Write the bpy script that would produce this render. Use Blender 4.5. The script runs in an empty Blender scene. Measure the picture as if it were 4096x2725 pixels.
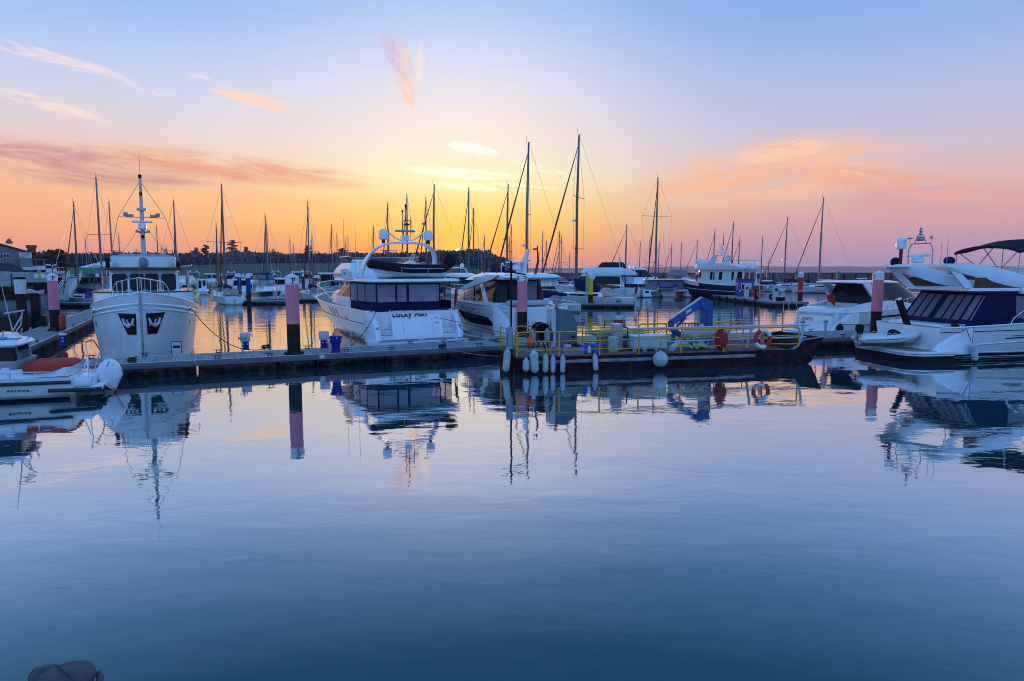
import bpy, bmesh, math, random
from mathutils import Vector, Matrix, noise as mnoise
R = math.radians
SC = bpy.context.scene
COL = SC.collection
random.seed(7)

# ------------------------------------------------------------------ camera geometry (a pixel of the 4096 px photo -> a point in the place)
CAMH, PITCH, FPX = 4.6, math.atan(280/2730), 2730.0
def ray(px, py):
    xc, yc = (px-2048)/FPX, -(py-1362.5)/FPX
    return Vector((xc, math.cos(PITCH)+yc*math.sin(PITCH), -math.sin(PITCH)+yc*math.cos(PITCH)))
def at_Y(px, py, Y):
    d = ray(px, py); k = Y/d.y
    return Vector((d.x*k, Y, CAMH+d.z*k))
def at_z(px, py, z):
    d = ray(px, py); k = (z-CAMH)/d.z
    return Vector((d.x*k, d.y*k, z))

# ------------------------------------------------------------------ scene objects
def thing(name, label, cat, loc=(0, 0, 0), rz=0, group=None):
    o = bpy.data.objects.new(name, None); COL.objects.link(o)
    o.empty_display_size = .3
    o.location = loc; o.rotation_euler = (0, 0, rz)
    o['label'] = label; o['category'] = cat
    if group: o['group'] = group
    return o
def tag(o, label, cat, group=None):
    o['label'] = label; o['category'] = cat
    if group: o['group'] = group
    return o
def copy_tree(o, parent=None):
    c = o.copy(); COL.objects.link(c)
    if parent: c.parent = parent
    for ch in list(o.children): copy_tree(ch, c)
    return c

class MB:
    """collects geometry; build() links it as one mesh object"""
    def __init__(s): s.v = []; s.f = []; s.m = []; s.mi = 0
    def add(s, vs, fs):
        b = len(s.v); s.v += [tuple(p) for p in vs]
        for f in fs: s.f.append([b+i for i in f]); s.m.append(s.mi)
        return s
    def box(s, c, d, rz=0, bev=0, rot=None):
        cx, cy, cz = c; dx, dy, dz = d[0]/2, d[1]/2, d[2]/2
        M = Matrix.Rotation(rz, 3, 'Z') if rot is None else rot
        if bev <= 0:
            vs = [(x, y, z) for x in (-dx, dx) for y in (-dy, dy) for z in (-dz, dz)]
            fs = [(0, 1, 3, 2), (4, 6, 7, 5), (0, 4, 5, 1), (2, 3, 7, 6), (0, 2, 6, 4), (1, 5, 7, 3)]
        else:
            bm = bmesh.new(); bmesh.ops.create_cube(bm, size=1)
            for v in bm.verts: v.co = (v.co.x*dx*2, v.co.y*dy*2, v.co.z*dz*2)
            bmesh.ops.bevel(bm, geom=bm.edges[:], offset=min(bev, dx*.95, dy*.95, dz*.95), segments=2, profile=.5, affect='EDGES')
            bm.verts.index_update()
            vs = [v.co[:] for v in bm.verts]; fs = [[v.index for v in f.verts] for f in bm.faces]; bm.free()
        return s.add([M @ Vector(p)+Vector(c) for p in vs], fs)
    def tube(s, pts, r, n=8, closed=False, caps=True):
        P = [Vector(p) for p in pts]; k = len(P)
        rr = r if isinstance(r, (list, tuple)) else [r]*k
        vs = []; up = None
        for i in range(k):
            a = P[i-1] if (i > 0 or closed) else P[i]
            b = P[(i+1) % k] if (i < k-1 or closed) else P[i]
            t = (b-a)
            if t.length < 1e-9: t = Vector((0, 0, 1))
            t.normalize()
            if up is None:
                up = Vector((0, 0, 1)) if abs(t.z) < .95 else Vector((1, 0, 0))
            x = t.cross(up)
            if x.length < 1e-4: x = t.cross(Vector((1, .3, 0)))
            x.normalize(); y = x.cross(t).normalized(); up = y
            for j in range(n):
                q = 2*math.pi*j/n
                vs.append(P[i]+x*math.cos(q)*rr[i]+y*math.sin(q)*rr[i])
        fs = []
        for i in range(k if closed else k-1):
            a = i*n; b = ((i+1) % k)*n
            for j in range(n): fs.append((a+j, a+(j+1) % n, b+(j+1) % n, b+j))
        if caps and not closed:
            fs.append(list(range(n))[::-1]); fs.append([(k-1)*n+j for j in range(n)])
        return s.add(vs, fs)
    def lathe(s, prof, c=(0, 0, 0), n=20, M=None):
        vs = []; fs = []; k = len(prof)
        for (r, z) in prof:
            for j in range(n):
                q = 2*math.pi*j/n; p = Vector((r*math.cos(q), r*math.sin(q), z))
                if M is not None: p = M @ p
                vs.append(p+Vector(c))
        for i in range(k-1):
            for j in range(n): fs.append((i*n+j, i*n+(j+1) % n, (i+1)*n+(j+1) % n, (i+1)*n+j))
        if prof[0][0] > 1e-4: fs.append(list(range(n))[::-1])
        if prof[-1][0] > 1e-4: fs.append([(k-1)*n+j for j in range(n)])
        return s.add(vs, fs)
    def loft(s, rings, closed=True, cap0=True, cap1=True):
        n = len(rings[0]); vs = [p for r in rings for p in r]; fs = []
        for i in range(len(rings)-1):
            for j in range(n if closed else n-1):
                fs.append((i*n+j, i*n+(j+1) % n, (i+1)*n+(j+1) % n, (i+1)*n+j))
        if closed and cap0: fs.append(list(range(n))[::-1])
        if closed and cap1: fs.append([(len(rings)-1)*n+j for j in range(n)])
        return s.add(vs, fs)
    def prism(s, poly, h, M=None):
        """poly in local xy, extruded 0..h along local z, M maps to place"""
        n = len(poly); vs = [Vector((x, y, 0)) for x, y in poly]+[Vector((x, y, h)) for x, y in poly]
        if M is not None: vs = [M @ p for p in vs]
        fs = [list(range(n))[::-1], [n+i for i in range(n)]]+[(i, (i+1) % n, n+(i+1) % n, n+i) for i in range(n)]
        return s.add(vs, fs)
    def xz(s, poly, y0, y1):
        """side profile (x,z) between two y"""
        n = len(poly); vs = [(x, y0, z) for x, z in poly]+[(x, y1, z) for x, z in poly]
        fs = [list(range(n)), [n+i for i in range(n)][::-1]]+[(i, n+i, n+(i+1) % n, (i+1) % n) for i in range(n)]
        return s.add(vs, fs)
    def sphere(s, c, r, n=16, k=10, sc=(1, 1, 1), M=None):
        prof = [(max(0.0, math.sin(math.pi*i/k)), -math.cos(math.pi*i/k)) for i in range(k+1)]
        S = Matrix.Diagonal(Vector((r*sc[0], r*sc[1], r*sc[2])))
        if M is not None: S = M @ S
        return s.lathe(prof, c, n, S)
    def quad(s, a, b, c, d): return s.add([a, b, c, d], [(0, 1, 2, 3)])
    def patch(s, fn, u0, u1, v0, v1, nu, nv, thick=0):
        """sheet of fn(u,v); optional thickness by fn's own offset argument"""
        vs = [fn(u0+(u1-u0)*i/nu, v0+(v1-v0)*j/nv) for i in range(nu+1) for j in range(nv+1)]
        fs = [(i*(nv+1)+j, (i+1)*(nv+1)+j, (i+1)*(nv+1)+j+1, i*(nv+1)+j+1) for i in range(nu) for j in range(nv)]
        return s.add(vs, fs)
    def build(s, name, mats, parent=None, label=None, flat=False, ang=35, kind=None):
        me = bpy.data.meshes.new(name); me.from_pydata(s.v, [], s.f)
        if not isinstance(mats, (list, tuple)): mats = [mats]
        for m in mats: me.materials.append(m)
        bm = bmesh.new(); bm.from_mesh(me)
        if len(mats) > 1:
            for f, m in zip(bm.faces, s.m): f.material_index = m
        bmesh.ops.recalc_face_normals(bm, faces=bm.faces[:])
        bm.to_mesh(me); bm.free()
        if not flat:
            me.polygons.foreach_set('use_smooth', [True]*len(me.polygons))
            me.set_sharp_from_angle(angle=R(ang))
        me.update()
        o = bpy.data.objects.new(name, me); COL.objects.link(o)
        if parent: o.parent = parent
        if label: o['label'] = label
        if kind: o['kind'] = kind
        return o

_txt = {}
def text_geo(body, size=1.0, shear=0, depth=0.0):
    key = (body, size, shear, depth)
    if key in _txt: return _txt[key]
    cu = bpy.data.curves.new('lettering', 'FONT'); cu.body = body; cu.size = size; cu.shear = shear
    cu.align_x = 'CENTER'; cu.align_y = 'CENTER'; cu.resolution_u = 3; cu.extrude = depth; cu.offset = .017*size
    ob = bpy.data.objects.new('lettering', cu); COL.objects.link(ob)
    dg = bpy.context.evaluated_depsgraph_get(); dg.update()
    me = ob.evaluated_get(dg).to_mesh()
    vs = [v.co[:] for v in me.vertices]; fs = [list(p.vertices) for p in me.polygons]
    ob.evaluated_get(dg).to_mesh_clear()
    bpy.data.objects.remove(ob); bpy.data.curves.remove(cu)
    _txt[key] = (vs, fs); return vs, fs
def lettering(body, size, fn, shear=0):
    """flat letters laid on a surface by fn(x,y)->point"""
    vs, fs = text_geo(body, size, shear)
    return MB().add([fn(v[0], v[1]) for v in vs], fs)

# ------------------------------------------------------------------ materials
def lin(c): return tuple(((x/255)/12.92 if x/255 <= .04045 else ((x/255+.055)/1.055)**2.4) for x in c)
class NT:
    def __init__(s, nt): s.nt = nt
    def n(s, typ, **kw):
        nd = s.nt.nodes.new(typ)
        for k, v in kw.items():
            if k.startswith('_'): setattr(nd, k[1:], v)
        for k, v in kw.items():
            if k.startswith('_'): continue
            key = int(k[1:]) if k[0] == 'i' and k[1:].isdigit() else k.replace('__', ' ')
            if isinstance(v, bpy.types.NodeSocket): s.nt.links.new(v, nd.inputs[key])
            else: nd.inputs[key].default_value = v
        return nd
    def math(s, op, a, b=0.0, c=None, clamp=False):
        nd = s.nt.nodes.new('ShaderNodeMath'); nd.operation = op; nd.use_clamp = clamp
        for i, v in enumerate((a, b, c)):
            if v is None: continue
            if isinstance(v, bpy.types.NodeSocket): s.nt.links.new(v, nd.inputs[i])
            else: nd.inputs[i].default_value = v
        return nd.outputs[0]
    def mix(s, fac, a, b, blend='MIX'):
        nd = s.nt.nodes.new('ShaderNodeMix'); nd.data_type = 'RGBA'; nd.blend_type = blend
        for i, v in ((0, fac), (6, a), (7, b)):
            if isinstance(v, bpy.types.NodeSocket): s.nt.links.new(v, nd.inputs[i])
            elif i == 0: nd.inputs[i].default_value = v
            else: nd.inputs[i].default_value = (*v[:3], 1)
        return nd.outputs[2]
    def ramp(s, fac, stops, interp='LINEAR'):
        nd = s.nt.nodes.new('ShaderNodeValToRGB'); cr = nd.color_ramp; cr.interpolation = interp
        while len(cr.elements) < len(stops): cr.elements.new(.5)
        for e, (p, c) in zip(cr.elements, stops): e.position = p; e.color = (*c[:3], 1)
        if isinstance(fac, bpy.types.NodeSocket): s.nt.links.new(fac, nd.inputs[0])
        return nd.outputs[0]
    def smooth(s, v, a, b):
        nd = s.nt.nodes.new('ShaderNodeMapRange'); nd.interpolation_type = 'SMOOTHSTEP'
        nd.inputs[1].default_value = a; nd.inputs[2].default_value = b
        s.nt.links.new(v, nd.inputs[0]); return nd.outputs[0]
def newmat(name):
    m = bpy.data.materials.new(name); m.use_nodes = True
    b = m.node_tree.nodes['Principled BSDF']
    return m, NT(m.node_tree), b
def mat(name, col, rough=.5, metal=0, var=.12, scale=3.0, dirt=None, dirtamt=0, bump=0, bscale=30, stretch=(1, 1, 1), coat=0, ior=1.45, streak=False, wl=False):
    """a plain surface with uneven tone, optional dirt and grain"""
    m, t, b = newmat(name)
    tc = t.n('ShaderNodeTexCoord'); mp = t.n('ShaderNodeMapping', Vector=tc.outputs['Object'], Scale=stretch)
    nz = t.n('ShaderNodeTexNoise', Vector=mp.outputs[0], Scale=scale, Detail=5.0, Roughness=.6)
    f = t.smooth(nz.outputs[0], .3, .7)
    c = t.mix(f, tuple(x*(1-var) for x in col), tuple(min(1, x*(1+var)) for x in col))
    if dirt is not None:
        mp2 = t.n('ShaderNodeMapping', Vector=tc.outputs['Object'], Scale=(2.2, 2.2, .35) if streak else (1, 1, 1))
        nd = t.n('ShaderNodeTexNoise', Vector=mp2.outputs[0], Scale=scale*1.7, Detail=8.0, Roughness=.7)
        c = t.mix(t.math('MULTIPLY', t.smooth(nd.outputs[0], .48, .72), dirtamt), c, dirt)
    if wl:   # the scum line a hull carries just above the water
        sp = t.n('ShaderNodeSeparateXYZ', Vector=tc.outputs['Object'])
        hz = t.math('ADD', sp.outputs[2], t.math('MULTIPLY', nz.outputs[0], -.22))
        c = t.mix(t.math('MULTIPLY', t.smooth(hz, .16, .02), .75), c, (.16, .13, .08))
    t.nt.links.new(c, b.inputs['Base Color'])
    rn = t.math('MULTIPLY_ADD', nz.outputs[0], .25, rough-.12, clamp=True)
    t.nt.links.new(rn, b.inputs['Roughness'])
    b.inputs['Metallic'].default_value = metal; b.inputs['IOR'].default_value = ior
    b.inputs['Coat Weight'].default_value = coat; b.inputs['Coat Roughness'].default_value = .08
    if bump:
        nb = t.n('ShaderNodeTexNoise', Vector=mp.outputs[0], Scale=bscale, Detail=4.0)
        bp = t.n('ShaderNodeBump', Height=nb.outputs[0], Strength=bump, Distance=.02)
        t.nt.links.new(bp.outputs[0], b.inputs['Normal'])
    return m
def glassmat(name, tint, alpha, rough=.06):
    """tinted pane: dark body, mirror-like face, partly see-through"""
    m, t, b = newmat(name)
    b.inputs['Base Color'].default_value = (*tint, 1); b.inputs['Roughness'].default_value = rough
    b.inputs['IOR'].default_value = 1.52
    tr = t.n('ShaderNodeBsdfTransparent'); mx = t.n('ShaderNodeMixShader', i0=alpha)
    tr.inputs[0].default_value = (.85, .88, .95, 1)
    t.nt.links.new(tr.outputs[0], mx.inputs[1]); t.nt.links.new(b.outputs[0], mx.inputs[2])
    t.nt.links.new(mx.outputs[0], t.nt.nodes['Material Output'].inputs[0])
    return m

M = {}
M['gel'] = mat('white_gelcoat', (.81, .82, .83), .22, var=.04, scale=.8, dirt=(.50, .48, .44), dirtamt=.35, coat=.3, wl=True)
M['gel2'] = mat('white_gelcoat_aged', (.66, .67, .68), .35, var=.08, scale=1.2, dirt=(.42, .38, .32), dirtamt=.4, streak=True, wl=True)
M['cream'] = mat('cream_gelcoat', (.66, .62, .53), .35, var=.08, dirt=(.4, .34, .26), dirtamt=.3)
M['navy'] = mat('navy_canvas', (.012, .012, .05), .75, var=.35, scale=5, bump=.25, bscale=14, ior=1.17)
M['navyhull'] = mat('navy_gelcoat', (.010, .012, .034), .25, var=.2, ior=1.3)
M['black'] = mat('black_rubber', (.012, .012, .014), .5, var=.3, ior=1.17)
M['dkgrey'] = mat('dark_grey_plastic', (.05, .052, .06), .45, var=.25, ior=1.17)
M['grey'] = mat('grey_paint', (.30, .31, .33), .5, var=.12)
M['ltgrey'] = mat('pale_grey_vinyl', (.5, .5, .53), .55, var=.1)
M['steel'] = mat('stainless_steel', (.72, .72, .72), .22, metal=1, var=.1)
M['alu'] = mat('anodised_aluminium', (.36, .35, .35), .42, metal=.55, var=.2)
M['mast'] = mat('mast_aluminium', (.115, .105, .11), .5, metal=0, var=.2)
M['mastwhite'] = mat('painted_mast', (.50, .51, .54), .35, var=.06)
M['wood'] = mat('varnished_wood', (.20, .085, .03), .3, var=.3, scale=4, stretch=(1, 8, 8), ior=1.17)
M['teak'] = mat('weathered_teak', (.26, .21, .17), .7, var=.25, scale=5, stretch=(1, 6, 1))
M['glass'] = glassmat('tinted_glass', (.012, .014, .02), .86, .04)
M['glassdk'] = mat('black_glass', (.006, .007, .014), .07, var=.4, ior=1.27)
M['clear'] = glassmat('clear_vinyl_window', (.40, .43, .48), .36, .12)
M['redpad'] = mat('red_vinyl', (.55, .030, .012), .7, var=.2, scale=6, bump=.2)
M['redcloth'] = mat('red_cloth', (.34, .018, .010), .8, var=.25, scale=6, bump=.3, bscale=40)
M['redpaint'] = mat('red_paint', (.46, .022, .010), .4, var=.15, dirt=(.25, .03, .02), dirtamt=.5)
M['orange'] = mat('orange_vinyl', (.75, .13, .04), .4, var=.15)
M['yellow'] = mat('yellow_paint', (.80, .37, .004), .42, var=.15, dirt=(.20, .08, .02), dirtamt=.9, scale=5)
M['yelpile'] = mat('yellow_pile_paint', (.70, .52, .02), .5, var=.12, dirt=(.3, .2, .03), dirtamt=.4)
M['pink'] = mat('pink_pile_paint', (.80, .21, .26), .55, var=.10, dirt=(.45, .16, .22), dirtamt=.35, streak=True)
M['pilewhite'] = mat('white_pile_cap', (.74, .76, .76), .5, var=.06, dirt=(.5, .48, .42), dirtamt=.3)
M['pileblack'] = mat('tarred_pile', (.022, .017, .012), .6, var=.4, dirt=(.10, .055, .03), dirtamt=.7, scale=2.5, bump=.4, ior=1.17)
M['bluepile'] = mat('blue_pile_paint', (.02, .05, .22), .5, var=.15, ior=1.17)
M['greenpaint'] = mat('green_paint', (.03, .22, .12), .5, var=.15)
M['bluebin'] = mat('blue_plastic', (.015, .03, .24), .4, var=.15, ior=1.17)
M['blue'] = mat('blue_crane_paint', (.014, .062, .25), .38, var=.15, dirt=(.05, .05, .08), dirtamt=.5)
M['bluedrum'] = mat('blue_drum_plastic', (.02, .09, .50), .35, var=.12)
M['fender'] = mat('pale_fender_vinyl', (.47, .51, .53), .45, var=.12, scale=4, dirt=(.20, .17, .12), dirtamt=.75)
M['fendgreen'] = mat('algae_fender_vinyl', (.40, .50, .42), .5, var=.2, dirt=(.15, .16, .08), dirtamt=.7)
M['rope'] = mat('dark_rope', (.045, .038, .035), .9, var=.35, scale=20, ior=1.17)
M['ropepale'] = mat('pale_rope', (.42, .39, .34), .9, var=.25, scale=20)
M['rust'] = mat('rusty_black_steel', (.012, .010, .012), .55, var=.45, scale=2, dirt=(.16, .035, .015), dirtamt=.9, bump=.4, ior=1.17)
M['rustdeck'] = mat('rusty_deck', (.20, .13, .10), .8, var=.35, scale=2.5, dirt=(.09, .04, .02), dirtamt=.8, ior=1.17)
M['concrete'] = mat('stained_concrete', (.27, .26, .25), .85, var=.25, scale=2, dirt=(.07, .075, .05), dirtamt=.8, bump=.4, streak=True, ior=1.17)
M['panel'] = mat('grey_green_panel', (.075, .125, .14), .5, var=.12, dirt=(.13, .15, .16), dirtamt=.4)
M['boxwhite'] = mat('dull_white_box', (.52, .54, .55), .5, var=.1, dirt=(.3, .28, .24), dirtamt=.5)
M['brown'] = mat('brown_canvas', (.16, .06, .035), .8, var=.25, ior=1.17)
M['tan'] = mat('tan_canvas', (.45, .37, .28), .85, var=.2, bump=.3)
M['greycanvas'] = mat('grey_canvas', (.22, .23, .25), .85, var=.25, scale=5, bump=.5, bscale=10, ior=1.17)
M['blackcanvas'] = mat('black_canvas', (.020, .020, .024), .8, var=.3, bump=.4, bscale=8, ior=1.17)
M['text'] = mat('dark_lettering', (.008, .008, .012), .5, var=.1, ior=1.17)
M['chrome_text'] = mat('silver_lettering', (.35, .36, .38), .3, metal=.5, var=.1)
M['lidgrey'] = mat('weathered_lid', (.050, .054, .068), .6, var=.3, scale=14, dirt=(.11, .115, .13), dirtamt=.5, bump=.2)
M['lampglass'] = mat('lamp_glass', (.75, .78, .8), .2, var=.05)
# ------------------------------------------------------------------ camera, sun, sky
cam = bpy.data.cameras.new('camera'); cam.sensor_width = 36; cam.lens = 24.0
cam.clip_start = .1; cam.clip_end = 20000
co = bpy.data.objects.new('camera', cam); COL.objects.link(co)
co.location = (0, 0, CAMH); co.rotation_euler = (math.pi/2-PITCH, 0, 0); SC.camera = co
SC.view_settings.view_transform = 'Standard'; SC.view_settings.look = 'None'
SC.view_settings.exposure = 0; SC.view_settings.gamma = 1
SUN_AZ, SUN_EL = -4.5, 1.62
sl = bpy.data.lights.new('sun', 'SUN'); sl.energy = 2.2; sl.angle = R(.53); sl.color = (1, .52, .2)
so = bpy.data.objects.new('sun', sl); COL.objects.link(so)
sd = Vector((math.sin(R(SUN_AZ))*math.cos(R(SUN_EL)), math.cos(R(SUN_AZ))*math.cos(R(SUN_EL)), math.sin(R(SUN_EL))))
so.rotation_euler = (-sd).to_track_quat('-Z', 'Y').to_euler()

W = bpy.data.worlds.new('World'); SC.world = W; W.use_nodes = True
t = NT(W.node_tree); bg = W.node_tree.nodes['Background']
tc = t.n('ShaderNodeTexCoord'); sp = t.n('ShaderNodeSeparateXYZ', Vector=tc.outputs['Generated'])
el = t.math('MULTIPLY', t.math('ARCSINE', sp.outputs[2]), 180/math.pi)
az = t.math('MULTIPLY', t.math('ARCTAN2', sp.outputs[0], sp.outputs[1]), 180/math.pi)
ef = t.math('DIVIDE', el, 90.0, clamp=True)
def sky(stops): return t.ramp(ef, [(max(0, e)/90, lin(c)) for e, c in stops])
HI = [(35, (80, 148, 190)), (55, (72, 136, 192)), (90, (72, 126, 196))]
left = sky([(0, (214, 146, 148)), (1.3, (232, 158, 138)), (3.0, (249, 172, 126)), (5.5, (250, 188, 142)), (7.6, (244, 198, 172)), (9.6, (230, 210, 210)),
            (12.5, (208, 213, 236)), (15.5, (180, 203, 244)), (18.5, (152, 187, 242)), (24, (120, 170, 230))]+HI)
mid = sky([(0, (255, 138, 42)), (1.5, (255, 160, 38)), (3.2, (255, 198, 70)), (5.0, (255, 224, 124)), (7.5, (255, 246, 196)), (9.5, (254, 239, 216)),
           (12, (247, 234, 228)), (14.5, (234, 229, 240)), (17.5, (206, 217, 246)), (20.6, (174, 201, 246)), (26, (134, 180, 236))]+HI)
right = sky([(0, (166, 142, 180)), (1.2, (178, 148, 182)), (2.8, (200, 156, 174)), (4.6, (220, 170, 168)), (6.6, (224, 184, 182)), (8.6, (210, 194, 208)),
             (11.5, (190, 193, 224)), (15, (164, 186, 232)), (18.5, (138, 174, 230)), (24, (108, 160, 220))]+HI)
da = t.math('DIVIDE', t.math('ADD', az, 4.5), 15.0)
wc = t.math('POWER', 2.718, t.math('MULTIPLY', t.math('MULTIPLY', da, da), -1.0))
lr = t.smooth(az, -20, 16)
side = t.mix(lr, left, right)
front = t.mix(wc, side, mid)
back = sky([(0, (122, 156, 216)), (6, (138, 176, 238)), (14, (130, 182, 250)), (30, (116, 176, 252)), (60, (98, 154, 238)), (90, (86, 140, 214))])
wb = t.smooth(t.math('ABSOLUTE', az), 55, 120)
backk = t.nt.nodes.new('ShaderNodeVectorMath'); backk.operation = 'SCALE'
t.nt.links.new(back, backk.inputs[0]); backk.inputs[3].default_value = 1.5
BACKK = backk
c = t.mix(wb, front, backk.outputs[0])
# glow and disc of the low sun
dv = t.nt.nodes.new('ShaderNodeVectorMath'); dv.operation = 'DOT_PRODUCT'
t.nt.links.new(tc.outputs['Generated'], dv.inputs[0]); dv.inputs[1].default_value = sd
ang = t.math('MULTIPLY', t.math('ARCCOSINE', t.math('MINIMUM', dv.outputs['Value'], 1.0)), 180/math.pi)
g1 = t.math('MULTIPLY', t.smooth(ang, 6.5, 0), .30)
c = t.mix(g1, c, lin((255, 226, 110)))
g2 = t.math('MULTIPLY', t.smooth(ang, 2.2, .1), .75)
c = t.mix(g2, c, lin((255, 214, 60)))
def azel(x, y):
    d = ray(x*1.7378, y*1.7378).normalized()
    return math.degrees(math.atan2(d.x, d.y)), math.degrees(math.asin(d.z))
def cloud(c, x, y, w, h, tilt, col, amt, ns=1.0, st=(1, 3), lo=.42, hi=.68, seed=0, detail=4, soft=.15):
    """wisp of cloud round the direction of photo point (x,y); w,h half sizes in degrees, tilt in degrees (up to the right)"""
    a0, e0 = azel(x, y); ct, sn = math.cos(R(tilt)), math.sin(R(tilt))
    u = t.math('SUBTRACT', az, a0); v = t.math('SUBTRACT', el, e0)
    p = t.math('ADD', t.math('MULTIPLY', u, ct), t.math('MULTIPLY', v, sn))
    q = t.math('SUBTRACT', t.math('MULTIPLY', v, ct), t.math('MULTIPLY', u, sn))
    a = t.math('DIVIDE', p, w); b = t.math('DIVIDE', q, h)
    r2 = t.math('ADD', t.math('MULTIPLY', a, a), t.math('MULTIPLY', b, b))
    mask = t.smooth(r2, 1.0, soft)
    cb = t.n('ShaderNodeCombineXYZ', X=t.math('MULTIPLY', p, st[0]*ns), Y=t.math('MULTIPLY', q, st[1]*ns), Z=float(seed))
    nz = t.n('ShaderNodeTexNoise', Vector=cb.outputs[0], Scale=1.0, Detail=float(detail), Roughness=.62, Distortion=.9)
    d = t.math('MULTIPLY', t.math('MULTIPLY', mask, t.smooth(nz.outputs[0], lo, hi)), amt)
    return t.mix(d, c, lin(col))
c = cloud(c, 120, 376, 13.5, 1.7, -2, (200, 138, 146), .9, .26, (.5, 2.4), .28, .62, 1, detail=6)
c = cloud(c, 560, 390, 12, 1.2, -4, (234, 156, 126), .8, .3, (.5, 2.6), .3, .62, 2)
c = cloud(c, 300, 352, 7, .5, -3, (250, 205, 170), .6, .5, (.5, 3), .38, .62, 21)
c = cloud(c, 120, 134, 5.0, .5, -8, (250, 226, 222), .9, .5, (.5, 3), .35, .6, 3)
c = cloud(c, 110, 240, 4.4, .5, -11, (252, 226, 214), .9, .5, (.5, 3), .35, .6, 4)
c = cloud(c, 330, 200, 2.6, .32, -16, (240, 226, 232), .8, .6, (.6, 3), .38, .62, 5)
c = cloud(c, 600, 233, 4.4, .62, -9, (255, 218, 196), 1.0, .5, (.55, 2.6), .30, .58, 6)
c = cloud(c, 470, 180, 1.5, .25, -10, (240, 230, 238), .6, .7, (.6, 3), .38, .62, 7)
c = cloud(c, 932, 168, 3.0, 1.05, 100, (255, 206, 184), .95, .9, (.55, 1.9), .30, .66, 8, soft=0, detail=6)
c = cloud(c, 912, 128, 2.4, 1.0, 122, (214, 190, 212), .85, .9, (.6, 2.0), .34, .66, 9, soft=0, detail=6)
c = cloud(c, 966, 150, 1.9, .5, 84, (255, 232, 214), .9, .9, (.6, 2), .3, .6, 10, soft=0, detail=6)
c = cloud(c, 940, 225, 1.0, .4, 120, (255, 214, 190), .85, .8, (.8, 2), .3, .55, 11)
c = cloud(c, 1035, 318, .8, .5, 110, (255, 238, 205), .9, 1, (.8, 2), .35, .6, 12)
c = cloud(c, 1090, 345, 2.6, .6, -12, (272, 270, 256), 1.0, .6, (.7, 2.6), .34, .6, 13)
c = cloud(c, 1060, 400, 5.5, .5, -3, (272, 268, 240), 1.0, .5, (.5, 3), .33, .6, 14)
c = cloud(c, 1120, 430, 6.5, .45, -2, (270, 264, 220), .95, .5, (.5, 3.4), .38, .62, 15)
c = cloud(c, 1250, 390, 3.2, .25, -14, (270, 258, 226), .9, .6, (.5, 3), .36, .6, 16)
c = cloud(c, 1780, 395, 11.5, 3.0, 4, (252, 190, 158), .95, .24, (.55, 1.9), .30, .60, 17, soft=0, detail=6)
c = cloud(c, 1800, 348, 4.4, .9, 6, (255, 206, 178), .95, .55, (.7, 2.2), .32, .58, 18)
c = cloud(c, 1640, 420, 8, .9, 7, (250, 184, 146), .8, .4, (.5, 2.6), .34, .6, 19)
c = cloud(c, 2050, 420, 8.5, 1.1, -10, (240, 170, 150), .85, .36, (.5, 2.6), .36, .6, 20)
c = cloud(c, 2200, 470, 9, 1.8, -5, (214, 160, 168), .6, .28, (.5, 2.2), .32, .62, 22)
c = cloud(c, 700, 470, 14, 1.6, -2, (250, 180, 138), .35, .25, (.4, 2.4), .36, .64, 23)
disc = t.smooth(ang, .25, .19)
dcol = t.nt.nodes.new('ShaderNodeVectorMath'); dcol.operation = 'MULTIPLY_ADD'
t.nt.links.new(disc, dcol.inputs[0]); dcol.inputs[1].default_value = (6, 4.6, 1.9); t.nt.links.new(c, dcol.inputs[2])
# a little of the physical sky under it, at the sun's own place
ns = t.n('ShaderNodeTexSky'); ns.sky_type = 'NISHITA'; ns.sun_disc = False
ns.sun_elevation = R(SUN_EL); ns.sun_rotation = R(SUN_AZ); ns.altitude = 5; ns.air_density = 1; ns.dust_density = 1; ns.ozone_density = 1
nk = t.nt.nodes.new('ShaderNodeVectorMath'); nk.operation = 'MULTIPLY_ADD'
t.nt.links.new(ns.outputs[0], nk.inputs[0]); nk.inputs[1].default_value = (.006, .006, .006); t.nt.links.new(dcol.outputs[0], nk.inputs[2])
t.nt.links.new(nk.outputs[0], bg.inputs[0]); bg.inputs[1].default_value = 1.0

W.cycles.sampling_method = 'MANUAL'; W.cycles.sample_map_resolution = 256
for k, v in (('max_bounces', 7), ('diffuse_bounces', 2), ('glossy_bounces', 4), ('transmission_bounces', 3), ('transparent_max_bounces', 8)): setattr(SC.cycles, k, v)
SC.cycles.pixel_filter_type = 'BLACKMAN_HARRIS'; SC.cycles.filter_width = 1.0; SC.cycles.caustics_reflective = False; SC.cycles.caustics_refractive = False; SC.cycles.sample_clamp_indirect = 6

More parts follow.
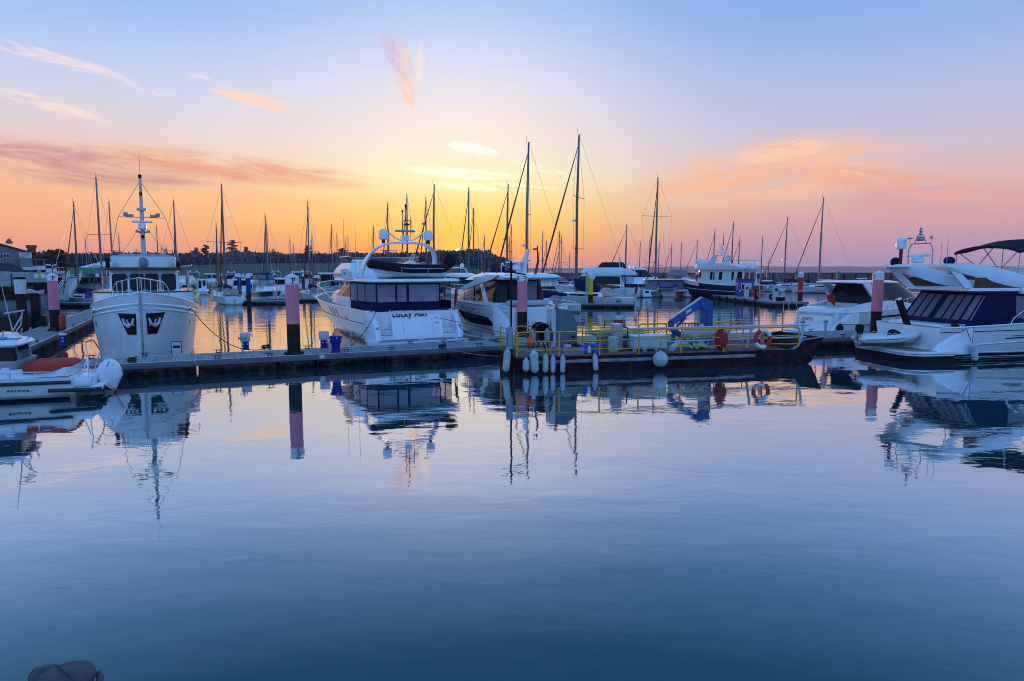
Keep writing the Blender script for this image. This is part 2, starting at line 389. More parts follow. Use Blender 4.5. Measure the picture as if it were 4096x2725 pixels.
# ------------------------------------------------------------------ water
def water():
    m = bpy.data.materials.new('harbour_water'); m.use_nodes = True; nt = m.node_tree; nt.nodes.clear(); t = NT(nt)
    out = t.n('ShaderNodeOutputMaterial'); tc = t.n('ShaderNodeTexCoord')
    sp = t.n('ShaderNodeSeparateXYZ', Vector=tc.outputs['Object'])
    m1 = t.n('ShaderNodeMapping', Vector=tc.outputs['Object'], Scale=(.55, 1, 1), Rotation=(0, 0, R(6)))
    n1 = t.n('ShaderNodeTexNoise', Vector=m1.outputs[0], Scale=1.5, Detail=2.5, Roughness=.5, Distortion=.4)
    m2 = t.n('ShaderNodeMapping', Vector=tc.outputs['Object'], Scale=(.35, 1, 1), Rotation=(0, 0, R(-9)))
    n2 = t.n('ShaderNodeTexNoise', Vector=m2.outputs[0], Scale=.42, Detail=2.0, Roughness=.5)
    m4 = t.n('ShaderNodeMapping', Vector=tc.outputs['Object'], Scale=(.45, 1, 1), Rotation=(0, 0, R(14)))
    n4 = t.n('ShaderNodeTexNoise', Vector=m4.outputs[0], Scale=7.0, Detail=2.0, Roughness=.5)
    n3 = t.n('ShaderNodeTexNoise', Vector=tc.outputs['Object'], Scale=.05, Detail=2.0)
    gust = t.smooth(n3.outputs[0], .35, .65)
    far = t.smooth(sp.outputs[1], 30, 75)
    amp = t.math('ADD', t.math('MULTIPLY_ADD', gust, .5, .55), t.math('MULTIPLY', far, 1.2))
    h = t.math('ADD', t.math('MULTIPLY', n1.outputs[0], .0062), t.math('MULTIPLY_ADD', n2.outputs[0], .020, t.math('MULTIPLY', n4.outputs[0], .0009)))
    h = t.math('MULTIPLY', h, amp)
    bp = t.n('ShaderNodeBump', Height=h, Strength=1.0, Distance=1.0)
    lw = t.n('ShaderNodeLayerWeight', Blend=.5, Normal=bp.outputs[0])
    fr = t.ramp(lw.outputs['Facing'], [(0, (.03,)*3), (.40, (.04,)*3), (.50, (.10,)*3), (.60, (.32,)*3), (.70, (.62,)*3), (.78, (.70,)*3), (.88, (.80,)*3), (1, (.96,)*3)])
    gl = t.n('ShaderNodeBsdfGlossy', Color=(.955, .98, 1, 1), Roughness=.015, Normal=bp.outputs[0])
    df = t.n('ShaderNodeBsdfDiffuse', Color=(.004, .066, .078, 1))
    mx = t.n('ShaderNodeMixShader', i0=fr, i1=df.outputs[0], i2=gl.outputs[0])
    nt.links.new(mx.outputs[0], out.inputs[0])
    w = MB(); w.add([(-9000, -60, 0), (9000, -60, 0), (9000, 14000, 0), (-9000, 14000, 0)], [(0, 1, 2, 3)])
    return w.build('water', m, kind='structure', flat=True)
water()

# ------------------------------------------------------------------ land: the far shore, the wooded hill, woods
def fnoise(x, y=0, z=0): return mnoise.noise(Vector((x, y, z)))
def leafmat(name, col, var=.5):
    m, t, b = newmat(name)
    tc = t.n('ShaderNodeTexCoord'); nz = t.n('ShaderNodeTexNoise', Vector=tc.outputs['Object'], Scale=.35, Detail=3.0)
    c = t.mix(t.smooth(nz.outputs[0], .35, .65), tuple(x*(1-var) for x in col), tuple(x*(1+var) for x in col))
    t.nt.links.new(c, b.inputs['Base Color']); b.inputs['Roughness'].default_value = .9; b.inputs['Specular IOR Level'].default_value = .02
    return m
M['bark'] = mat('bark', (.05, .036, .03), .9, var=.4)
M['leaf_dark'] = leafmat('dark_foliage', (.045, .05, .045))
M['leaf_wood'] = leafmat('bare_twig_and_leaf', (.105, .080, .088))
M['leaf_brown'] = leafmat('budding_twigs', (.10, .066, .056))
M['grass'] = mat('field_grass', (.040, .062, .030), .9, var=.35, scale=.06, dirt=(.09, .08, .05), dirtamt=.5)
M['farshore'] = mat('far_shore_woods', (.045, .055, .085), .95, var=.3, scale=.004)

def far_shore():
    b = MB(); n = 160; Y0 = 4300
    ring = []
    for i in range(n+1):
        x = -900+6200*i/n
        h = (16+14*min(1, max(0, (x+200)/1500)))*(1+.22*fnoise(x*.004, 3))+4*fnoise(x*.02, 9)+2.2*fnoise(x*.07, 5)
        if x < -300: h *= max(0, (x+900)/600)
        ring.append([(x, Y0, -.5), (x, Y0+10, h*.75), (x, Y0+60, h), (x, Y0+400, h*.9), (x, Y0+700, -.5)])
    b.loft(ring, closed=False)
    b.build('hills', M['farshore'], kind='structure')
far_shore()
def hill_z(x, y):
    """ground of the hill; falls to the shore at its right end"""
    e = 8.6+1.6*fnoise(x*.006, 1.7)+.0*y
    s = min(1, max(0, (y-255)/150)); s = s*s*(3-2*s)
    r = min(1, max(0, (14-x)/60)); r = r*r*(3-2*r)
    l = 1-.35*min(1, max(0, (-150-x)/120))
    return -.4+(e*l)*s*r+.9*min(1, max(0, (y-235)/20))*r
def hillside():
    b = MB(); nx, ny = 110, 26
    b.patch(lambda u, v: (u, v, hill_z(u, v)), -480, 16, 232, 620, nx, ny)
    b.build('hillside', M['grass'], kind='structure')
hillside()
def leaf_cloud(b, c, rx, ry, rz, n, size, rnd):
    for _ in range(n):
        while True:
            p = Vector((rnd.uniform(-1, 1), rnd.uniform(-1, 1), rnd.uniform(-1, 1)))
            if .15 < p.length < 1: break
        q = Vector((c[0]+p.x*rx, c[1]+p.y*ry, c[2]+p.z*rz))
        a = Vector((rnd.gauss(0, 1), rnd.gauss(0, 1), rnd.gauss(0, 1))).normalized(); e = a.orthogonal().normalized(); f = a.cross(e)
        s = size*rnd.uniform(.5, 1.3)
        b.add([q-e*s-f*s*.6, q+e*s-f*s*.6, q+e*s*.4+f*s, q-e*s*.6+f*s*.8], [(0, 1, 2, 3)])
def woodland():
    rnd = random.Random(3); b = MB()
    for k in range(1050):
        x = -470+rnd.random()*484; y = rnd.uniform(392, 520)
        if x > 4: continue
        # the skyline of the photo: taller crest towards the sun, falling to the point
        top = 15.0+1.2*fnoise(x*.03, 4)+2.6*math.exp(-((x+30)/18)**2)-7.5*max(0, (x+14)/20)+.006*(y-392)
        if x < -150: top += .004*(-150-x)
        z0 = hill_z(x, y); h = max(2.5, top-z0)*rnd.uniform(.84, 1.01)
        w = rnd.uniform(3.6, 7.0)
        leaf_cloud(b, (x, y, z0+h*.60), w, w, h*.42, int(80 if y < 430 else 36), .85, rnd)
        leaf_cloud(b, (x, y, z0+h*.25), w*1.1, w, h*.3, 16, .8, rnd)
        if y < 440: b.tube([(x, y, z0-.3), (x+rnd.uniform(-.5, .5), y, z0+h*.8)], [.28, .08], 5)
    o = b.build('woodland', M['leaf_wood'], kind='stuff', flat=True)
    tag(o, 'purple brown wood of bare trees along the hill crest, the sun setting behind it', 'wood')
woodland()
def tree(px, py_top, Y, w, kind, label, dense=1.0):
    """single trees that stand out of the skyline; px,py_top where the top shows"""
    P = at_Y(px, py_top, Y); z0 = max(0.2, hill_z(P.x, P.y) if P.y > 235 else 3.5); H = P.z-z0
    r = thing({'cedar': 'cedar_tree', 'round': 'broadleaf_tree', 'bush': 'evergreen_tree', 'bare': 'bare_tree'}[kind], label, 'tree', (P.x, P.y, z0), 0, 'trees on the skyline')
    rnd = random.Random(int(px*7+py_top)); tr = MB(); cr = MB()
    tr.tube([(0, 0, -.5), (.1, 0, H*.4), (0, .05, H*.93)], [w*.06+.06, w*.05+.04, .05], 7)
    if kind == 'cedar':
        for i in range(8):
            z = H*(.48+.50*i/7); s = w*(1.0-.62*(i/7)**1.4)
            for k in range(3):
                a = rnd.uniform(0, 6.28); d = s*rnd.uniform(.25, .75)
                cx, cy = d*math.cos(a), d*math.sin(a)
                tr.tube([(0, 0, z-.5), (cx, cy, z)], [.12, .04], 5)
                leaf_cloud(cr, (cx, cy, z+rnd.uniform(-.2, .3)), s*.55, s*.55, .30, int(38*dense), .34, rnd)
        mm = M['leaf_dark']
    elif kind == 'bush':
        for i in range(26):
            f = rnd.random(); a = rnd.uniform(0, 6.28); d = w*(1-f*.8)*rnd.uniform(.1, .8)
            leaf_cloud(cr, (d*math.cos(a), d*math.sin(a), H*(.15+.83*f)), w*.34, w*.34, H*.10, int(40*dense), .30, rnd)
        mm = M['leaf_dark']
    else:
        for i in range(26 if kind == 'round' else 18):
            a = rnd.uniform(0, 6.28); f = rnd.random(); d = w*math.sqrt(rnd.random())*.9
            e = Vector((d*math.cos(a), d*math.sin(a), H*(.45+.53*(1-(d/w)**2)*rnd.uniform(.4, 1))))
            tr.tube([(0, 0, H*rnd.uniform(.25, .5)), e*.6+Vector((0, 0, H*.2)), e], [.13, .08, .02], 5)
            leaf_cloud(cr, e, w*.30, w*.30, H*.10, int((34 if kind == 'round' else 16)*dense), .22, rnd)
        mm = M['leaf_brown']
    tr.build('trunk', M['bark'], r); cr.build('crown', mm, r, flat=True)
# ------------------------------------------------------------------ pontoons
def deckmat(name, pitch, col, var, groove):
    m, t, b = newmat(name)
    tc = t.n('ShaderNodeTexCoord'); sp = t.n('ShaderNodeSeparateXYZ', Vector=tc.outputs['Object'])
    k = t.math('DIVIDE', sp.outputs[0], pitch); fr = t.math('FRACT', k); idx = t.math('FLOOR', k)
    wn = t.nt.nodes.new('ShaderNodeTexWhiteNoise'); wn.noise_dimensions = '1D'; t.nt.links.new(idx, wn.inputs['W'])
    c = t.mix(wn.outputs['Value'], tuple(x*(1-var) for x in col), tuple(x*(1+var) for x in col))
    nz = t.n('ShaderNodeTexNoise', Vector=tc.outputs['Object'], Scale=1.3, Detail=7.0, Roughness=.7)
    c = t.mix(t.math('MULTIPLY', t.smooth(nz.outputs[0], .45, .75), .55), c, (.10, .10, .085))
    g = t.smooth(t.math('ABSOLUTE', t.math('SUBTRACT', fr, .5)), .5-groove, .5)
    c = t.mix(g, c, (.035, .033, .03))
    t.nt.links.new(c, b.inputs['Base Color']); b.inputs['Roughness'].default_value = .75
    bp = t.n('ShaderNodeBump', Height=t.math('MULTIPLY', g, -1.0), Strength=.6, Distance=.012)
    t.nt.links.new(bp.outputs[0], b.inputs['Normal'])
    return m
M['planks'] = deckmat('pontoon_planks', .15, (.33, .30, .29), .22, .10)
M['grating'] = deckmat('pontoon_grating', .6, (.24, .235, .245), .08, .03)
M['fascia'] = mat('pontoon_fascia', (.15, .135, .15), .7, var=.2, scale=2, stretch=(.3, 1, 3), dirt=(.09, .08, .075), dirtamt=.6, bump=.2)
M['strip'] = mat('edge_strip', (.55, .55, .57), .5, var=.15)
def floatmat():
    m, t, b = newmat('algae_float')
    tc = t.n('ShaderNodeTexCoord'); sp = t.n('ShaderNodeSeparateXYZ', Vector=tc.outputs['Object'])
    n1 = t.n('ShaderNodeTexNoise', Vector=tc.outputs['Object'], Scale=2.2, Detail=6.0, Roughness=.7)
    n2 = t.n('ShaderNodeTexNoise', Vector=tc.outputs['Object'], Scale=9.0, Detail=3.0)
    hz = t.math('ADD', sp.outputs[2], t.math('MULTIPLY_ADD', n1.outputs[0], .34, -.17))
    f = t.smooth(hz, .24, .42)
    c = t.mix(f, (.006, .006, .005), (.12, .115, .10))
    c = t.mix(t.math('MULTIPLY', t.smooth(n1.outputs[0], .5, .62), .8), c, (.045, .05, .025))
    c = t.mix(t.math('MULTIPLY', t.smooth(n2.outputs[0], .55, .75), .5), c, (.10, .075, .05))
    t.nt.links.new(c, b.inputs['Base Color']); b.inputs['Roughness'].default_value = .8; b.inputs['Specular IOR Level'].default_value = .08
    bp = t.n('ShaderNodeBump', Height=n2.outputs[0], Strength=.7, Distance=.04); t.nt.links.new(bp.outputs[0], b.inputs['Normal'])
    return m
M['float'] = floatmat()
DZ = .65
def cleat_mb(w=.42, h=.13):
    b = MB()
    b.box((0, 0, .012), (.26, .09, .024), bev=.008)
    for s in (-1, 1): b.tube([(s*.075, 0, .02), (s*.07, 0, h*.62), (s*.09, 0, h)], [.024, .02, .02], 7)
    b.tube([(-w/2, 0, h+.02), (-w*.3, 0, h), (w*.3, 0, h), (w/2, 0, h+.02)], [.012, .022, .022, .012], 7)
    return b
CLEAT = None
def pontoon(label, p0, p1, width, deck='grating', cleats=(), group='floating pontoon sections', h=DZ, floats=3.2):
    d = Vector((p1[0]-p0[0], p1[1]-p0[1], 0)); L = d.length; rz = math.atan2(d.y, d.x)
    r = thing('pontoon', label, 'pontoon', (p0[0], p0[1], 0), rz, group)
    MB().box((L/2, width/2, h-.03), (L-.02, width-.10, .06)).build('deck', M[deck], r)
    f = MB()
    for y in (.025, width-.025): f.box((L/2, y, h-.13), (L, .05, .25), bev=.012)
    for x in (.025, L-.025): f.box((x, width/2, h-.14), (.05, width-.11, .21))
    f.build('fascia', M['fascia'], r)
    for y in (.11, width-.11): MB().box((L/2, y, h+.006), (L-.06, .10, .012)).build('edge_strip', M['strip'], r)
    n = max(1, int(L/floats)); g = MB(); w = L/n
    for i in range(n): g.box((w*(i+.5), width/2, (h-.26)/2-.2), (w-.10 if w > 1 else w, width-.16, h-.26+.4), bev=.05)
    g.build('float', M['float'], r)
    c0 = None
    for (x, y) in cleats:
        if c0 is None: o = c0 = cleat_mb().build('cleat', M['dkgrey'], r)
        else:
            o = c0.copy(); COL.objects.link(o); o.parent = r
        o.location = (x, y, h+.014)
    return r
U = Vector((.909, .416, 0)); V = Vector((-.416, .909, 0)); A0 = Vector((-16.3, 28.8, 0))
def along(px, py=None):
    """distance along the front edge of the long pontoon where the photo's column px meets it"""
    k = (px-2048)/FPX
    for _ in range(3):
        # solve A0+U*s on ray: x/(forward depth) = k
        f = lambda s: (A0.x+U.x*s)-k*((A0.y+U.y*s)*math.cos(PITCH)+(CAMH-DZ)*math.sin(PITCH))
        s = -f(0)/(f(1)-f(0))
    return s
s1, s2 = along(1111), along(1264)
SE = along(2030)
P_ = lambda s, w=0: A0+U*s+V*w
pontoon('long near pontoon of grey planks in front of the wooden trawler', P_(-11), P_(s1), 2.75, 'planks',
        [(along(px)+11, .16) for px in (528, 869, 1082)]+[(along(px)+11, 2.6) for px in (330, 562, 880)])
pontoon('short pontoon section holding the pink pile in front of the flybridge yacht', P_(s1), P_(s2), 2.75, 'planks', [])
pontoon('pontoon section under the stern of the white flybridge yacht, blue bin at its end', P_(s2), P_(SE), 2.75, 'grating',
        [(along(px)-s2, .16) for px in (1386, 1571, 1770, 1920)]+[(along(px)-s2, 2.6) for px in (1262, 1700, 1840)])
E_ = P_(SE); RD = Vector((.978, .209, 0)); RV = Vector((-.209, .978, 0))
pontoon('wide pontoon behind the work barge, running on to the right hand yacht', E_+RD*.02, E_+RD*30, 4.1, 'grating', [(x, .18) for x in (6, 12, 20.5, 24)]+[(x, 3.9) for x in (9, 15, 21)])
FH = R(114.6)
pontoon('long side pontoon running back on the left beside the wooden trawler', P_(-5.2, 2.8), P_(-5.2, 2.8)+V*52, -2.3 if False else 2.3, 'grating',
        [(x, .16) for x in (3, 9, 15, 21, 27)]+[(x, 2.15) for x in (4, 10, 18, 26)])
YD = Vector((-.5, .866, 0)); YR = Vector((.866, .5, 0))
f0 = Vector((0, 40.0, 0))
pontoon('side pontoon between the flybridge yacht and the sports yacht', f0, f0+YD*15, 1.6, "grating", [(x, .16) for x in (2, 8)]+[(x, 1.45) for x in (1.2, 6, 12)])

# ------------------------------------------------------------------ piles with letters
def pile(P, label, sleeve, lo, hi, top, r=.305, letters=None, base='pileblack', capcol='pilewhite', group=None, name='mooring_pile', n=28, rot=0, bot=-.6, collar=0):
    o = thing(name, label, 'pile', (P[0], P[1], 0), rot, group)
    MB().lathe([(r*.985, bot), (r*.985, lo)], n=n).build('pile_shaft', M[base], o)
    if hi > lo: MB().lathe([(r, lo-.01), (r, hi)], n=n).build('painted_sleeve', M[sleeve], o)
    cp = MB().lathe([(r*1.03, hi-.02), (r*1.03, hi+(top-hi)*.66), (r*1.05, hi+(top-hi)*.68), (0, top)], n=n).build('pile_cap', M[capcol], o, ang=20)
    if collar:
        MB().lathe([(r+.16, collar-.02), (r+.16, collar+.03), (r+.02, collar+.035), (r+.02, collar-.02)], n=24).build('guide_ring', M['black'], o)
        for k in range(4): MB().box(((r+.07)*math.cos(k*1.571+.4), (r+.07)*math.sin(k*1.571+.4), collar+.06), (.12, .2, .12), k*1.571+.4, bev=.03).build('guide_roller', M['dkgrey'], o)
    if letters:
        rr = r*1.03+.006; zc = hi+(top-hi)*.31
        for a, ch in letters:
            b = MB()
            vs, fs = text_geo(ch, .34)
            b.add([(rr*math.cos(R(a)+v[0]*.92/rr), rr*math.sin(R(a)+v[0]*.92/rr), zc+v[1]) for v in vs], fs)
            if ch == 'P':   # the feet of the letter
                for (x0, x1, y0, y1) in ((-.13, .03, -.135, -.105), (-.13, -.02, .095, .122)):
                    b.patch(lambda u, v: (rr*math.cos(R(a)+u/rr), rr*math.sin(R(a)+u/rr), zc+v), x0, x1, y0, y1, 4, 1)
            b.build('letter', M['text'], o)

    return o
pg = 'pink banded mooring piles'
p1 = at_z(1177, 1417, DZ); pile(p1, 'pink pile with white cap on the near pontoon, between trawler and flybridge yacht', 'pink', 2.1, 3.97, 4.48, letters=[(-58, 'P'), (80, 'B')], group=pg, collar=DZ+.02)
pile(at_Y(2089, 1300, 41.7), 'pink pile with white cap standing in front of the sports yacht, above the barge end', 'pink', 2.1, 3.97, 4.46, letters=[(-52, 'P'), (-142, 'B')], group=pg, collar=DZ+.02)
pile(at_Y(3503, 1300, 41.4), 'pink pile with white cap behind the grey inflatable of the right hand yacht', 'pink', 2.15, 4.05, 4.62, letters=[(-163, 'P')], group=pg)
pile(at_Y(222, 1300, 45), 'pink pile with white cap on the left side pontoon, red fender at its foot', 'pink', 2.05, 3.95, 4.46, letters=[(-45, 'P')], group=pg, collar=DZ+.02)

# ------------------------------------------------------------------ service posts, bins, boxes on the pontoons
def pedestal(P, rz, label, h=.85, w=.46, head='boxwhite'):
    o = thing('service_pedestal', label, 'service pedestal', P, rz, 'service pedestals on the pontoons')
    b = MB(); b.box((0, 0, h*.26), (w*.72, w*.62, h*.52), bev=.02); b.box((0, 0, .015), (w*.85, w*.75, .03)); b.build('pedestal_base', M['bluebin'], o)
    b = MB(); b.xz([(-w*.5, h*.5), (w*.5, h*.5), (w*.5, h*.97), (w*.42, h), (-w*.42, h), (-w*.5, h*.97)], -w*.42, w*.42); b.build('pedestal_head', M[head], o)
    b = MB(); b.box((0, -w*.42-.004, h*.75), (w*.86, .012, h*.40), bev=.004); b.build('socket_panel', M['ltgrey'], o)
    b = MB()
    for x in (-.1, .1): b.lathe([(.035, 0), (.035, .04), (.0, .045)], (x, 0, 0), 10, Matrix.Rotation(R(90), 3, 'X')); 
    for i, v in enumerate(b.v): b.v[i] = (v[0], v[1]-w*.33, v[2]+h*.34)
    b.build('socket', M['boxwhite'], o)
    return o
pa = R(24.6)
pedestal(at_z(982, 1399, DZ), pa, 'blue based service pedestal with grey head on the pontoon by the trawler line')
pedestal(at_z(1297, 1392, DZ), pa, 'blue based service pedestal with grey head behind the blue bin')
def slim_post(P, label, h=.75, r=.045):
    o = thing('slim_post', label, 'post', P, pa, 'slim posts on the pontoons')
    MB().lathe([(.09, 0), (.09, .02), (r, .03), (r, h), (r*1.2, h+.01), (0, h+.03)], n=14).build('post_tube', M['grey'], o)
    b = MB(); b.tube([(-.17, 0, h-.07), (-.1, 0, h-.1), (.1, 0, h-.1), (.17, 0, h-.07)], .022, 7)
    for s in (-1, 1): b.tube([(s*.15, 0, h-.16), (s*.15, 0, h-.02)], .02, 7)
    b.build('tap_arm', M['dkgrey'], o)
    return o
slim_post(at_z(971, 1412, DZ), 'slim grey post in front of the left service pedestal', .80)
slim_post(at_z(1403, 1379, DZ), 'slim pale post with coiled hose beside the flybridge yacht stern', .72)
slim_post(at_z(3300, 1347, DZ), 'slim grey post on the right pontoon edge left of the pink pile', .98, .06)
slim_post(at_z(3208, 1348, DZ), 'slim grey post on the right pontoon just beyond the barge rail', .98, .06)
def hose_coil(P, label):
    b = MB(); rnd = random.Random(4)
    for k in range(5): b.tube([((.24-.02*k)*math.cos(i*.42), (.2-.015*k)*math.sin(i*.42), .02+.018*k+.01*math.sin(i*2+k)) for i in range(15)], .014, 6, closed=True)
    o = b.build('hose_coil', M['fendgreen']); o.location = P
    tag(o, label, 'hose')
hose_coil(at_z(1403, 1384, DZ)+Vector((-.05, -.12, .02)), 'pale green hose coiled round the foot of a slim post')
def blue_bin(P):
    o = thing('blue_bin', 'blue plastic waste bin on the pontoon left of the flybridge yacht', 'bin', P, pa)
    MB().lathe([(.25, 0), (.25, .06), (.2, .1), (.21, .5), (.21, .52)], n=20).build('bin_base', M['bluebin'], o)
    b = MB().lathe([(.25, .46), (.265, .5), (.265, .8), (.255, .82), (0, .84)], n=20); b.build('bin_drum', M['bluebin'], o)
    lettering('II', .12, lambda x, y: (x, -.272, .72+y)).build('bin_mark', M['pilewhite'], o)
    b = MB()
    for s in (-1, 1): b.box((s*.29, 0, .74), (.06, .1, .1), bev=.02)
    b.build('bin_handle', M['bluebin'], o)
blue_bin(at_z(1344, 1411, DZ))
def meter_box(P):
    o = thing('meter_box', 'small white meter box with dark window standing in front of the trawler bow', 'meter box', P, pa)
    MB().box((0, 0, .30), (.46, .30, .60), bev=.03).build('case', M['boxwhite'], o)
    MB().box((0, -.155, .36), (.30, .02, .12), bev=.006).build('window', M['glassdk'], o)
    b = MB()
    for x in (-.22, .22): b.box((x, -.15, .31), (.03, .03, .62))
    b.box((0, -.15, .61), (.47, .03, .03)); b.build('frame', M['bluebin'], o)
meter_box(at_z(708, 1416, DZ))
o = thing('service_pedestal', 'squat dark blue pedestal with white lid on the left side pontoon', 'service pedestal', at_z(255, 1383, DZ), pa, 'service pedestals on the pontoons')
MB().lathe([(.20, 0), (.20, .05), (.17, .08), (.17, .56)], n=16).build('pedestal_base', M['bluebin'], o)
MB().lathe([(.19, .56), (.19, .64), (0, .67)], n=16).build('pedestal_lid', M['pilewhite'], o)
b = MB(); b.box((0, -.165, .42), (.1, .03, .07)); b.box((0, -.165, .26), (.1, .03, .07)); b.build('socket', M['boxwhite'], o)
# safety sign on the fascia
b = MB(); b.box((0, 0, 0), (.26, .012, .20), bev=.004); s = b.build('notice_plate', M['fendgreen']); s.location = P_(s2+.28)+Vector((0, 0, .53))-V*.012; s.rotation_euler = (0, 0, pa)
tag(s, 'small pale green notice plate on the pontoon fascia right of the pink pile', 'notice')
b = MB(); b.add([(-.05, -.008, -.06), (.05, -.008, -.06), (.05, -.008, .01), (0, -.008, .06), (-.05, -.008, .01)], [(0, 1, 2, 3, 4)]); b.build('notice_symbol', M['pilewhite'], s)

def rope(pts, r, label, m='rope', sag=0, n=14, name='mooring_line', group='mooring lines'):
    P = [Vector(p) for p in pts]; Q = []
    if len(P) == 2:
        for i in range(n+1):
            f = i/n; q = P[0].lerp(P[1], f); q.z -= sag*4*f*(1-f); Q.append(q)
    else: Q = P
    o = Q[0].copy(); b = MB().tube([q-o for q in Q], r, 6).build(name, M[m]); b.location = o
    return tag(b, label, 'rope', group)
def rope_heap(P, label, m='rope', s=.22, seed=1):
    rnd = random.Random(seed); b = MB()
    for k in range(7):
        a0 = rnd.uniform(0, 6.28); rx, ry = s*rnd.uniform(.5, 1), s*rnd.uniform(.35, .8); z = .03+rnd.random()*s*.6
        tx, ty = rnd.uniform(-.3, .3), rnd.uniform(-.3, .3)
        b.tube([(rx*math.cos(a0+i*.55), ry*math.sin(a0+i*.55), max(.02, z+tx*math.cos(i*.55)*.3+ty*math.sin(i*.55)*.3)) for i in range(11)], .017, 6, closed=True)
    o = b.build('rope_heap', M[m]); o.location = P
    return tag(o, label, 'rope', 'heaps of rope on the pontoons')
rope_heap(at_z(528, 1446, DZ+.02), 'dark rope heaped on a cleat at the near pontoon edge beside the white outboard', s=.22, seed=3)
rope_heap(at_z(1064, 1398, DZ+.02), 'dark rope looped on a cleat where the trawler line is made fast', s=.22, seed=5)
rope_heap(at_z(1770, 1392, DZ+.02), 'round black rope bundle on the pontoon edge behind the flybridge yacht', s=.2, seed=8)
rope_heap(at_z(1918, 1383, DZ+.02), 'grey rope turned on the cleat nearest the barge', 'ropepale', s=.18, seed=9)
rope([at_z(1918, 1381, DZ+.1), at_z(1990, 1392, .45), at_z(2055, 1420, .3), at_z(2070, 1425, .5)], .014, 'grey rope drooping from pontoon cleat to the barge end', 'ropepale')
rope([at_z(1790, 1396, DZ), at_z(1880, 1415, .35), at_z(1960, 1424, .25), at_z(2060, 1428, .4)], .014, 'thin line running low along the pontoon face to the barge', 'ropepale')
# ------------------------------------------------------------------ boat building: hulls and superstructures
class Hull:
    """x from stern (0) to bow (L), y to port, z up from the water"""
    def __init__(s, L, B, zs, zb, tr=.8, draft=.4, fwd=.38, p=2.2, q=.9, rake=.06, e0=.25, e1=.75, trake=0, sheer=1.7, flare=0, dip=0):
        s.__dict__.update(locals())
    def half(s, t):
        if t < s.fwd: return s.tr+(1-s.tr)*math.sin(math.pi/2*t/s.fwd)
        return max(0.0, 1-((t-s.fwd)/(1-s.fwd))**s.p)**s.q
    def top(s, t): return s.zs+(s.zb-s.zs)*t**s.sheer-s.dip*math.sin(math.pi*t)
    def pt(s, t, v, side=1, off=0):
        """t along, v 0 keel .. 1 sheer"""
        zt = s.top(t); k = -s.draft*(1-t**5)
        z = k+(zt-k)*v
        e = s.e0+(s.e1-s.e0)*t**1.6
        w = s.half(t)*s.B/2*(v**e)*(1+s.flare*t*(v-1))
        x = s.L*t-s.rake*s.L*(1-v)*t**5-s.trake*(v)*(1-t)**6*-1
        return Vector((x, side*(w+off), z))
    def vz(s, t, z):
        k = -s.draft*(1-t**5); return (z-k)/(s.top(t)-k)
    def build(s, parent, m, n=26, k=9, name='hull'):
        rings = []
        for i in range(n+1):
            u = i/n; t = 1-(1-u)**1.35
            if i == n: t = .9995
            rings.append([s.pt(t, j/k, 1) for j in range(k, -1, -1)]+[s.pt(t, j/k, -1) for j in range(1, k+1)])
        b = MB().loft(rings, closed=False); nn = len(rings[0])
        b.f.append(list(range(nn))[::-1]); b.m.append(0)
        return b.build(name, m, parent, ang=50)
    def deck(s, parent, m, drop=.04, inset=.03, n=26, t0=0, t1=1, name='deck', camber=.03):
        b = MB(); rings = []
        for i in range(n+1):
            t = t0+(t1-t0)*i/n; t = min(t, .9995); p = s.pt(t, 1, 1)
            y = max(.002, p.y-inset); z = p.z-drop
            rings.append([(p.x, y*f, z+camber*(1-f*f)) for f in (1, .5, 0, -.5, -1)])
        return b.loft(rings, closed=False).build(name, m, parent, ang=50)
    def rail_line(s, v, side, t0=0, t1=1, n=24, off=0, dz=0):
        return [s.pt(min(.9995, t0+(t1-t0)*i/n), v, side, off)+Vector((0, 0, dz)) for i in range(n+1)]
    def strake(s, parent, m, v=1.0, r=.03, t0=0, t1=1, name='rubbing_strake', off=.0):
        b = MB()
        for sd in (1, -1): b.tube(s.rail_line(v, sd, t0, t1, off=off), r, 6)
        return b.build(name, m, parent)
    def patch(s, t0, t1, v0, v1, sides=(1, -1), off=.012, n=8, poly=None):
        b = MB()
        for sd in sides:
            if poly: b.add([s.pt(t, v, sd, off) for t, v in poly], [list(range(len(poly)))])
            else: b.patch(lambda u, v: s.pt(u, v, sd, off), t0, t1, v0, v1, n, 2)
        return b
    def pulpit(s, parent, m, t0, h, v=1, r=.018, n=10, mid=True, inset=.06, close=True, name='guard_rail'):
        """rail round the bow from t0 forward with stanchions"""
        b = MB()
        def P(t, sd, z):
            p = s.pt(min(t, .997), v, sd); p.y -= sd*min(inset, abs(p.y)*.9); p.z += z; return p
        hs = [h*min(1, .35+2.5*i/n) for i in range(n+1)]
        L = [P(t0+(1-t0)*i/n, 1, hs[i]) for i in range(n+1)]; Rr = [P(t0+(1-t0)*i/n, -1, hs[i]) for i in range(n+1)]
        b.tube([P(t0, 1, 0)]+L+Rr[::-1]+[P(t0, -1, 0)], r, 6)
        if mid: b.tube([P(t0+(1-t0)*i/n, 1, hs[i]*.5) for i in range(1, n+1)]+[P(t0+(1-t0)*i/n, -1, hs[i]*.5) for i in range(n, 0, -1)], r*.6, 5)
        for i in range(1, n+1, 2):
            for sd, T in ((1, L), (-1, Rr)): b.tube([P(t0+(1-t0)*i/n, sd, -.02), T[i]], r*.8, 5)
        return b.build(name, m, parent)

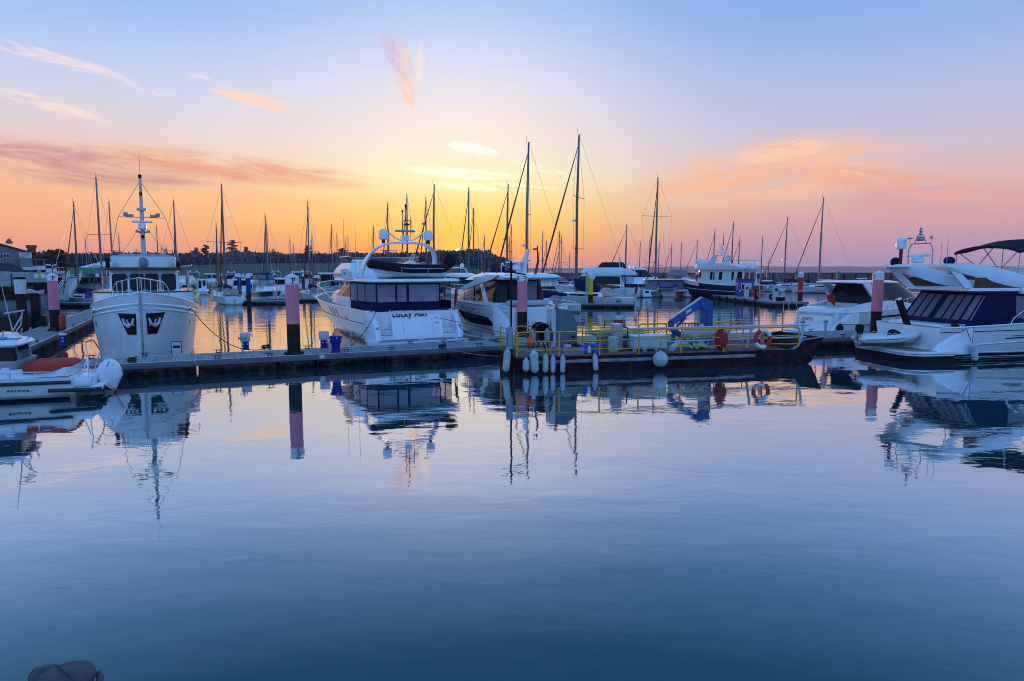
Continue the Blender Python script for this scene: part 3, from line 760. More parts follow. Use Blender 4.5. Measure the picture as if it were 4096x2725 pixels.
class Cabin:
    """stack of plan outlines: levels = (z, x_aft, x_fwd, half width aft, half width fwd, nose length)"""
    def __init__(s, levels, rc=.12): s.lv = levels; s.rc = rc
    def at(s, z):
        L = s.lv
        if z <= L[0][0]: return L[0][1:]
        for a, b in zip(L, L[1:]):
            if z <= b[0]:
                f = (z-a[0])/max(1e-6, b[0]-a[0]); return tuple(p+(q-p)*f for p, q in zip(a[1:], b[1:]))
        return L[-1][1:]
    def pt(s, p, z, side=1, off=0):
        """p 0..1 aft face, 1..2 side, 2..3 nose"""
        x0, x1, wa, wf, nl = s.at(z)
        def raw(p):
            if p <= 1: return Vector((x0, wa*p, 0))
            if p <= 2:
                f = p-1; return Vector((x0+(x1-nl-x0)*f, wa+(wf-wa)*f, 0))
            a = (p-2)*math.pi/2; return Vector((x1-nl+nl*math.sin(a), wf*math.cos(a), 0))
        if abs(p-1) < s.rc:
            a, b, c = raw(1-s.rc), raw(1), raw(1+s.rc*.4); f = (p-1+s.rc)/(2*s.rc)
            q = a*(1-f)**2+b*2*f*(1-f)+c*f*f
        else: q = raw(p)
        if off:
            d = .02; u, v = raw(max(0, p-d)), raw(min(3, p+d)); n = Vector(((v-u).y, -(v-u).x, 0))
            if n.length > 1e-6: q -= n.normalized()*off
        return Vector((q.x, side*q.y, z))
    def rings(s, N=36):
        ps = [3*i/N for i in range(N+1)]; out = []
        for l in s.lv:
            z = l[0]; out.append([s.pt(p, z, 1) for p in ps]+[s.pt(p, z, -1) for p in ps[::-1]][1:-1])
        return out
    def build(s, name, m, parent, ang=40, cap0=True): return MB().loft(s.rings(), cap0=cap0).build(name, m, parent, ang=ang)
    def win(s, specs, off=.012):
        """specs: (side, p0, p1, z0, z1)"""
        b = MB()
        for sd, p0, p1, z0, z1 in specs:
            b.patch(lambda u, v: s.pt(u, v, sd, off), p0, p1, z0, z1, max(3, int((p1-p0)*14)), 4)
        return b
def arch(b, x0, w, z0, z1, lean, r, n=14, pw=4):
    """roll bar across the boat: legs up from (x0,±w,z0) to z1, top leaning by `lean`"""
    pts = []
    for i in range(n+1):
        a = math.pi*i/n; cy = math.cos(a); sy = math.sin(a)
        y = w*math.copysign(abs(cy)**(2/pw), cy); f = abs(sy)**(2/pw)
        pts.append((x0+lean*f, y, z0+(z1-z0)*f))
    b.tube(pts, r, 8); return b
def dome(parent, c, r, h, name='radar_dome', m=None):
    o = MB().lathe([(r*.35, -.18), (r*.35, 0), (r*.9, .01), (r, .08), (r*.98, h*.45), (r*.85, h*.75), (r*.5, h*.95), (0, h)], c, 18).build(name, m or M['gel'], parent)
    return o
def flag(parent, P, label, h=1.1, w=.6, cols=('redcloth',), name='ensign', lean=.25, droop=True, rz=0, cat=True, spread=.45):
    """drooping ensign on its staff; its own thing when no parent given"""
    o = thing('ensign', label, 'flag', P, rz, 'red ensigns')
    MB().tube([(0, 0, 0), (lean*.9, 0, h*1.35)], .017, 6).build('flagstaff', M['steel'], o)
    b = MB(); n = 10
    def f(u, v):
        x = lean*.88*(1-u*.75)+.02+v*w*spread+.05*math.sin(v*9+u*3)*v; return (x, .07*math.sin(v*11+u*2), h*1.3-u*h*.85-v*w*.45)
    b.patch(f, 0, 1, 0, 1, n, n); b.build('flag_cloth', M['redcloth'], o, ang=180)
    c = MB()
    def g(u, v):
        p = f(u, v); return (p[0]-.012, p[1]-.012, p[2])
    for k in (.10, .22): c.patch(g, k, k+.05, .02, .42, 2, 4)
    c.patch(g, .02, .42, .16, .24, 4, 2); c.build('canton', M['pilewhite'], o, ang=180)
    return o
def fender(P, label, L=.75, r=.12, m='fender', tilt=0, rz=0, line=.6, group='white fenders', ball=False, name='fender'):
    o = thing(name, label, 'fender', P, rz, group)
    b = MB()
    if ball: b.lathe([(0, -r*1.02), (r*.5, -r*.92), (r*.86, -r*.55), (r, 0), (r*.9, r*.5), (r*.6, r*.85), (r*.25, r*1.05), (.05, r*1.12), (.05, r*1.25), (0, r*1.26)], n=24)
    else: b.lathe([(0, -L/2), (r*.35, -L/2), (r*.55, -L/2+.03), (r*.92, -L/2+r*.55), (r, -L/2+r*1.1), (r, L/2-r*1.1), (r*.92, L/2-r*.55), (r*.5, L/2-.02), (r*.3, L/2+.03), (r*.3, L/2+.08), (0, L/2+.085)], n=18)
    if tilt:
        Mx = Matrix.Rotation(tilt, 3, 'Y'); b.v = [tuple(Mx @ Vector(v)) for v in b.v]
    b.build('fender_body', M[m], o)
    if line:
        h = r*1.2 if ball else L/2+.06; x = math.sin(tilt)*h
        MB().tube([(x, 0, h*math.cos(tilt)), (x*.9, .02, h+line)], .012, 5).build('fender_line', M['rope'], o)
    return o
def outboard(b0, parent, x, y, z, s=1.0, m='dkgrey', tilt=.0, name='outboard_motor', rz=0):
    """powerhead cowl, leg and propeller as one part group"""
    T = Matrix.Translation((x, y, z)) @ Matrix.Rotation(rz, 4, 'Z') @ Matrix.Rotation(tilt, 4, 'Y') @ Matrix.Scale(s, 4)
    b = MB()
    def rr(z0, x0, x1, w): return [(x0+(x1-x0)*(.5-.5*math.copysign(abs(math.cos(a))**.7, math.cos(a))), w*math.copysign(abs(math.sin(a))**.6, math.sin(a)), z0) for a in [2*math.pi*i/18 for i in range(18)]]
    b.loft([rr(0, -.42, .10, .15), rr(.12, -.50, .16, .20), rr(.42, -.52, .16, .20), rr(.56, -.46, .10, .17), rr(.62, -.36, .0, .11)])
    b.v = [tuple(T @ Vector(v)) for v in b.v]; o = b.build(name, M[m], parent)
    c = MB(); c.loft([rr(0, -.38, .04, .11), rr(-.35, -.34, -.02, .07), rr(-.72, -.30, -.08, .05), rr(-.8, -.32, -.04, .06)])
    c.box((-.20, 0, -.62), (.34, .18, .03)); c.box((.06, 0, -.08), (.14, .16, .26), bev=.02)
    c.v = [tuple(T @ Vector(v)) for v in c.v]; c.build('outboard_leg', M['dkgrey'], o)
    return o
def rib_tube(pts_fn, r, n=40, m=10):
    return None
def hull_t(h, y, z):
    """t on the forward half where the hull side at height z is y off the centre line"""
    lo, hi = h.fwd, .999
    for _ in range(30):
        m = (lo+hi)/2
        if h.pt(m, h.vz(m, z)).y > y: lo = m
        else: hi = m
    return lo
def hull_poly(h, pts, side, off=.015):
    return [h.pt(hull_t(h, y, z), h.vz(hull_t(h, y, z), z), side, off) for y, z in pts]
def hull_panel(h, y00, y01, z1, y10, y11, z0, side, off=.015, n=6):
    """four cornered panel near the bow: top edge y00..y01 at z1, bottom y10..y11 at z0"""
    b = MB()
    def f(u, v):
        z = z0+(z1-z0)*v; a = y10+(y00-y10)*v; c = y11+(y01-y11)*v; y = a+(c-a)*u
        t = hull_t(h, y, z); return h.pt(t, h.vz(t, z), side, off)
    b.patch(f, 0, 1, 0, 1, n, n); return b
def porthole(h, t, z, side, rx=.12, rz=.2, off=.015):
    b = MB(); c = []
    for i in range(16):
        a = 2*math.pi*i/16; tt = t+rx/h.L*math.cos(a); zz = z+rz*math.sin(a); c.append(h.pt(tt, h.vz(tt, zz), side, off))
    b.add(c, [list(range(16))]); return b

# ================================================================== wooden trawler yacht, bow towards us
def trawler():
    hd = R(90+26.3); L = 17.0
    bow = at_Y(566, 1300, 32.5); d = Vector((math.cos(hd+math.pi), math.sin(hd+math.pi), 0))   # bow points towards the camera
    org = Vector((bow.x, bow.y, 0))-d*L
    r = thing('trawler_yacht', 'white wooden trawler yacht seen bow on, anchors in dark pockets, tall signal mast', 'motor yacht', org, hd+math.pi)
    h = Hull(L, 5.25, 2.2, 3.55, tr=.80, fwd=.55, p=2.6, q=.72, rake=.012, e0=.03, e1=.26, sheer=2.6, draft=1.6)
    m, t, b = newmat('painted_planking')
    tc = t.n('ShaderNodeTexCoord'); sp = t.n('ShaderNodeSeparateXYZ', Vector=tc.outputs['Object'])
    fr = t.math('FRACT', t.math('DIVIDE', sp.outputs[2], .155)); g = t.smooth(t.math('ABSOLUTE', t.math('SUBTRACT', fr, .5)), .46, .5)
    nz = t.n('ShaderNodeTexNoise', Vector=tc.outputs['Object'], Scale=1.6, Detail=6.0, Roughness=.65)
    c = t.mix(t.smooth(nz.outputs[0], .35, .7), (.70, .71, .72), (.60, .61, .62)); c = t.mix(t.math('MULTIPLY', g, .22), c, (.2, .19, .18))
    t.nt.links.new(c, b.inputs['Base Color']); b.inputs['Roughness'].default_value = .34
    bp = t.n('ShaderNodeBump', Height=t.math('MULTIPLY_ADD', g, -1.0, t.math('MULTIPLY', nz.outputs[0], .6)), Strength=.35, Distance=.012); t.nt.links.new(bp.outputs[0], b.inputs['Normal'])
    M['plank'] = m
    h.build(r, m, 34, 14); h.deck(r, M['teak'], drop=.55, inset=.06)
    for sd in (1, -1):
        b = MB(); b.tube(h.rail_line(1, sd, 0, .9993, 34, off=-.02, dz=.01), .045, 8); b.build('cap_rail', M['gel'], r)
        for z0, z1, rr in ((1.95, 3.02, .062), (1.76, 2.80, .045)):
            b = MB(); pts = []
            for i in range(31):
                tt = min(.9985, i/30); z = z0+(z1-z0)*tt**2.4; pts.append(h.pt(tt, h.vz(tt, z), sd, .012))
            b.tube(pts, rr, 6); b.build('rubbing_strake', M['gel'], r)
        # stem post side, anchor pocket, anchor
        pk = hull_panel(h, .20, 1.02, 2.55, .22, .62, 1.52, sd, .012).build('anchor_pocket', M['rust'], r)
        def A(y, z, off=.12):
            tt = hull_t(h, y, z); return h.pt(tt, h.vz(tt, z), sd, 0)+Vector((off, 0, 0))
        b = MB(); b.tube([A(.62, 2.25), A(.52, 1.98, .16)], .035, 6)
        b.tube([A(.80, 2.30), A(.72, 2.05, .16), A(.56, 1.93, .2), A(.40, 2.05, .18), A(.33, 2.34)], [.05, .075, .085, .075, .04], 6)
        b.tube([A(.88, 2.02, .12), A(.28, 1.98, .14)], .022, 6)
        b.build('anchor', M['ltgrey'], r)
        for t0, z in ((.70, 1.80), (.775, 1.86)): porthole(h, t0, z, sd, .15, .16).build('porthole', M['glassdk'], r)
        # fairlead
        tt = .80; p = h.pt(tt, h.vz(tt, 2.62), sd, .03)
        MB().lathe([(.16, -.04), (.16, .03), (.1, .04), (.1, .0)], p, 14, Matrix.Rotation(R(-90*sd), 3, 'X')).build('fairlead', M['steel'], r)
        p = h.pt(.95, 1, sd); b = cleat_mb(.45, .12); b.v = [(v[0]*.6, v[1], v[2]) for v in b.v]; o = b.build('deck_cleat', M['steel'], r); o.location = (p.x-.5, p.y-sd*.05, p.z+.03)
    MB().tube([h.pt(.9993, v/8, 1)+Vector((.03, -h.pt(.9993, v/8, 1).y, 0)) for v in range(9)], .055, 6).build('stem_band', M['alu'], r)
    h.pulpit(r, M['steel'], .90, .72, r=.026, mid=False, n=10, inset=.25)
    # portuguese bridge, wheelhouse, flybridge
    xw = L-7.2
    pb = Cabin([(2.1, xw-6.5, L-3.9, 2.45, 2.42, 1.9), (3.44, xw-6.5, L-4.2, 2.52, 2.50, 2.0)])
    pb.build('bridge_wall', M['gel'], r)
    b = MB(); b.tube([pb.pt(1+2*i/24, 3.45) for i in range(25)]+[pb.pt(3-2*i/24, 3.45, -1) for i in range(25)], .045, 6); b.build('wooden_cap', M['wood'], r)
    wh = Cabin([(2.6, xw-6, xw+.35, 1.76, 1.76, .30), (3.3, xw-6, xw+.30, 1.76, 1.76, .30), (4.62, xw-6, xw+.02, 1.72, 1.72, .28)], rc=.02)
    wh.build('wheelhouse', M['gel'], r)
    def front(y0, y1, z0, z1, off, bev=.1):
        f = lambda y, z: Vector((xw+.36+.28*-((z-3.3)/1.32)+off-.06*(y/2.0)**2*3, y, z))
        c = [(y0+bev, z0), (y1-bev, z0), (y1, z0+bev), (y1, z1-bev), (y1-bev, z1), (y0+bev, z1), (y0, z1-bev), (y0, z0+bev)]
        return MB().add([f(y, z) for y, z in c], [list(range(8))])
    for y0, y1 in ((-1.60, -.86), (-.72, -.03), (.03, .72), (.86, 1.60)):
        front(y0, y1, 3.48, 4.42, .10).build('wheelhouse_window', M['glassdk'], r)
    for y in (.35, -.5): MB().tube([(xw+.34, y, 4.5), (xw+.40, y+.25, 3.95)], .012, 5).build('wiper', M['dkgrey'], r)
    for sd in (1, -1):
        wh.win([(sd, 1.55, 1.72, 3.5, 4.4), (sd, 1.78, 1.98, 3.5, 4.4)]).build('side_window', M['glassdk'], r)
    rf = Cabin([(4.62, xw-6.6, xw+.75, 1.95, 1.9, .5), (4.70, xw-6.6, xw+.8, 1.98, 1.93, .5), (4.78, xw-6.6, xw+.6, 1.95, 1.88, .5)]); rf.build('visor_roof', M['brown'], r)
    fb = Cabin([(4.74, xw-3.6, xw+.25, 1.62, 1.62, .75), (5.38, xw-3.6, xw+.30, 1.66, 1.66, .8)]); fb.build('flybridge_coaming', M['gel'], r)
    fc = Cabin([(5.38, xw-3.6, xw+.28, 1.62, 1.62, .8), (5.46, xw-3.6, xw+.15, 1.5, 1.5, .8), (5.52, xw-3.5, xw-.2, 1.1, 1.1, .8)]); fc.build('flybridge_cover', M['grey'], r)
    MB().sphere((xw+.34, 0, 5.02), .28, 18, 12, (.5, .85, 1.2)).build('searchlight_cover', M['greycanvas'], r)
    for sd in (1, -1):
        MB().box((xw+.1, sd*1.76, 4.95), (.5, .2, .34), bev=.04).build('sidelight_board', M['black'], r)
        MB().tube([(xw-.2, sd*1.85, 4.83), (xw-.3, sd*2.45, 4.9), (xw-1.6, sd*2.5, 4.95)], .035, 6).build('boat_boom', M['cream'], r)
    # mast
    mx = xw-1.3
    MB().tube([(mx, 0, 5.3), (mx, 0, 7.1), (mx-.05, 0, 9.9)], [.145, .125, .065], 12).build('signal_mast', M['ltgrey'], r)
    o = MB().box((mx+.05, 0, 8.12), (.4, .50, .16), bev=.03).build('lamp_platform', M['mastwhite'], r)
    b = MB(); b.tube([(mx, -1.22, 7.66), (mx, 1.22, 7.66)], .022, 6); b.build('yard', M['alu'], r)
    for s in (-1, 1):
        MB().box((mx+.05, s*.62, 7.74), (.22, .42, .16), bev=.03).build('floodlight', M['grey'], r)
        MB().box((mx+.05, s*.82, 7.82), (.24, .24, .2), bev=.03).build('deck_lamp', M['grey'], r)
    MB().box((mx+.18, 0, 7.40), (.16, 1.1, .13), bev=.05).build('radar_scanner', M['gel'], r)
    MB().lathe([(.12, -.2), (.23, -.1), (.23, .1), (.14, .2)], (mx+.12, 0, 7.12), 16).build('radar_drum', M['gel'], r)
    for s in (-1, 1): MB().tube([(mx+.1, s*.1, 6.8), (mx+.25, s*.34, 6.86)], [.04, .08], 8).build('loudhailer', M['alu'], r)
    MB().sphere((mx+.24, 0, 6.55), .1, 12, 8).build('navigation_lamp', M['text'], r)
    MB().sphere((mx+.10, 0, 9.0), .09, 12, 8, (1, 1, 1.5)).build('navigation_lamp', M['text'], r)
    MB().box((mx-.05, 0, 10.0), (.14, .18, .22), bev=.03).build('masthead_lamp', M['text'], r)
    MB().tube([(mx-.05, 0, 10.0), (mx-.05, .02, 11.35)], .012, 5).build('whip_aerial', M['alu'], r)
    for s in (-1, 1):
        MB().tube([(mx-.05, 0, 9.75), (mx-.05, s*1.22, 7.66), (mx-2.0, s*1.9, 5.1)], .016, 5).build('shroud', M['tan'], r)
        MB().tube([(mx-.05, s*.1, 7.2), (mx-.6, s*1.2, 5.5)], .012, 5).build('shroud', M['tan'], r)
    MB().tube([(mx-.03, 0, 9.4), (L-.15, 0, 3.75)], .007, 4).build('forestay', M['alu'], r)
    # after body: awning poles and side gear seen past the wheelhouse
    ac = Cabin([(2.2, 1.2, xw-6, 1.9, 1.95, .2), (3.7, 1.4, xw-6, 1.8, 1.9, .2)]); ac.build('after_cabin', M['gel'], r)
    for sd in (1, -1):
        MB().box((xw-4.5, sd*2.25, 4.0), (3.4, .10, .5), bev=.03).build('awning', M['tan'], r)
        for x in (xw-3, xw-6): MB().tube([(x, sd*2.3, 2.4), (x, sd*2.3, 4.6)], .03, 6).build('awning_pole', M['cream'], r)
        MB().tube([(xw-7, sd*2.4, 3.15), (xw-2, sd*2.45, 3.25)], .03, 6).build('side_rail', M['wood'], r)
    q = h.pt(.80, h.vz(.80, 2.62), 1, .06); q2 = h.pt(.80, h.vz(.80, 2.62), -1, .06)
    T = Matrix.Translation(org) @ Matrix.Rotation(hd+math.pi, 4, 'Z')
    rope([T @ q, at_z(1052, 1397, DZ+.12)], .02, 'dark mooring line from the trawler bow down to the near pontoon cleat', sag=.75)
    rope([T @ q2, at_z(345, 1345, DZ+.05)], .016, 'slack line from the trawler bow to the left side pontoon', sag=.3)
trawler()

# ================================================================== rigid inflatables
def rib(parent_loc, rz, L, B, r, label, col='dkgrey', stripe='ltgrey', hullc='gel', z=0, motor=True, console=True, pitch=0, mc='dkgrey', rope_on=True, tz=.42):
    o = thing('inflatable_boat', label, 'dinghy', parent_loc, rz)
    if pitch: o.rotation_euler = (0, pitch, rz)
    n = 46; pts = []; rad = []
    xs = L-r; w = B/2-r
    for i in range(n+1):
        f = i/n
        a = abs(f-.5)*2                       # 1 at the sterns, 0 at the bow
        if a > .42: x = (xs*.62)*(1-(a-.42)/.58); y = w
        else:
            q = a/.42*math.pi/2; x = xs*.62+(xs*.38)*math.cos(q); y = w*math.sin(q)**.85
        zz = tz+r+.28*max(0, (x/xs-.45)/.55)**2
        pts.append((x, y if f < .5 else -y, zz)); rad.append(r*(1 if a < .9 else 1-.75*((a-.9)/.1)**2))
    MB().tube(pts, rad, 16).build('tube', M[col], o)
    for sd in (1, -1):
        b = MB(); q = [Vector(p)+Vector((r*.55*(p[0]/xs)**4, sd*r*.985*(1-.6*(p[0]/xs)**6), .0)) for p in pts if (p[1] > .02 if sd > 0 else p[1] < -.02) and p[0] > .25]
        b.tube(q, .022, 6); b.build('rubbing_strake', M[stripe], o)
    hh = Hull(L*.93, B-2*r+.15, tz+.08, tz+.36, tr=.9, draft=0.0, fwd=.3, p=2.0, q=.9, rake=.10, e0=.55, e1=.8); k = hh.build(o, M[hullc], 16, 6); k.location = (.1, 0, 0)
    MB().box((L*.40, 0, tz+.08), (L*.72, B-2*r, .06)).build('floor', M['ltgrey'], o)
    MB().box((.14, 0, tz+.2), (.07, B-2*r, .50), bev=.02).build('transom_board', M['grey'], o)
    if console:
        b = MB(); b.xz([(L*.40, .5), (L*.55, .5), (L*.53, 1.0), (L*.44, 1.18), (L*.40, 1.1)], -.32, .32); c = b.build('console', M['gel'], o)
        b = MB(); b.quad((L*.45, -.3, 1.16), (L*.45, .3, 1.16), (L*.41, .26, 1.55), (L*.41, -.26, 1.55)); b.build('windscreen', M['clear'], c)
        b = MB(); b.tube([(L*.45, -.31, 1.14), (L*.405, -.27, 1.57), (L*.405, .27, 1.57), (L*.45, .31, 1.14)], .02, 6); b.build('windscreen_frame', M['gel'], c)
        MB().tube([(L*.37+.03*math.sin(i), .17*math.cos(i*.63), 1.0+.17*math.sin(i*.63)) for i in range(10)], .018, 6, closed=True).build('steering_wheel', M['black'], c)
        MB().box((L*.28, 0, .72), (.4, .62, .42), bev=.06).build('helm_seat', M['dkgrey'], o)
        MB().box((L*.28-.2, 0, 1.0), (.1, .6, .3), bev=.04).build('seat_back', M['dkgrey'], o)
    if rope_on:
        for sd in (1, -1):
            b = MB(); b.tube([(L*(.3+.05*i), sd*(B/2-r), tz+2*r+.02+(.09 if i % 2 else 0)) for i in range(9)], .014, 5); b.build('grab_line', M['steel'], o)
    if motor: outboard(None, o, -.02 if console else .30, 0, tz+.58, 1.2 if console else .62, mc, tilt=R(-34) if console else R(4))
    return o

# ================================================================== white flybridge yacht, stern to us
def flybridge_yacht():
    hd = R(120); org = Vector((-4.98, 39.9, 0)); T = Matrix.Translation(org) @ Matrix.Rotation(hd, 4, 'Z')
    r = thing('flybridge_yacht', 'large white flybridge yacht moored stern on, navy cockpit canvas, two domes on its arch', 'motor yacht', org, hd)
    L = 19.2
    h = Hull(L, 5.95, 2.15, 2.80, tr=.95, fwd=.42, p=2.5, q=.82, rake=.085, e0=.20, e1=.62, sheer=1.6, flare=.10, draft=.4)
    k = h.build(r, M['gel'], 34, 12); k.location = (1.75, 0, 0); X0 = 1.75
    o = h.deck(r, M['teak'], drop=.10, inset=.10); o.location = (X0, 0, 0)
    for sd in (1, -1):
        MB().tube(h.rail_line(1, sd, 0, .999, 30, off=.0), .045, 8).build('gunwale', M['gel'], r).location = (X0, 0, 0)
        b = MB(); b.tube([h.pt(t/20*.75, h.vz(t/20*.75, 1.28+.35*t/20), sd, .008) for t in range(21)], .018, 6); b.build('hull_line', M['text'], r).location = (X0, 0, 0)
        b = MB(); b.tube([h.pt(.05+t/20*.94, h.vz(.05+t/20*.94, .62+.5*t/20), sd, .004) for t in range(21)], .03, 6); b.build('chine', M['gel'], r).location = (X0, 0, 0)
        for t0, t1, z0, z1 in ((.37, .385, 1.55, 2.05), (.41, .425, 1.58, 2.08), (.45, .465, 1.62, 2.12), (.68, .69, 1.85, 2.1), (.72, .73, 1.9, 2.15), (.27, .283, 1.42, 1.62), (.075, .09, 1.28, 1.48), (.025, .037, 1.25, 1.45), (.0, .012, 1.22, 1.4)):
            h.patch(t0, t1, h.vz(t0, z0), h.vz(t0, z1), (sd,), .012, 3).build('hull_window', M['glassdk'], r).location = (X0, 0, 0)
    # boarding platform
    b = MB(); b.prism([(0, -2.65), (.12, -2.95), (.45, -3.05), (1.9, -3.05), (1.9, 3.05), (.45, 3.05), (.12, 2.95), (0, 2.65)], .26, Matrix.Translation((0, 0, .24))); p = b.build('boarding_platform', M['gel'], r)
    MB().box((.98, 0, .506), (1.5, 5.7, .012)).build('platform_planking', M['teak'], p)
    MB().tube([(-.02, -2.4, .37), (-.02, 2.4, .37)], .03, 6).build('platform_fender', M['bluepile'], p)
    for y in (-1.9, .3): 
        c = cleat_mb(.36, .1); c.v = [(v[1]+.12, v[0]+y, v[2]+.5) for v in c.v]; c.build('platform_cleat', M['steel'], p)
    # transom: garage door between two stairs, quarters
    b = MB(); gp = [(2.6, .5), (1.30, .5), (1.33, .8), (1.48, 1.4), (1.75, 1.95), (1.95, 2.22), (2.6, 2.3)]; b.xz(gp, -1.62, 1.62); g = b.build('garage_door', M['gel'], r, ang=25)
    def gx(z):
        for (x0, z0), (x1, z1) in zip(gp[1:], gp[2:]):
            if z <= z1: return x0+(x1-x0)*(z-z0)/(z1-z0)
        return 1.95
    lettering('Lucky Ash', .54, lambda x, y: (gx(1.98+y)-.03, -x+.40, 2.0+y)).build('name_lettering', M['text'], g)
    for x in (-.93, .98):
        MB().tube([(gx(z)-.006, -x+.0, z) for z in (.7, 1.0, 1.4, 1.8)], .008, 4).build('panel_seam', M['grey'], g)
    MB().tube([(gx(1.35)-.01, -1.15, 1.45), (gx(1.35)-.01, -1.40, 1.45)], .02, 6).build('locker_handle', M['dkgrey'], g)
    for sd in (1, -1):
        b = MB(); b.xz([(2.6, .5), (1.2, .5), (1.2, .78), (1.55, .78), (1.55, 1.1), (1.9, 1.1), (1.9, 1.45), (2.25, 1.45), (2.25, 1.8), (2.6, 1.8)], *(sorted((sd*1.62, sd*2.48)))); s = b.build('stair', M['gel'], r)
        for x, z in ((1.375, .785), (1.725, 1.105), (2.07, 1.455)): MB().box((x, sd*2.04, z), (.30, .74, .014)).build('stair_tread', M['teak'], s)
        b = MB(); n = 12; rings = []
        for i in range(n+1):
            f = i/n; z = .35+1.87*f; xa = .78+.25*f+1.0*f**2.6; wv = .12+.13*(1-f)
            rings.append([(2.5, sd*2.46, z), (xa+.10, sd*2.46, z), (xa, sd*(2.60), z), (xa+.06, sd*(2.80), z), (xa+.4, sd*2.92, z), (2.5, sd*2.96, z)])
        b.loft(rings); q = b.build('stern_quarter', M['gel'], r)
        MB().lathe([(.10, -.03), (.10, .02), (.06, .03), (.05, .0)], (1.02, sd*2.66, 1.28), 14, Matrix.Rotation(R(-90), 3, 'Y')).build('fairlead', M['steel'], q)
        MB().box((1.95, sd*2.7, 2.25), (.5, .2, .05), bev=.02).build('cleat_recess', M['dkgrey'], q)
        MB().tube([(1.35, sd*2.44, .9), (1.40, sd*2.44, 1.5), (1.9, sd*2.44, 2.05)], .018, 6).build('stair_handrail', M['steel'], q)
    # cockpit tent
    w = 2.36; we = -1.62; zb, zm, zt = 2.2, 2.72, 3.86
    def wall(p0, p1, z0, z1, off=0): return MB().add([(p0[0], p0[1], z0), (p1[0], p1[1], z0), (p1[0], p1[1], z1), (p0[0], p0[1], z1)], [(0, 1, 2, 3)])
    def wallbox(p0, p1, z0, z1, th=.02):
        d = Vector((p1[0]-p0[0], p1[1]-p0[1], 0)); c = ((p0[0]+p1[0])/2, (p0[1]+p1[1])/2, (z0+z1)/2)
        return MB().box(c, (d.length, th, z1-z0), math.atan2(d.y, d.x))
    aft = lambda y: (1.78+.20*(y/w)**4, y)
    ys = [w, 1.05, .25, -w]
    prt = [(1.98, w), (3.4, 2.60), (4.7, 2.66), (6.1, 2.68)]
    stb = [(2.3, -2.62), (3.4, -2.66), (4.7, -2.68), (6.1, -2.70)]
    t = r
    sk = MB(); b = wallbox(aft(w), aft(we), zb, zm); wallb = b.build('canvas_skirt', M['navy'], t)
    for seq in (prt, stb): wallbox(seq[0], seq[-1], zb, zm).build('canvas_skirt', M['navy'], t)
    wallbox(aft(w), aft(we), zt-.10, zt).build('canvas_header', M['navy'], t)
    for a, c in ((w, 1.25), (1.15, .55), (.42, we)):
        wallbox(aft(a), aft(c), zm, zt-.10, .008).build('clear_window', M['clear'], t)
    for y, ww in ((w, .10), (1.20, .12), (.48, .16), (we, .08)): MB().box((aft(y)[0], y, (zm+zt)/2-.05), (.03, ww, zt-zm-.02)).build('canvas_strip', M['navy'], t)
    for seq in (prt, stb):
        for a, c in zip(seq, seq[1:]):
            wallbox(a, c, zm, zt-.08, .008).build('clear_window', M['clear'], t)
            MB().box((c[0], c[1], (zm+zt)/2), (.10, .03, zt-zm)).build('canvas_strip', M['navy'], t)
        wallbox(seq[0], seq[-1], zt-.09, zt-.002, .018).build('canvas_header', M['navy'], t)
    # cockpit furniture seen through the clear windows
    MB().box((3.9, .2, 2.55), (.9, 2.2, .7), bev=.08).build('cockpit_sofa', M['ltgrey'], r)
    MB().box((4.0, 0, 2.12), (4.4, 4.7, .06)).build('cockpit_floor', M['teak'], r)
    b = MB(); b.xz([(3.0, 2.15), (5.0, 2.15), (5.0, 3.85), (4.6, 3.85), (3.6, 2.9)], -2.1, -1.3); b.build('flybridge_stair', M['gel'], r)
    MB().box((6.2, 0, 3.0), (.08, 4.9, 1.7)).build('saloon_bulkhead', M['gel'], r)
    for y in (1.1, -.3): MB().box((6.15, y, 2.95), (.02, 1.1, 1.45), bev=.004).build('saloon_door', M['glassdk'], r)
    # saloon and foredeck
    sc = Cabin([(2.1, 6.25, 15.8, 2.42, 2.30, 4.6), (2.75, 6.25, 14.6, 2.36, 2.25, 4.4), (3.95, 6.25, 11.4, 2.2, 2.05, 3.6)]); sc.build('saloon', M['gel'], r)
    for sd in (1, -1):
        sc.win([(sd, 1.10, 1.95, 2.85, 3.75)]).build('saloon_window', M['glassdk'], r)
        sc.win([(sd, 2.05, 2.98, 2.85, 3.75)]).build('windscreen', M['glassdk'], r)
    cr = Cabin([(2.3, 12, 18.3, 1.7, 1.3, 3.0), (2.95, 12, 17.6, 1.5, 1.1, 2.8), (3.12, 12, 16.9, 1.1, .8, 2.5)]); cr.build('coachroof', M['gel'], r)
    h.pulpit(r, M['steel'], .42, .95, r=.024, n=14, mid=True, inset=.1).location = (X0, 0, 0)
    # flybridge deck and fairing
    fd = Cabin([(3.86, 1.55, 12.3, 2.70, 2.6, 3.2), (3.95, 1.25, 12.6, 2.86, 2.7, 3.4), (4.10, 1.32, 12.5, 2.84, 2.65, 3.4)]); fd.build('flybridge_deck', M['gel'], r)
    fb = Cabin([(4.06, 5.2, 13.1, 2.68, 2.55, 3.4), (4.35, 5.6, 13.4, 2.74, 2.6, 3.6), (4.75, 6.2, 13.0, 2.62, 2.45, 3.6), (5.1, 6.9, 12.3, 2.40, 2.2, 3.3)]); fb.build('flybridge_fairing', M['gel'], r)
    MB().tube([fb.pt(1+2*i/30, 4.36, 1, .02) for i in range(31)]+[fb.pt(3-2*i/30, 4.36, -1, .02) for i in range(31)], .03, 5).build('fairing_line', M['grey'], r)
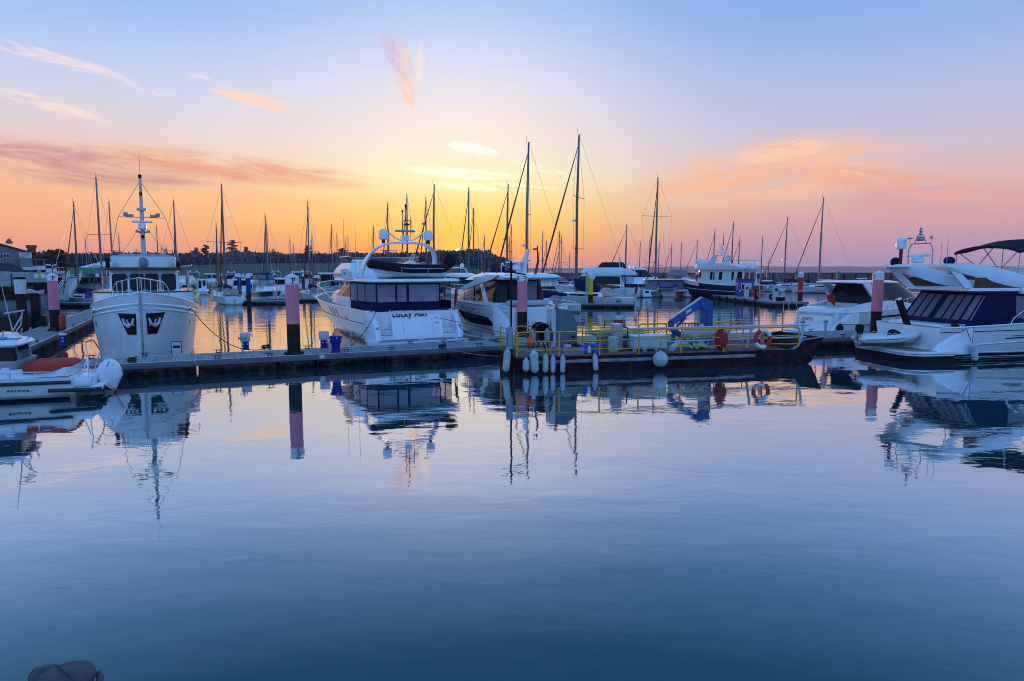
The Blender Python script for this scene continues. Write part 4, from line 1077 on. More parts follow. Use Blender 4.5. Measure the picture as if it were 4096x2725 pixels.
    for sd in (1, -1):
        b = MB(); b.xz([(5.0, 4.05), (7.4, 4.05), (7.9, 4.65), (6.6, 4.72), (5.4, 4.5)], *sorted((sd*2.66, sd*2.80))); b.build('side_wing', M['gel'], r)
        lettering('75M', .22, lambda x, y: (6.9-sd*x, sd*2.812, 4.40+y)).build('model_mark', M['text'], r)
    ws = Cabin([(5.08, 7.4, 12.25, 2.38, 2.18, 3.3), (5.52, 7.0, 12.75, 2.46, 2.25, 3.5)])
    for sd in (1, -1):
        ws.win([(sd, 1.05, 2.98, 5.1, 5.5)], 0).build('flybridge_windscreen', M['glass'], r)
        MB().tube([ws.pt(1.02+1.98*i/30, 5.52, sd) for i in range(31)], .028, 6).build('windscreen_rail', M['steel'], r)
    MB().box((9.6, .8, 4.95), (1.0, 1.2, .8), bev=.1).build('helm_console', M['gel'], r)
    MB().box((7.4, .8, 4.75), (.7, 1.6, .9), bev=.1).build('helm_seat', M['ltgrey'], r)
    # radar arch: flat swept band
    rings = []
    n = 26
    for i in range(n+1):
        a = math.pi*i/n; y = 2.42*math.copysign(abs(math.cos(a))**.62, math.cos(a)); f = abs(math.sin(a))**.75
        z = 4.15+2.15*f; x = 4.9-1.75*f; cw = .40-.20*f
        nrm = Vector((0, math.cos(a)*1.2, math.sin(a))).normalized()*.055
        rings.append([(x-cw, y+nrm.y, z+nrm.z), (x+cw, y+nrm.y, z+nrm.z), (x+cw, y-nrm.y, z-nrm.z), (x-cw, y-nrm.y, z-nrm.z)])
    MB().loft(rings).build('radar_arch', M['gel'], r)
    for y in (1.46, -1.46):
        MB().lathe([(.10, 0), (.10, .22)], (3.12, y, 6.24), 10).build('dome_foot', M['dkgrey'], r)
        MB().lathe([(.16, 0), (.28, .03), (.29, .22), (.285, .40), (.25, .54), (.14, .64), (0, .67)], (3.12, y, 6.46), 22).build('satellite_dome', M['gel'], r)
    b = MB(); b.tube([(3.15, 1.1, 6.9), (3.15, .75, 6.62), (3.15, .4, 6.45), (3.15, -.4, 6.45), (3.15, -.75, 6.62), (3.15, -1.15, 6.95)], .045, 8); b.build('mast_crossbar', M['gel'], r)
    MB().lathe([(.2, 0), (.24, .2), (.22, .35)], (3.15, .05, 6.42), 16).build('radar_pedestal', M['gel'], r)
    MB().box((3.15, .05, 7.02), (.14, 1.32, .13), bev=.04).build('radar_scanner', M['grey'], r)
    for y, z in ((.18, 8.15), (-.02, 8.5), (-.34, 7.8)): MB().tube([(3.2, y, 6.45), (3.2, y, z)], .022, 6).build('lamp_post', M['dkgrey'], r)
    b = MB(); b.tube([(3.2, .2, 6.9), (3.2, .2, 7.55), (3.2, .08, 7.68), (3.2, -.25, 7.68), (3.2, -.36, 7.55), (3.2, -.36, 6.9)], .022, 6); b.build('mast_hoop', M['dkgrey'], r)
    MB().lathe([(.02, 0), (.2, .04), (.2, .1), (.05, .16)], (3.2, -.08, 7.35), 14).build('searchlight', M['dkgrey'], r)
    for y, z in ((.18, 8.15), (-.02, 8.5)): MB().lathe([(.05, 0), (.06, .02), (.06, .14), (0, .16)], (3.2, y, z), 10).build('masthead_lamp', M['text'], r)
    MB().lathe([(.012, 0), (.012, .55), (.2, .58), (.06, .64), (0, .65)], (3.15, -1.2, 6.9), 14).build('mushroom_aerial', M['dkgrey'], r)
    MB().tube([(8.2, 2.45, 4.9), (7.9, 2.5, 8.0)], .012, 5).build('whip_aerial', M['alu'], r)
    MB().tube([(5.6, 2.45, 4.6), (5.5, 2.47, 7.6)], .012, 5).build('whip_aerial', M['alu'], r)
    # rails round the tender deck
    for sd in (1, -1): MB().tube([(5.0, sd*2.55, 4.75), (3.0, sd*2.62, 4.45), (1.55, sd*2.6, 4.3)], .02, 6).build('deck_rail', M['steel'], r)
    for x in (2.3, 3.4):
        MB().box((x, 0, 4.14), (.12, 2.6, .12), bev=.02).build('tender_chock', M['dkgrey'], r)
    # the tender, stowed across the deck, bow to port
    P = T @ Vector((2.75, -2.35, 4.02))
    tn = rib(P, hd+R(90), 5.0, 2.05, .27, 'black inflatable tender with white console stowed across the flybridge yacht upper deck', 'black', mc='black')
    for x in (1.5, 3.2):
        pts = [(x, -.98+.0*i, .45) for i in range(1)]
        MB().tube([(x, -1.0, .25), (x, -1.02, .65), (x, -.85, .92), (x, 0, .98), (x, .85, .92), (x, 1.02, .65), (x, 1.0, .25)], .022, 6).build('lashing_strap', M['tan'], tn)
    flag(None, T @ Vector((1.5, -2.62, 2.2)), 'red ensign drooping from the flybridge yacht starboard quarter', 1.15, .9, lean=-.3, rz=hd)
    rope([T @ Vector((1.05, 2.5, 1.28))+Vector((0, 0, .0)), T @ Vector((1.6, 2.55, 2.2)), T @ Vector((1.05, 2.9, 1.4)), at_z(1400, 1390, DZ+.5)][1:2]+[at_z(1402, 1384, DZ+.55)], .022, 'black mooring line from the yacht port quarter down to a slim post', sag=.25)
    rope([T @ Vector((1.0, -2.5, 1.3)), at_z(1885, 1334, DZ+.12)], .022, 'black mooring line from the yacht starboard quarter to the side pontoon', sag=.15)
flybridge_yacht()
# ================================================================== white sports yacht beyond the barge end
def sports_yacht():
    hd = R(121); org = Vector((2.25, 41.8, 0)); T = Matrix.Translation(org) @ Matrix.Rotation(hd, 4, 'Z')
    r = thing('sports_yacht', 'white hardtop sports yacht with arched dark side windows, a pink pile before it', 'motor yacht', org, hd)
    X0 = 1.0; L = 13.6
    h = Hull(L, 4.5, 2.35, 2.78, tr=.95, fwd=.40, p=2.4, q=.85, rake=.10, e0=.2, e1=.66, sheer=1.5, flare=.12)
    h.build(r, M['gel'], 32, 12).location = (X0, 0, 0)
    h.deck(r, M['teak'], drop=.06).location = (X0, 0, 0)
    for sd in (1, -1):
        MB().tube(h.rail_line(1, sd, 0, .999, 26), .04, 8).build('gunwale', M['gel'], r).location = (X0, 0, 0)
        for z0, z1 in ((1.75, 2.05), (2.0, 2.40)):
            MB().tube([h.pt(t/20*.97, h.vz(t/20*.97, z0+(z1-z0)*t/20), sd, .01) for t in range(21)], .022, 6).build('hull_line', M['ltgrey'], r).location = (X0, 0, 0)
        b = MB(); b.patch(lambda u, v: h.pt(.17+.33*u+.05*v, h.vz(.17+.33*u+.05*v, 1.02+.55*v+.30*u*v), sd, .018), 0, 1, 0, 1, 14, 4)
        b.build('hull_window', M['glassdk'], r).location = (X0, 0, 0)
    p = MB().box((.75, 0, .42), (1.5, 4.3, .16), bev=.07).build('boarding_platform', M['gel'], r)
    MB().box((.75, 0, .507), (1.35, 4.0, .012)).build('platform_planking', M['teak'], p)
    # transom, quarters and sunpad
    g = MB(); gp = [(2.8, .5), (1.45, .5), (1.38, .9), (1.45, 1.5), (1.7, 2.12), (1.95, 2.36), (2.8, 2.4)]; g.xz(gp, -1.35, 1.75); g = g.build('transom', M['gel'], r, ang=25)
    lettering('MO', .36, lambda x, y: (1.36, -x+.72, 1.40+y)).build('name_lettering', M['ltgrey'], g)
    MB().box((1.39, .2, 1.35), (.02, 1.6, .56), bev=.004).build('name_board', M['gel'], g)
    for sd in (1, -1):
        b = MB(); rings = []
        for i in range(11):
            f = i/10; z = .35+2.05*f; xa = .95+.15*f+1.25*f**2.2
            rings.append([(3.0, sd*1.78, z), (xa, sd*1.80, z), (xa, sd*2.05, z), (xa+.3, sd*2.2, z), (3.0, sd*2.24, z)])
        q = b.loft(rings).build('stern_quarter', M['gel'], r)
        MB().tube([(1.25, sd*1.85, .9), (1.5, sd*1.84, 1.6), (2.1, sd*1.84, 2.2)], .018, 6).build('handrail', M['steel'], q)
    MB().box((2.15, .2, 2.55), (.9, 2.7, .34), bev=.12).build('sunpad', M['ltgrey'], r)
    MB().box((3.3, 0, 1.5), (2.4, 3.8, .06)).build('cockpit_floor', M['teak'], r)
    for sd in (1, -1): MB().box((2.6, sd*1.7, 2.05), (1.2, .6, .5), bev=.1).build('cockpit_seat', M['ltgrey'], r)
    # deckhouse: the lower body, dark glass, then the white hardtop with its sweeping brace
    dh = Cabin([(2.0, 3.1, 12.9, 1.98, 1.7, 5.0), (2.55, 3.1, 12.2, 1.95, 1.65, 4.9)]); dh.build('deckhouse_base', M['gel'], r)
    gl = Cabin([(2.5, 3.2, 11.9, 1.88, 1.62, 4.8), (3.3, 3.3, 10.1, 1.78, 1.5, 4.2), (4.05, 3.4, 8.0, 1.62, 1.35, 3.2)]); gl.build('window_band', M['glassdk'], r)
    tp = Cabin([(4.03, 1.7, 8.7, 1.98, 1.62, 3.2), (4.16, 1.5, 8.5, 2.05, 1.70, 3.2), (4.34, 1.8, 8.0, 1.92, 1.5, 3.0), (4.42, 2.6, 7.2, 1.5, 1.1, 2.6)]); tp.build('hardtop', M['gel'], r)
    rf = Cabin([(3.95, 6.4, 10.4, 1.52, 1.3, 3.4), (4.22, 6.0, 9.2, 1.45, 1.2, 3.2), (4.40, 6.0, 8.3, 1.2, 1.0, 3.0)]); rf.build('windscreen_roof', M['gel'], r)
    def arcpt(q):  # the curved white arch from bow cushion over the side window
        return (11.9-7.3*q, 2.5+1.62*math.sin(min(1, q*1.55)*math.pi/2) if q < .64 else 4.12-1.62*((q-.64)/.36)**1.7)
    for sd in (1, -1):
        b = MB(); n = 26; rings = []
        for i in range(n+1):
            q = i/n; x, z = arcpt(q); p = gl.pt(1.5, min(z, 4.05)); 
            x1 = max(4.6, min(12.0, x)); y = None
            a0, a1, wa, wf, nl = gl.at(min(4.05, max(2.5, z)))
            if x1 <= a1-nl: y = wa+(wf-wa)*(x1-a0)/max(.1, a1-nl-a0)
            else: y = wf*math.sqrt(max(0.0, 1-((x1-(a1-nl))/nl)**2))
            wd = .10 if q < .6 else .10+.16*(q-.6)/.4
            rings.append([(x1-wd, sd*(y+.06), z+.08), (x1+wd, sd*(y+.06), z-.08), (x1+wd, sd*(y-.08), z-.08), (x1-wd, sd*(y-.08), z+.08)])
        b.loft(rings).build('side_arch', M['gel'], r)
        b = MB(); b.xz([(8.0, 3.42), (7.6, 3.25), (3.4, 4.05), (2.7, 4.30), (4.2, 4.34)], *sorted((sd*1.86, sd*2.06))); b.build('roof_brace', M['gel'], r)
        b = MB(); b.box((6.3, sd*1.80, 3.2), (.10, .05, 1.3)); b.build('window_post', M['black'], r)
    for y in (-1.3, -.2, .9): MB().box((3.2, y, 3.25), (.06, .07, 1.55)).build('door_frame', M['black'], r)
    MB().box((3.22, -.75, 3.2), (.02, .95, 1.4)).build('saloon_door', M['clear'], r)
    # rails, radar arch
    h.pulpit(r, M['steel'], .30, .78, r=.022, n=14, mid=True, inset=.1).location = (X0, 0, 0)
    b = MB(); b.loft([[(x-.3, y, 4.36) for x, y in ((3.0, .10), (4.2, .10), (4.2, -.10), (3.0, -.10))], [(x-.5, y, 4.8) for x, y in ((3.2, .09), (3.9, .09), (3.9, -.09), (3.2, -.09))], [(x-1.1, y, 5.95) for x, y in ((3.35, .06), (3.65, .06), (3.65, -.06), (3.35, -.06))]])
    b.build('radar_fin', M['gel'], r)
    MB().box((3.0, .55, 5.12), (.5, 1.3, .09), bev=.04).build('radar_shelf', M['gel'], r)
    MB().lathe([(.12, -.45), (.26, -.38), (.27, -.2), (.18, -.08), (.1, 0)], (3.05, .45, 5.06), 16).build('radar_drum', M['gel'], r)
    MB().tube([(1.95, -.28, 4.4), (1.75, -.36, 5.2), (1.95, -.42, 6.15)], [.09, .07, .04], 8).build('lamp_mast', M['brown'], r)
    MB().box((2.0, -.3, 5.95), (.12, .3, .1), bev=.02).build('masthead_lamp', M['dkgrey'], r)
    MB().tube([(7.6, 1.2, 4.4), (7.6, 1.2, 5.6)], .03, 6).build('lamp_mast', M['dkgrey'], r)
    for x in (9.0, 7.1): pass
    fender(T @ Vector((9.4, 2.42, .75)), 'pale fender hung on the sports yacht side by its dark hull window', .62, .15, rz=hd, line=.9)
    rope([T @ Vector((7.5, 2.2, 2.2)), T @ Vector((2.0, 2.75, .72))], .02, 'dark spring line slanting across the sports yacht white side', sag=.1)
    rope([T @ Vector((5.5, 2.2, 2.1)), T @ Vector((10.5, 2.75, .72))], .02, 'thin line from the sports yacht side forward to the side pontoon', sag=.1)
    b = MB(); [b.tube([(.16*math.cos(i*.5)+k*.01, .05*k, .16*math.sin(i*.5)) for i in range(13)], .022, 6, closed=True) for k in range(4)]
    o = b.build('rope_coil', M['yelpile']); o.location = T @ Vector((1.75, -2.3, 1.35)); o.rotation_euler = (0, 0, hd+R(40)); tag(o, 'yellow rope coil hung on the sports yacht starboard quarter', 'rope')
sports_yacht()

# ================================================================== large flybridge yacht at the right edge
def right_yacht():
    hd = R(9); org = Vector((19.35, 35.85, 0)); T = Matrix.Translation(org) @ Matrix.Rotation(hd, 4, 'Z')
    r = thing('flybridge_yacht', 'white flybridge yacht cut by the right edge, navy cockpit tent, bimini and swept arch', 'motor yacht', org, hd)
    X0 = 1.6; L = 16.0
    h = Hull(L, 4.9, 1.74, 2.7, tr=.96, fwd=.40, p=2.4, q=.85, rake=.09, e0=.17, e1=.6, sheer=1.3, flare=.1)
    h.build(r, M['gel'], 30, 12).location = (X0, 0, 0)
    h.deck(r, M['teak'], drop=.06).location = (X0, 0, 0)
    for sd in (1, -1):
        MB().tube(h.rail_line(1, sd, 0, .99, 24), .045, 8).build('gunwale', M['gel'], r).location = (X0, 0, 0)
        b = MB(); b.patch(lambda u, v: h.pt(u, h.vz(u, .02+v*.38), sd, .012), 0, .9, 0, 1, 30, 4); b.build('boot_stripe', M['navyhull'], r).location = (X0, 0, 0)
        for z in (.46, .22, .13): MB().tube([h.pt(t/24*.9, h.vz(t/24*.9, z), sd, .02) for t in range(25)], .018, 5).build('hull_line', M['gel'], r).location = (X0, 0, 0)
        MB().tube([h.pt(t/24*.9, h.vz(t/24*.9, 1.52+.25*t/24), sd, .012) for t in range(25)], .02, 5).build('hull_line', M['text'], r).location = (X0, 0, 0)
        MB().tube([h.pt(.05+t/24*.8, h.vz(.05+t/24*.8, .72+.55*(t/24)**.6), sd, .01) for t in range(25)], .03, 5).build('chine', M['gel'], r).location = (X0, 0, 0)
        for t0, t1, z0, z1 in ((.24, .31, 1.14, 1.24), (.26, .31, 1.28, 1.34), (.075, .082, 1.60, 1.66), (.10, .107, 1.61, 1.67)):
            h.patch(t0, t1, h.vz(t0, z0), h.vz(t1, z1), (sd,), .016, 4).build('vent', M['glassdk'], r).location = (X0, 0, 0)
    # platform
    pl = [(0, -1.6), (.15, -2.05), (.6, -2.4), (2.4, -2.44), (2.4, 2.44), (.6, 2.4), (.15, 2.05), (0, 1.6)]
    p = MB().prism(pl, .22, Matrix.Translation((0, 0, .36))).build('boarding_platform', M['gel'], r)
    MB().prism([(x*.98+.01, y*1.01) for x, y in pl], .36, Matrix.Translation((.02, 0, 0))).build('platform_skirt', M['black'], p)
    MB().tube([(x-.01 if x < 1 else x, y*1.006, .47) for x, y in pl[3::-1]]+[(x-.01 if x < 1 else x, y*1.006, .47) for x, y in pl[:3:-1]], .035, 6).build('platform_strake', M['ltgrey'], p)
    MB().prism([(x*.9+.12, y*.93) for x, y in pl], .012, Matrix.Translation((0, 0, .578))).build('platform_planking', M['teak'], p)
    # sloping transom with starboard quarter
    b = MB(); gp = [(3.2, .55), (1.5, .55), (1.75, 1.0), (2.2, 1.65), (2.4, 1.85), (3.2, 1.9)]; b.xz(gp, -1.5, 2.3); g = b.build('transom', M['gel'], r, ang=25)
    lettering('ENCORE', .15, lambda x, y: (1.92+(y+.05)*.7-.03, .4-x, 1.34+y)).build('name_lettering', M['text'], g)
    for sd in (1, -1):
        b = MB(); rings = []
        for i in range(13):
            f = i/12; z = .42+1.36*f; xa = 1.35+.3*f+1.3*f**2
            rings.append([(3.4, sd*1.9, z), (xa+.05, sd*1.94, z), (xa, sd*2.18, z), (xa+.35, sd*2.36, z), (3.4, sd*2.40, z)])
        q = b.loft(rings).build('stern_quarter', M['gel'], r)
        MB().tube([(1.7, sd*1.93, .9), (2.1, sd*1.93, 1.35), (2.6, sd*1.93, 1.75)], .02, 6).build('quarter_rail', M['steel'], q)
    # cockpit tent
    zb, zt = 1.80, 3.52
    def side(u): return (2.15+u*4.0, 2.30)
    def face(a, c, z0, z1, lean0, lean1): return MB().add([(a[0]+lean0*(1 if a[0] < 3.2 else 0), a[1], z0), (c[0]+lean0*(1 if c[0] < 3.2 else 0), c[1], z0), (c[0]+lean1*(1 if c[0] < 3.2 else 0), c[1], z1), (a[0]+lean1*(1 if a[0] < 3.2 else 0), a[1], z1)], [(0, 1, 2, 3)])
    tn = Cabin([(zb, 1.9, 7.6, 2.22, 2.30, .1), (2.1, 2.0, 7.6, 2.24, 2.3, .1), (zt, 3.0, 7.6, 2.12, 2.25, .1)], rc=.16)
    tt = tn.build('cockpit_tent', M['navy'], r)
    for a, c in ((.10, .30), (.36, .56), (.62, .82)):
        for sd in (1, -1): tn.win([(sd, a, c, 2.12, 3.36)], .02).build('clear_window', M['clear'], tt)
    tn.win([(-1, .90, 1.05, 2.15, 3.36)], .025).build('clear_window', M['clear'], tt)
    for p0, p1, q0, q1 in ((1.08, 1.16, 2.1, 3.34),):
        for sd in (1, -1): tn.win([(sd, p0+.03, p1, q0, q1)], .02).build('clear_window', M['clear'], tt)
    for sd in (1, -1):
        b = MB(); pts = [(1.44, 3.32), (1.50, 2.5), (1.535, 2.2), (1.60, 2.16), (1.745, 2.45), (1.755, 3.22)]; b.add([tn.pt(p, z, sd, .02) for p, z in pts], [list(range(6))]); b.build('clear_window', M['clear'], tt)
        b = MB(); b.add([tn.pt(p, z, sd, .026) for p, z in ((1.60, 2.3), (1.66, 2.28), (1.74, 2.5), (1.745, 2.95))], [(0, 1, 2, 3)]); b.build('pale_lining', M['boxwhite'], tt)
    # saloon beyond the tent and side deck sweep
    sc = Cabin([(1.7, 7.65, 15.0, 2.2, 2.0, 4.0), (2.4, 7.65, 14.2, 2.12, 1.95, 4.0), (3.6, 7.65, 11.5, 2.0, 1.8, 3.4)]); sc.build('saloon', M['gel'], r)
    for sd in (1, -1):
        sc.win([(sd, 1.02, 1.95, 2.15, 3.2)]).build('saloon_window', M['glassdk'], r)
        MB().tube([(5.5, sd*2.30, 1.75), (5.75, sd*2.3, 2.2), (6.3, sd*2.32, 2.6), (7.2, sd*2.33, 2.80), (9.5, sd*2.3, 2.9)], .03, 6).build('side_rail', M['steel'], r)
        b = MB(); b.xz([(4.9, 1.76), (6.2, 2.05), (7.6, 2.14), (10, 2.3), (10, 1.8)], *sorted((sd*2.36, sd*2.42))); b.build('side_coaming', M['gel'], r)
        cc = cleat_mb(.4, .1); o = cc.build('deck_cleat', M['steel'], r); o.location = (2.85, sd*2.25, 1.79)
    # flybridge: overhang, moulded side, dark panel, swept arch
    fo = Cabin([(3.5, 2.5, 12.5, 2.2, 2.1, 3.2), (3.58, 2.2, 12.6, 2.36, 2.25, 3.2), (3.72, 2.25, 12.6, 2.36, 2.25, 3.2)]); fo.build('flybridge_deck', M['gel'], r)
    for sd in (1, -1):
        b = MB(); n = 14; rings = []
        for i in range(n+1):
            f = i/n; x = 5.0+7.5*f; zlo = 3.44-.28*math.sin(min(1, f*3)*math.pi/2)+.1*f; zhi = 3.72+.95*min(1, f*2.6)**1.3
            rings.append([(x, sd*2.40, zlo), (x, sd*2.46, (zlo+zhi)/2), (x, sd*2.38, zhi), (x, sd*2.2, zhi), (x, sd*2.2, zlo)])
        b.loft(rings).build('flybridge_side', M['gel'], r)
        MB().tube([(5.9, sd*2.455, 4.02), (8, sd*2.455, 4.15), (11, sd*2.43, 4.3)], .016, 5).build('side_line', M['dkgrey'], r)
        MB().box((4.0, sd*2.26, 3.98), (3.2, .02, .50)).build('smoked_panel', M['wood'] if False else M['brown'], r)
        MB().tube([(2.4, sd*2.26, 4.26), (5.6, sd*2.26, 4.28)], .022, 6).build('panel_rail', M['steel'], r)
        # swept leg: tip aft, foot forward
        b = MB(); rings = []; n = 14
        for i in range(n+1):
            f = i/n; x = .75+4.9*f; zt_ = 4.92-.05*f-.85*max(0, f-.40)**1.3*1.55; th = .16+.80*math.sin(math.pi*min(1, f*.8+.06))**1.1*(.5+.5*f)
            y = 2.14+.26*f
            rings.append([(x, sd*y, zt_), (x, sd*(y+.06), zt_-th*.5), (x+.25*f, sd*y, zt_-th), (x+.25*f, sd*(y-.16), zt_-th), (x, sd*(y-.16), zt_)])
        b.loft(rings).build('arch_leg', M['gel'], r)
        b = MB(); b.xz([(.85, 4.85), (1.3, 4.82), (2.6, 3.72), (2.0, 3.72)], *sorted((sd*2.02, sd*2.14))); b.build('arch_strut', M['gel'], r)
    b = MB(); b.xz([(.72, 4.80), (.78, 4.93), (2.2, 4.96), (2.3, 4.84)], -2.2, 2.2); b.build('arch_top', M['gel'], r)
    MB().tube([(2.3, -1.9, 3.8), (1.5, -1.9, 4.4), (1.4, -1.9, 4.85)], .03, 6).build('ladder_rail', M['steel'], r)
    # radar gear on the arch
    MB().tube([(1.35, 1.2, 4.9), (1.35, 1.2, 5.75)], .09, 8).build('dome_post', M['brown'], r)
    MB().lathe([(.14, 0), (.25, .03), (.27, .22), (.265, .40), (.23, .54), (.13, .62), (0, .65)], (1.35, 1.2, 5.74), 20).build('satellite_dome', M['gel'], r)
    MB().sphere((.95, 1.55, 5.06), .26, 16, 10).build('round_fender', M['navy'], r)
    MB().sphere((2.1, -.9, 5.1), .27, 16, 10, (1, 1, .8)).build('round_fender', M['navy'], r)
    b = MB(); b.tube([(1.45, .75, 4.9), (1.45, .75, 5.7), (1.45, .55, 6.0), (1.45, -.75, 6.0), (1.45, -.95, 5.7), (1.45, -.95, 4.9)], .03, 6); b.build('mast_hoop', M['alu'], r)
    MB().box((1.5, 0.1, 5.38), (.15, 1.7, .13), bev=.05).build('radar_scanner', M['gel'], r)
    MB().lathe([(.22, 0), (.3, .05), (.3, .24), (.18, .34)], (1.5, .1, 5.0), 18).build('radar_pedestal', M['gel'], r)
    MB().lathe([(.14, 0), (.2, .06), (.2, .16), (.08, .24)], (1.45, -.05, 6.14), 16).build('searchlight', M['alu'], r)
    MB().tube([(1.45, .35, 6.0), (1.45, .15, 6.45), (1.45, -.25, 6.45), (1.45, -.45, 6.0)], .025, 6).build('lamp_frame', M['alu'], r)
    MB().lathe([(.06, 0), (.1, .05), (.05, .12), (.09, .2), (.04, .3), (.07, .34), (0, .4)], (1.45, -.05, 6.45), 12).build('masthead_lamp', M['alu'], r)
    MB().lathe([(.012, 0), (.012, .3), (.2, .34), (.05, .40), (0, .42)], (1.45, .72, 5.95), 14).build('mushroom_aerial', M['alu'], r)
    MB().lathe([(.012, 0), (.012, .2), (.08, .26), (.07, .36), (0, .38)], (1.45, -.8, 6.0), 12).build('mushroom_aerial', M['alu'], r)
    for x, y, z in ((1.9, -1.4, 6.2), (1.2, -1.8, 6.0)): MB().tube([(x, y, 4.9), (x, y, z)], .012, 5).build('whip_aerial', M['alu'], r)
    # flybridge seats, bimini
    for x, y, w in ((6.0, 0, 2.2), (7.6, 1.1, 1.2)): MB().box((x, y, 4.35), (1.1, w, .5), bev=.12).build('flybridge_seat', M['dkgrey'] if w > 2 else M['gel'], r)
    for sd in (1, -1): MB().tube([(4.4, sd*2.2, 4.3), (5.6, sd*2.25, 4.72), (9, sd*2.2, 4.85)], .022, 6).build('flybridge_rail', M['steel'], r)
    b = MB()
    def bim(u, v, o=0):
        x = 5.75+5.2*u; y = -2.05+4.1*v; c = 1-(2*v-1)**4
        return (x, y, 5.66+.16*c+.52*math.sin(min(1, u*1.6+.08)*math.pi/2)-.12*(2*v-1)**2-.05*math.sin(u*math.pi*3)**2+o)
    b.patch(lambda u, v: bim(u, v), 0, 1, 0, 1, 24, 12); b.patch(lambda u, v: bim(u, v, -.03), 0, 1, 0, 1, 24, 12)
    for v in (0, 1): b.patch(lambda u, w: Vector(bim(u, v))+Vector((0, 0, -.15*w)), 0, 1, 0, 1, 24, 2)
    b.patch(lambda v, w: Vector(bim(0, v))+Vector((0, 0, -.12*w)), 0, 1, 0, 1, 12, 2)
    b.build('bimini', M['blackcanvas'], r)
    for sd in (1, -1):
        for x0, x1, z1 in ((5.85, 5.88, 5.66), (7.8, 5.9, 5.66), (6.9, 8.3, 6.0), (8.8, 7.5, 5.95), (8.5, 10.2, 6.05), (8.8, 8.85, 6.0)): MB().tube([(x0, sd*2.0, 4.45), (x1, sd*2.02, z1)], .024, 6).build('bimini_pole', M['alu'], r)
    # gangway stowed upright on the transom
    MB().tube([(1.15, .15, 1.42), (.55, .30, 3.05)], .17, 14).build('stowed_gangway', M['black'], r)
    MB().tube([(.55, .30, 3.05), (.53, .305, 3.11)], .175, 14).build('gangway_end', M['steel'], r)
    MB().box((1.2, .12, 1.25), (.34, .3, .3), bev=.06).build('gangway_hinge', M['alu'], r)
    SH = dict.fromkeys('cockpit_tent saloon saloon_window side_coaming flybridge_deck flybridge_side side_line smoked_panel panel_rail arch_leg round_fender arch_strut arch_top ladder_rail'.split(), 1.0)
    SH.update(dict.fromkeys('dome_post satellite_dome mast_hoop radar_scanner radar_pedestal searchlight lamp_frame masthead_lamp mushroom_aerial whip_aerial'.split(), .62)); SH.update(bimini=.25, bimini_pole=.25, stowed_gangway=.75, gangway_end=.75, gangway_hinge=.75)
    for o in r.children: o.location.x += SH.get(o.name.split('.')[0], 0)
    P = T @ Vector((.40, -.2, .62))
    rib(P+Vector((-1.62, .18, -.02)), R(-9), 3.2, 1.6, .215, 'small pale inflatable with black outboard stowed on the right hand yacht platform', 'gel2', 'dkgrey', tz=.20, console=False, pitch=R(-2), mc='black')
    fender(T @ Vector((3.3, -2.62, .55)), 'white fender hanging low on the right hand yacht starboard side', .92, .16, tilt=R(-14), rz=hd, line=.75)
    rope([T @ Vector((2.9, -2.48, 1.72)), T @ Vector((3.12, -2.6, 1.1))], .02, 'black fender line on the right hand yacht quarter', name='fender_line')
    b = MB(); b.box((0, 0, .25), (.7, .5, .5), bev=.2); o = b.build('canvas_bundle', M['navy']); o.location = P+Vector((.30, .1, .38)); o.rotation_euler = (0, R(20), R(20)); tag(o, 'dark blue canvas bundle lying in the small grey inflatable', 'cover')
right_yacht()

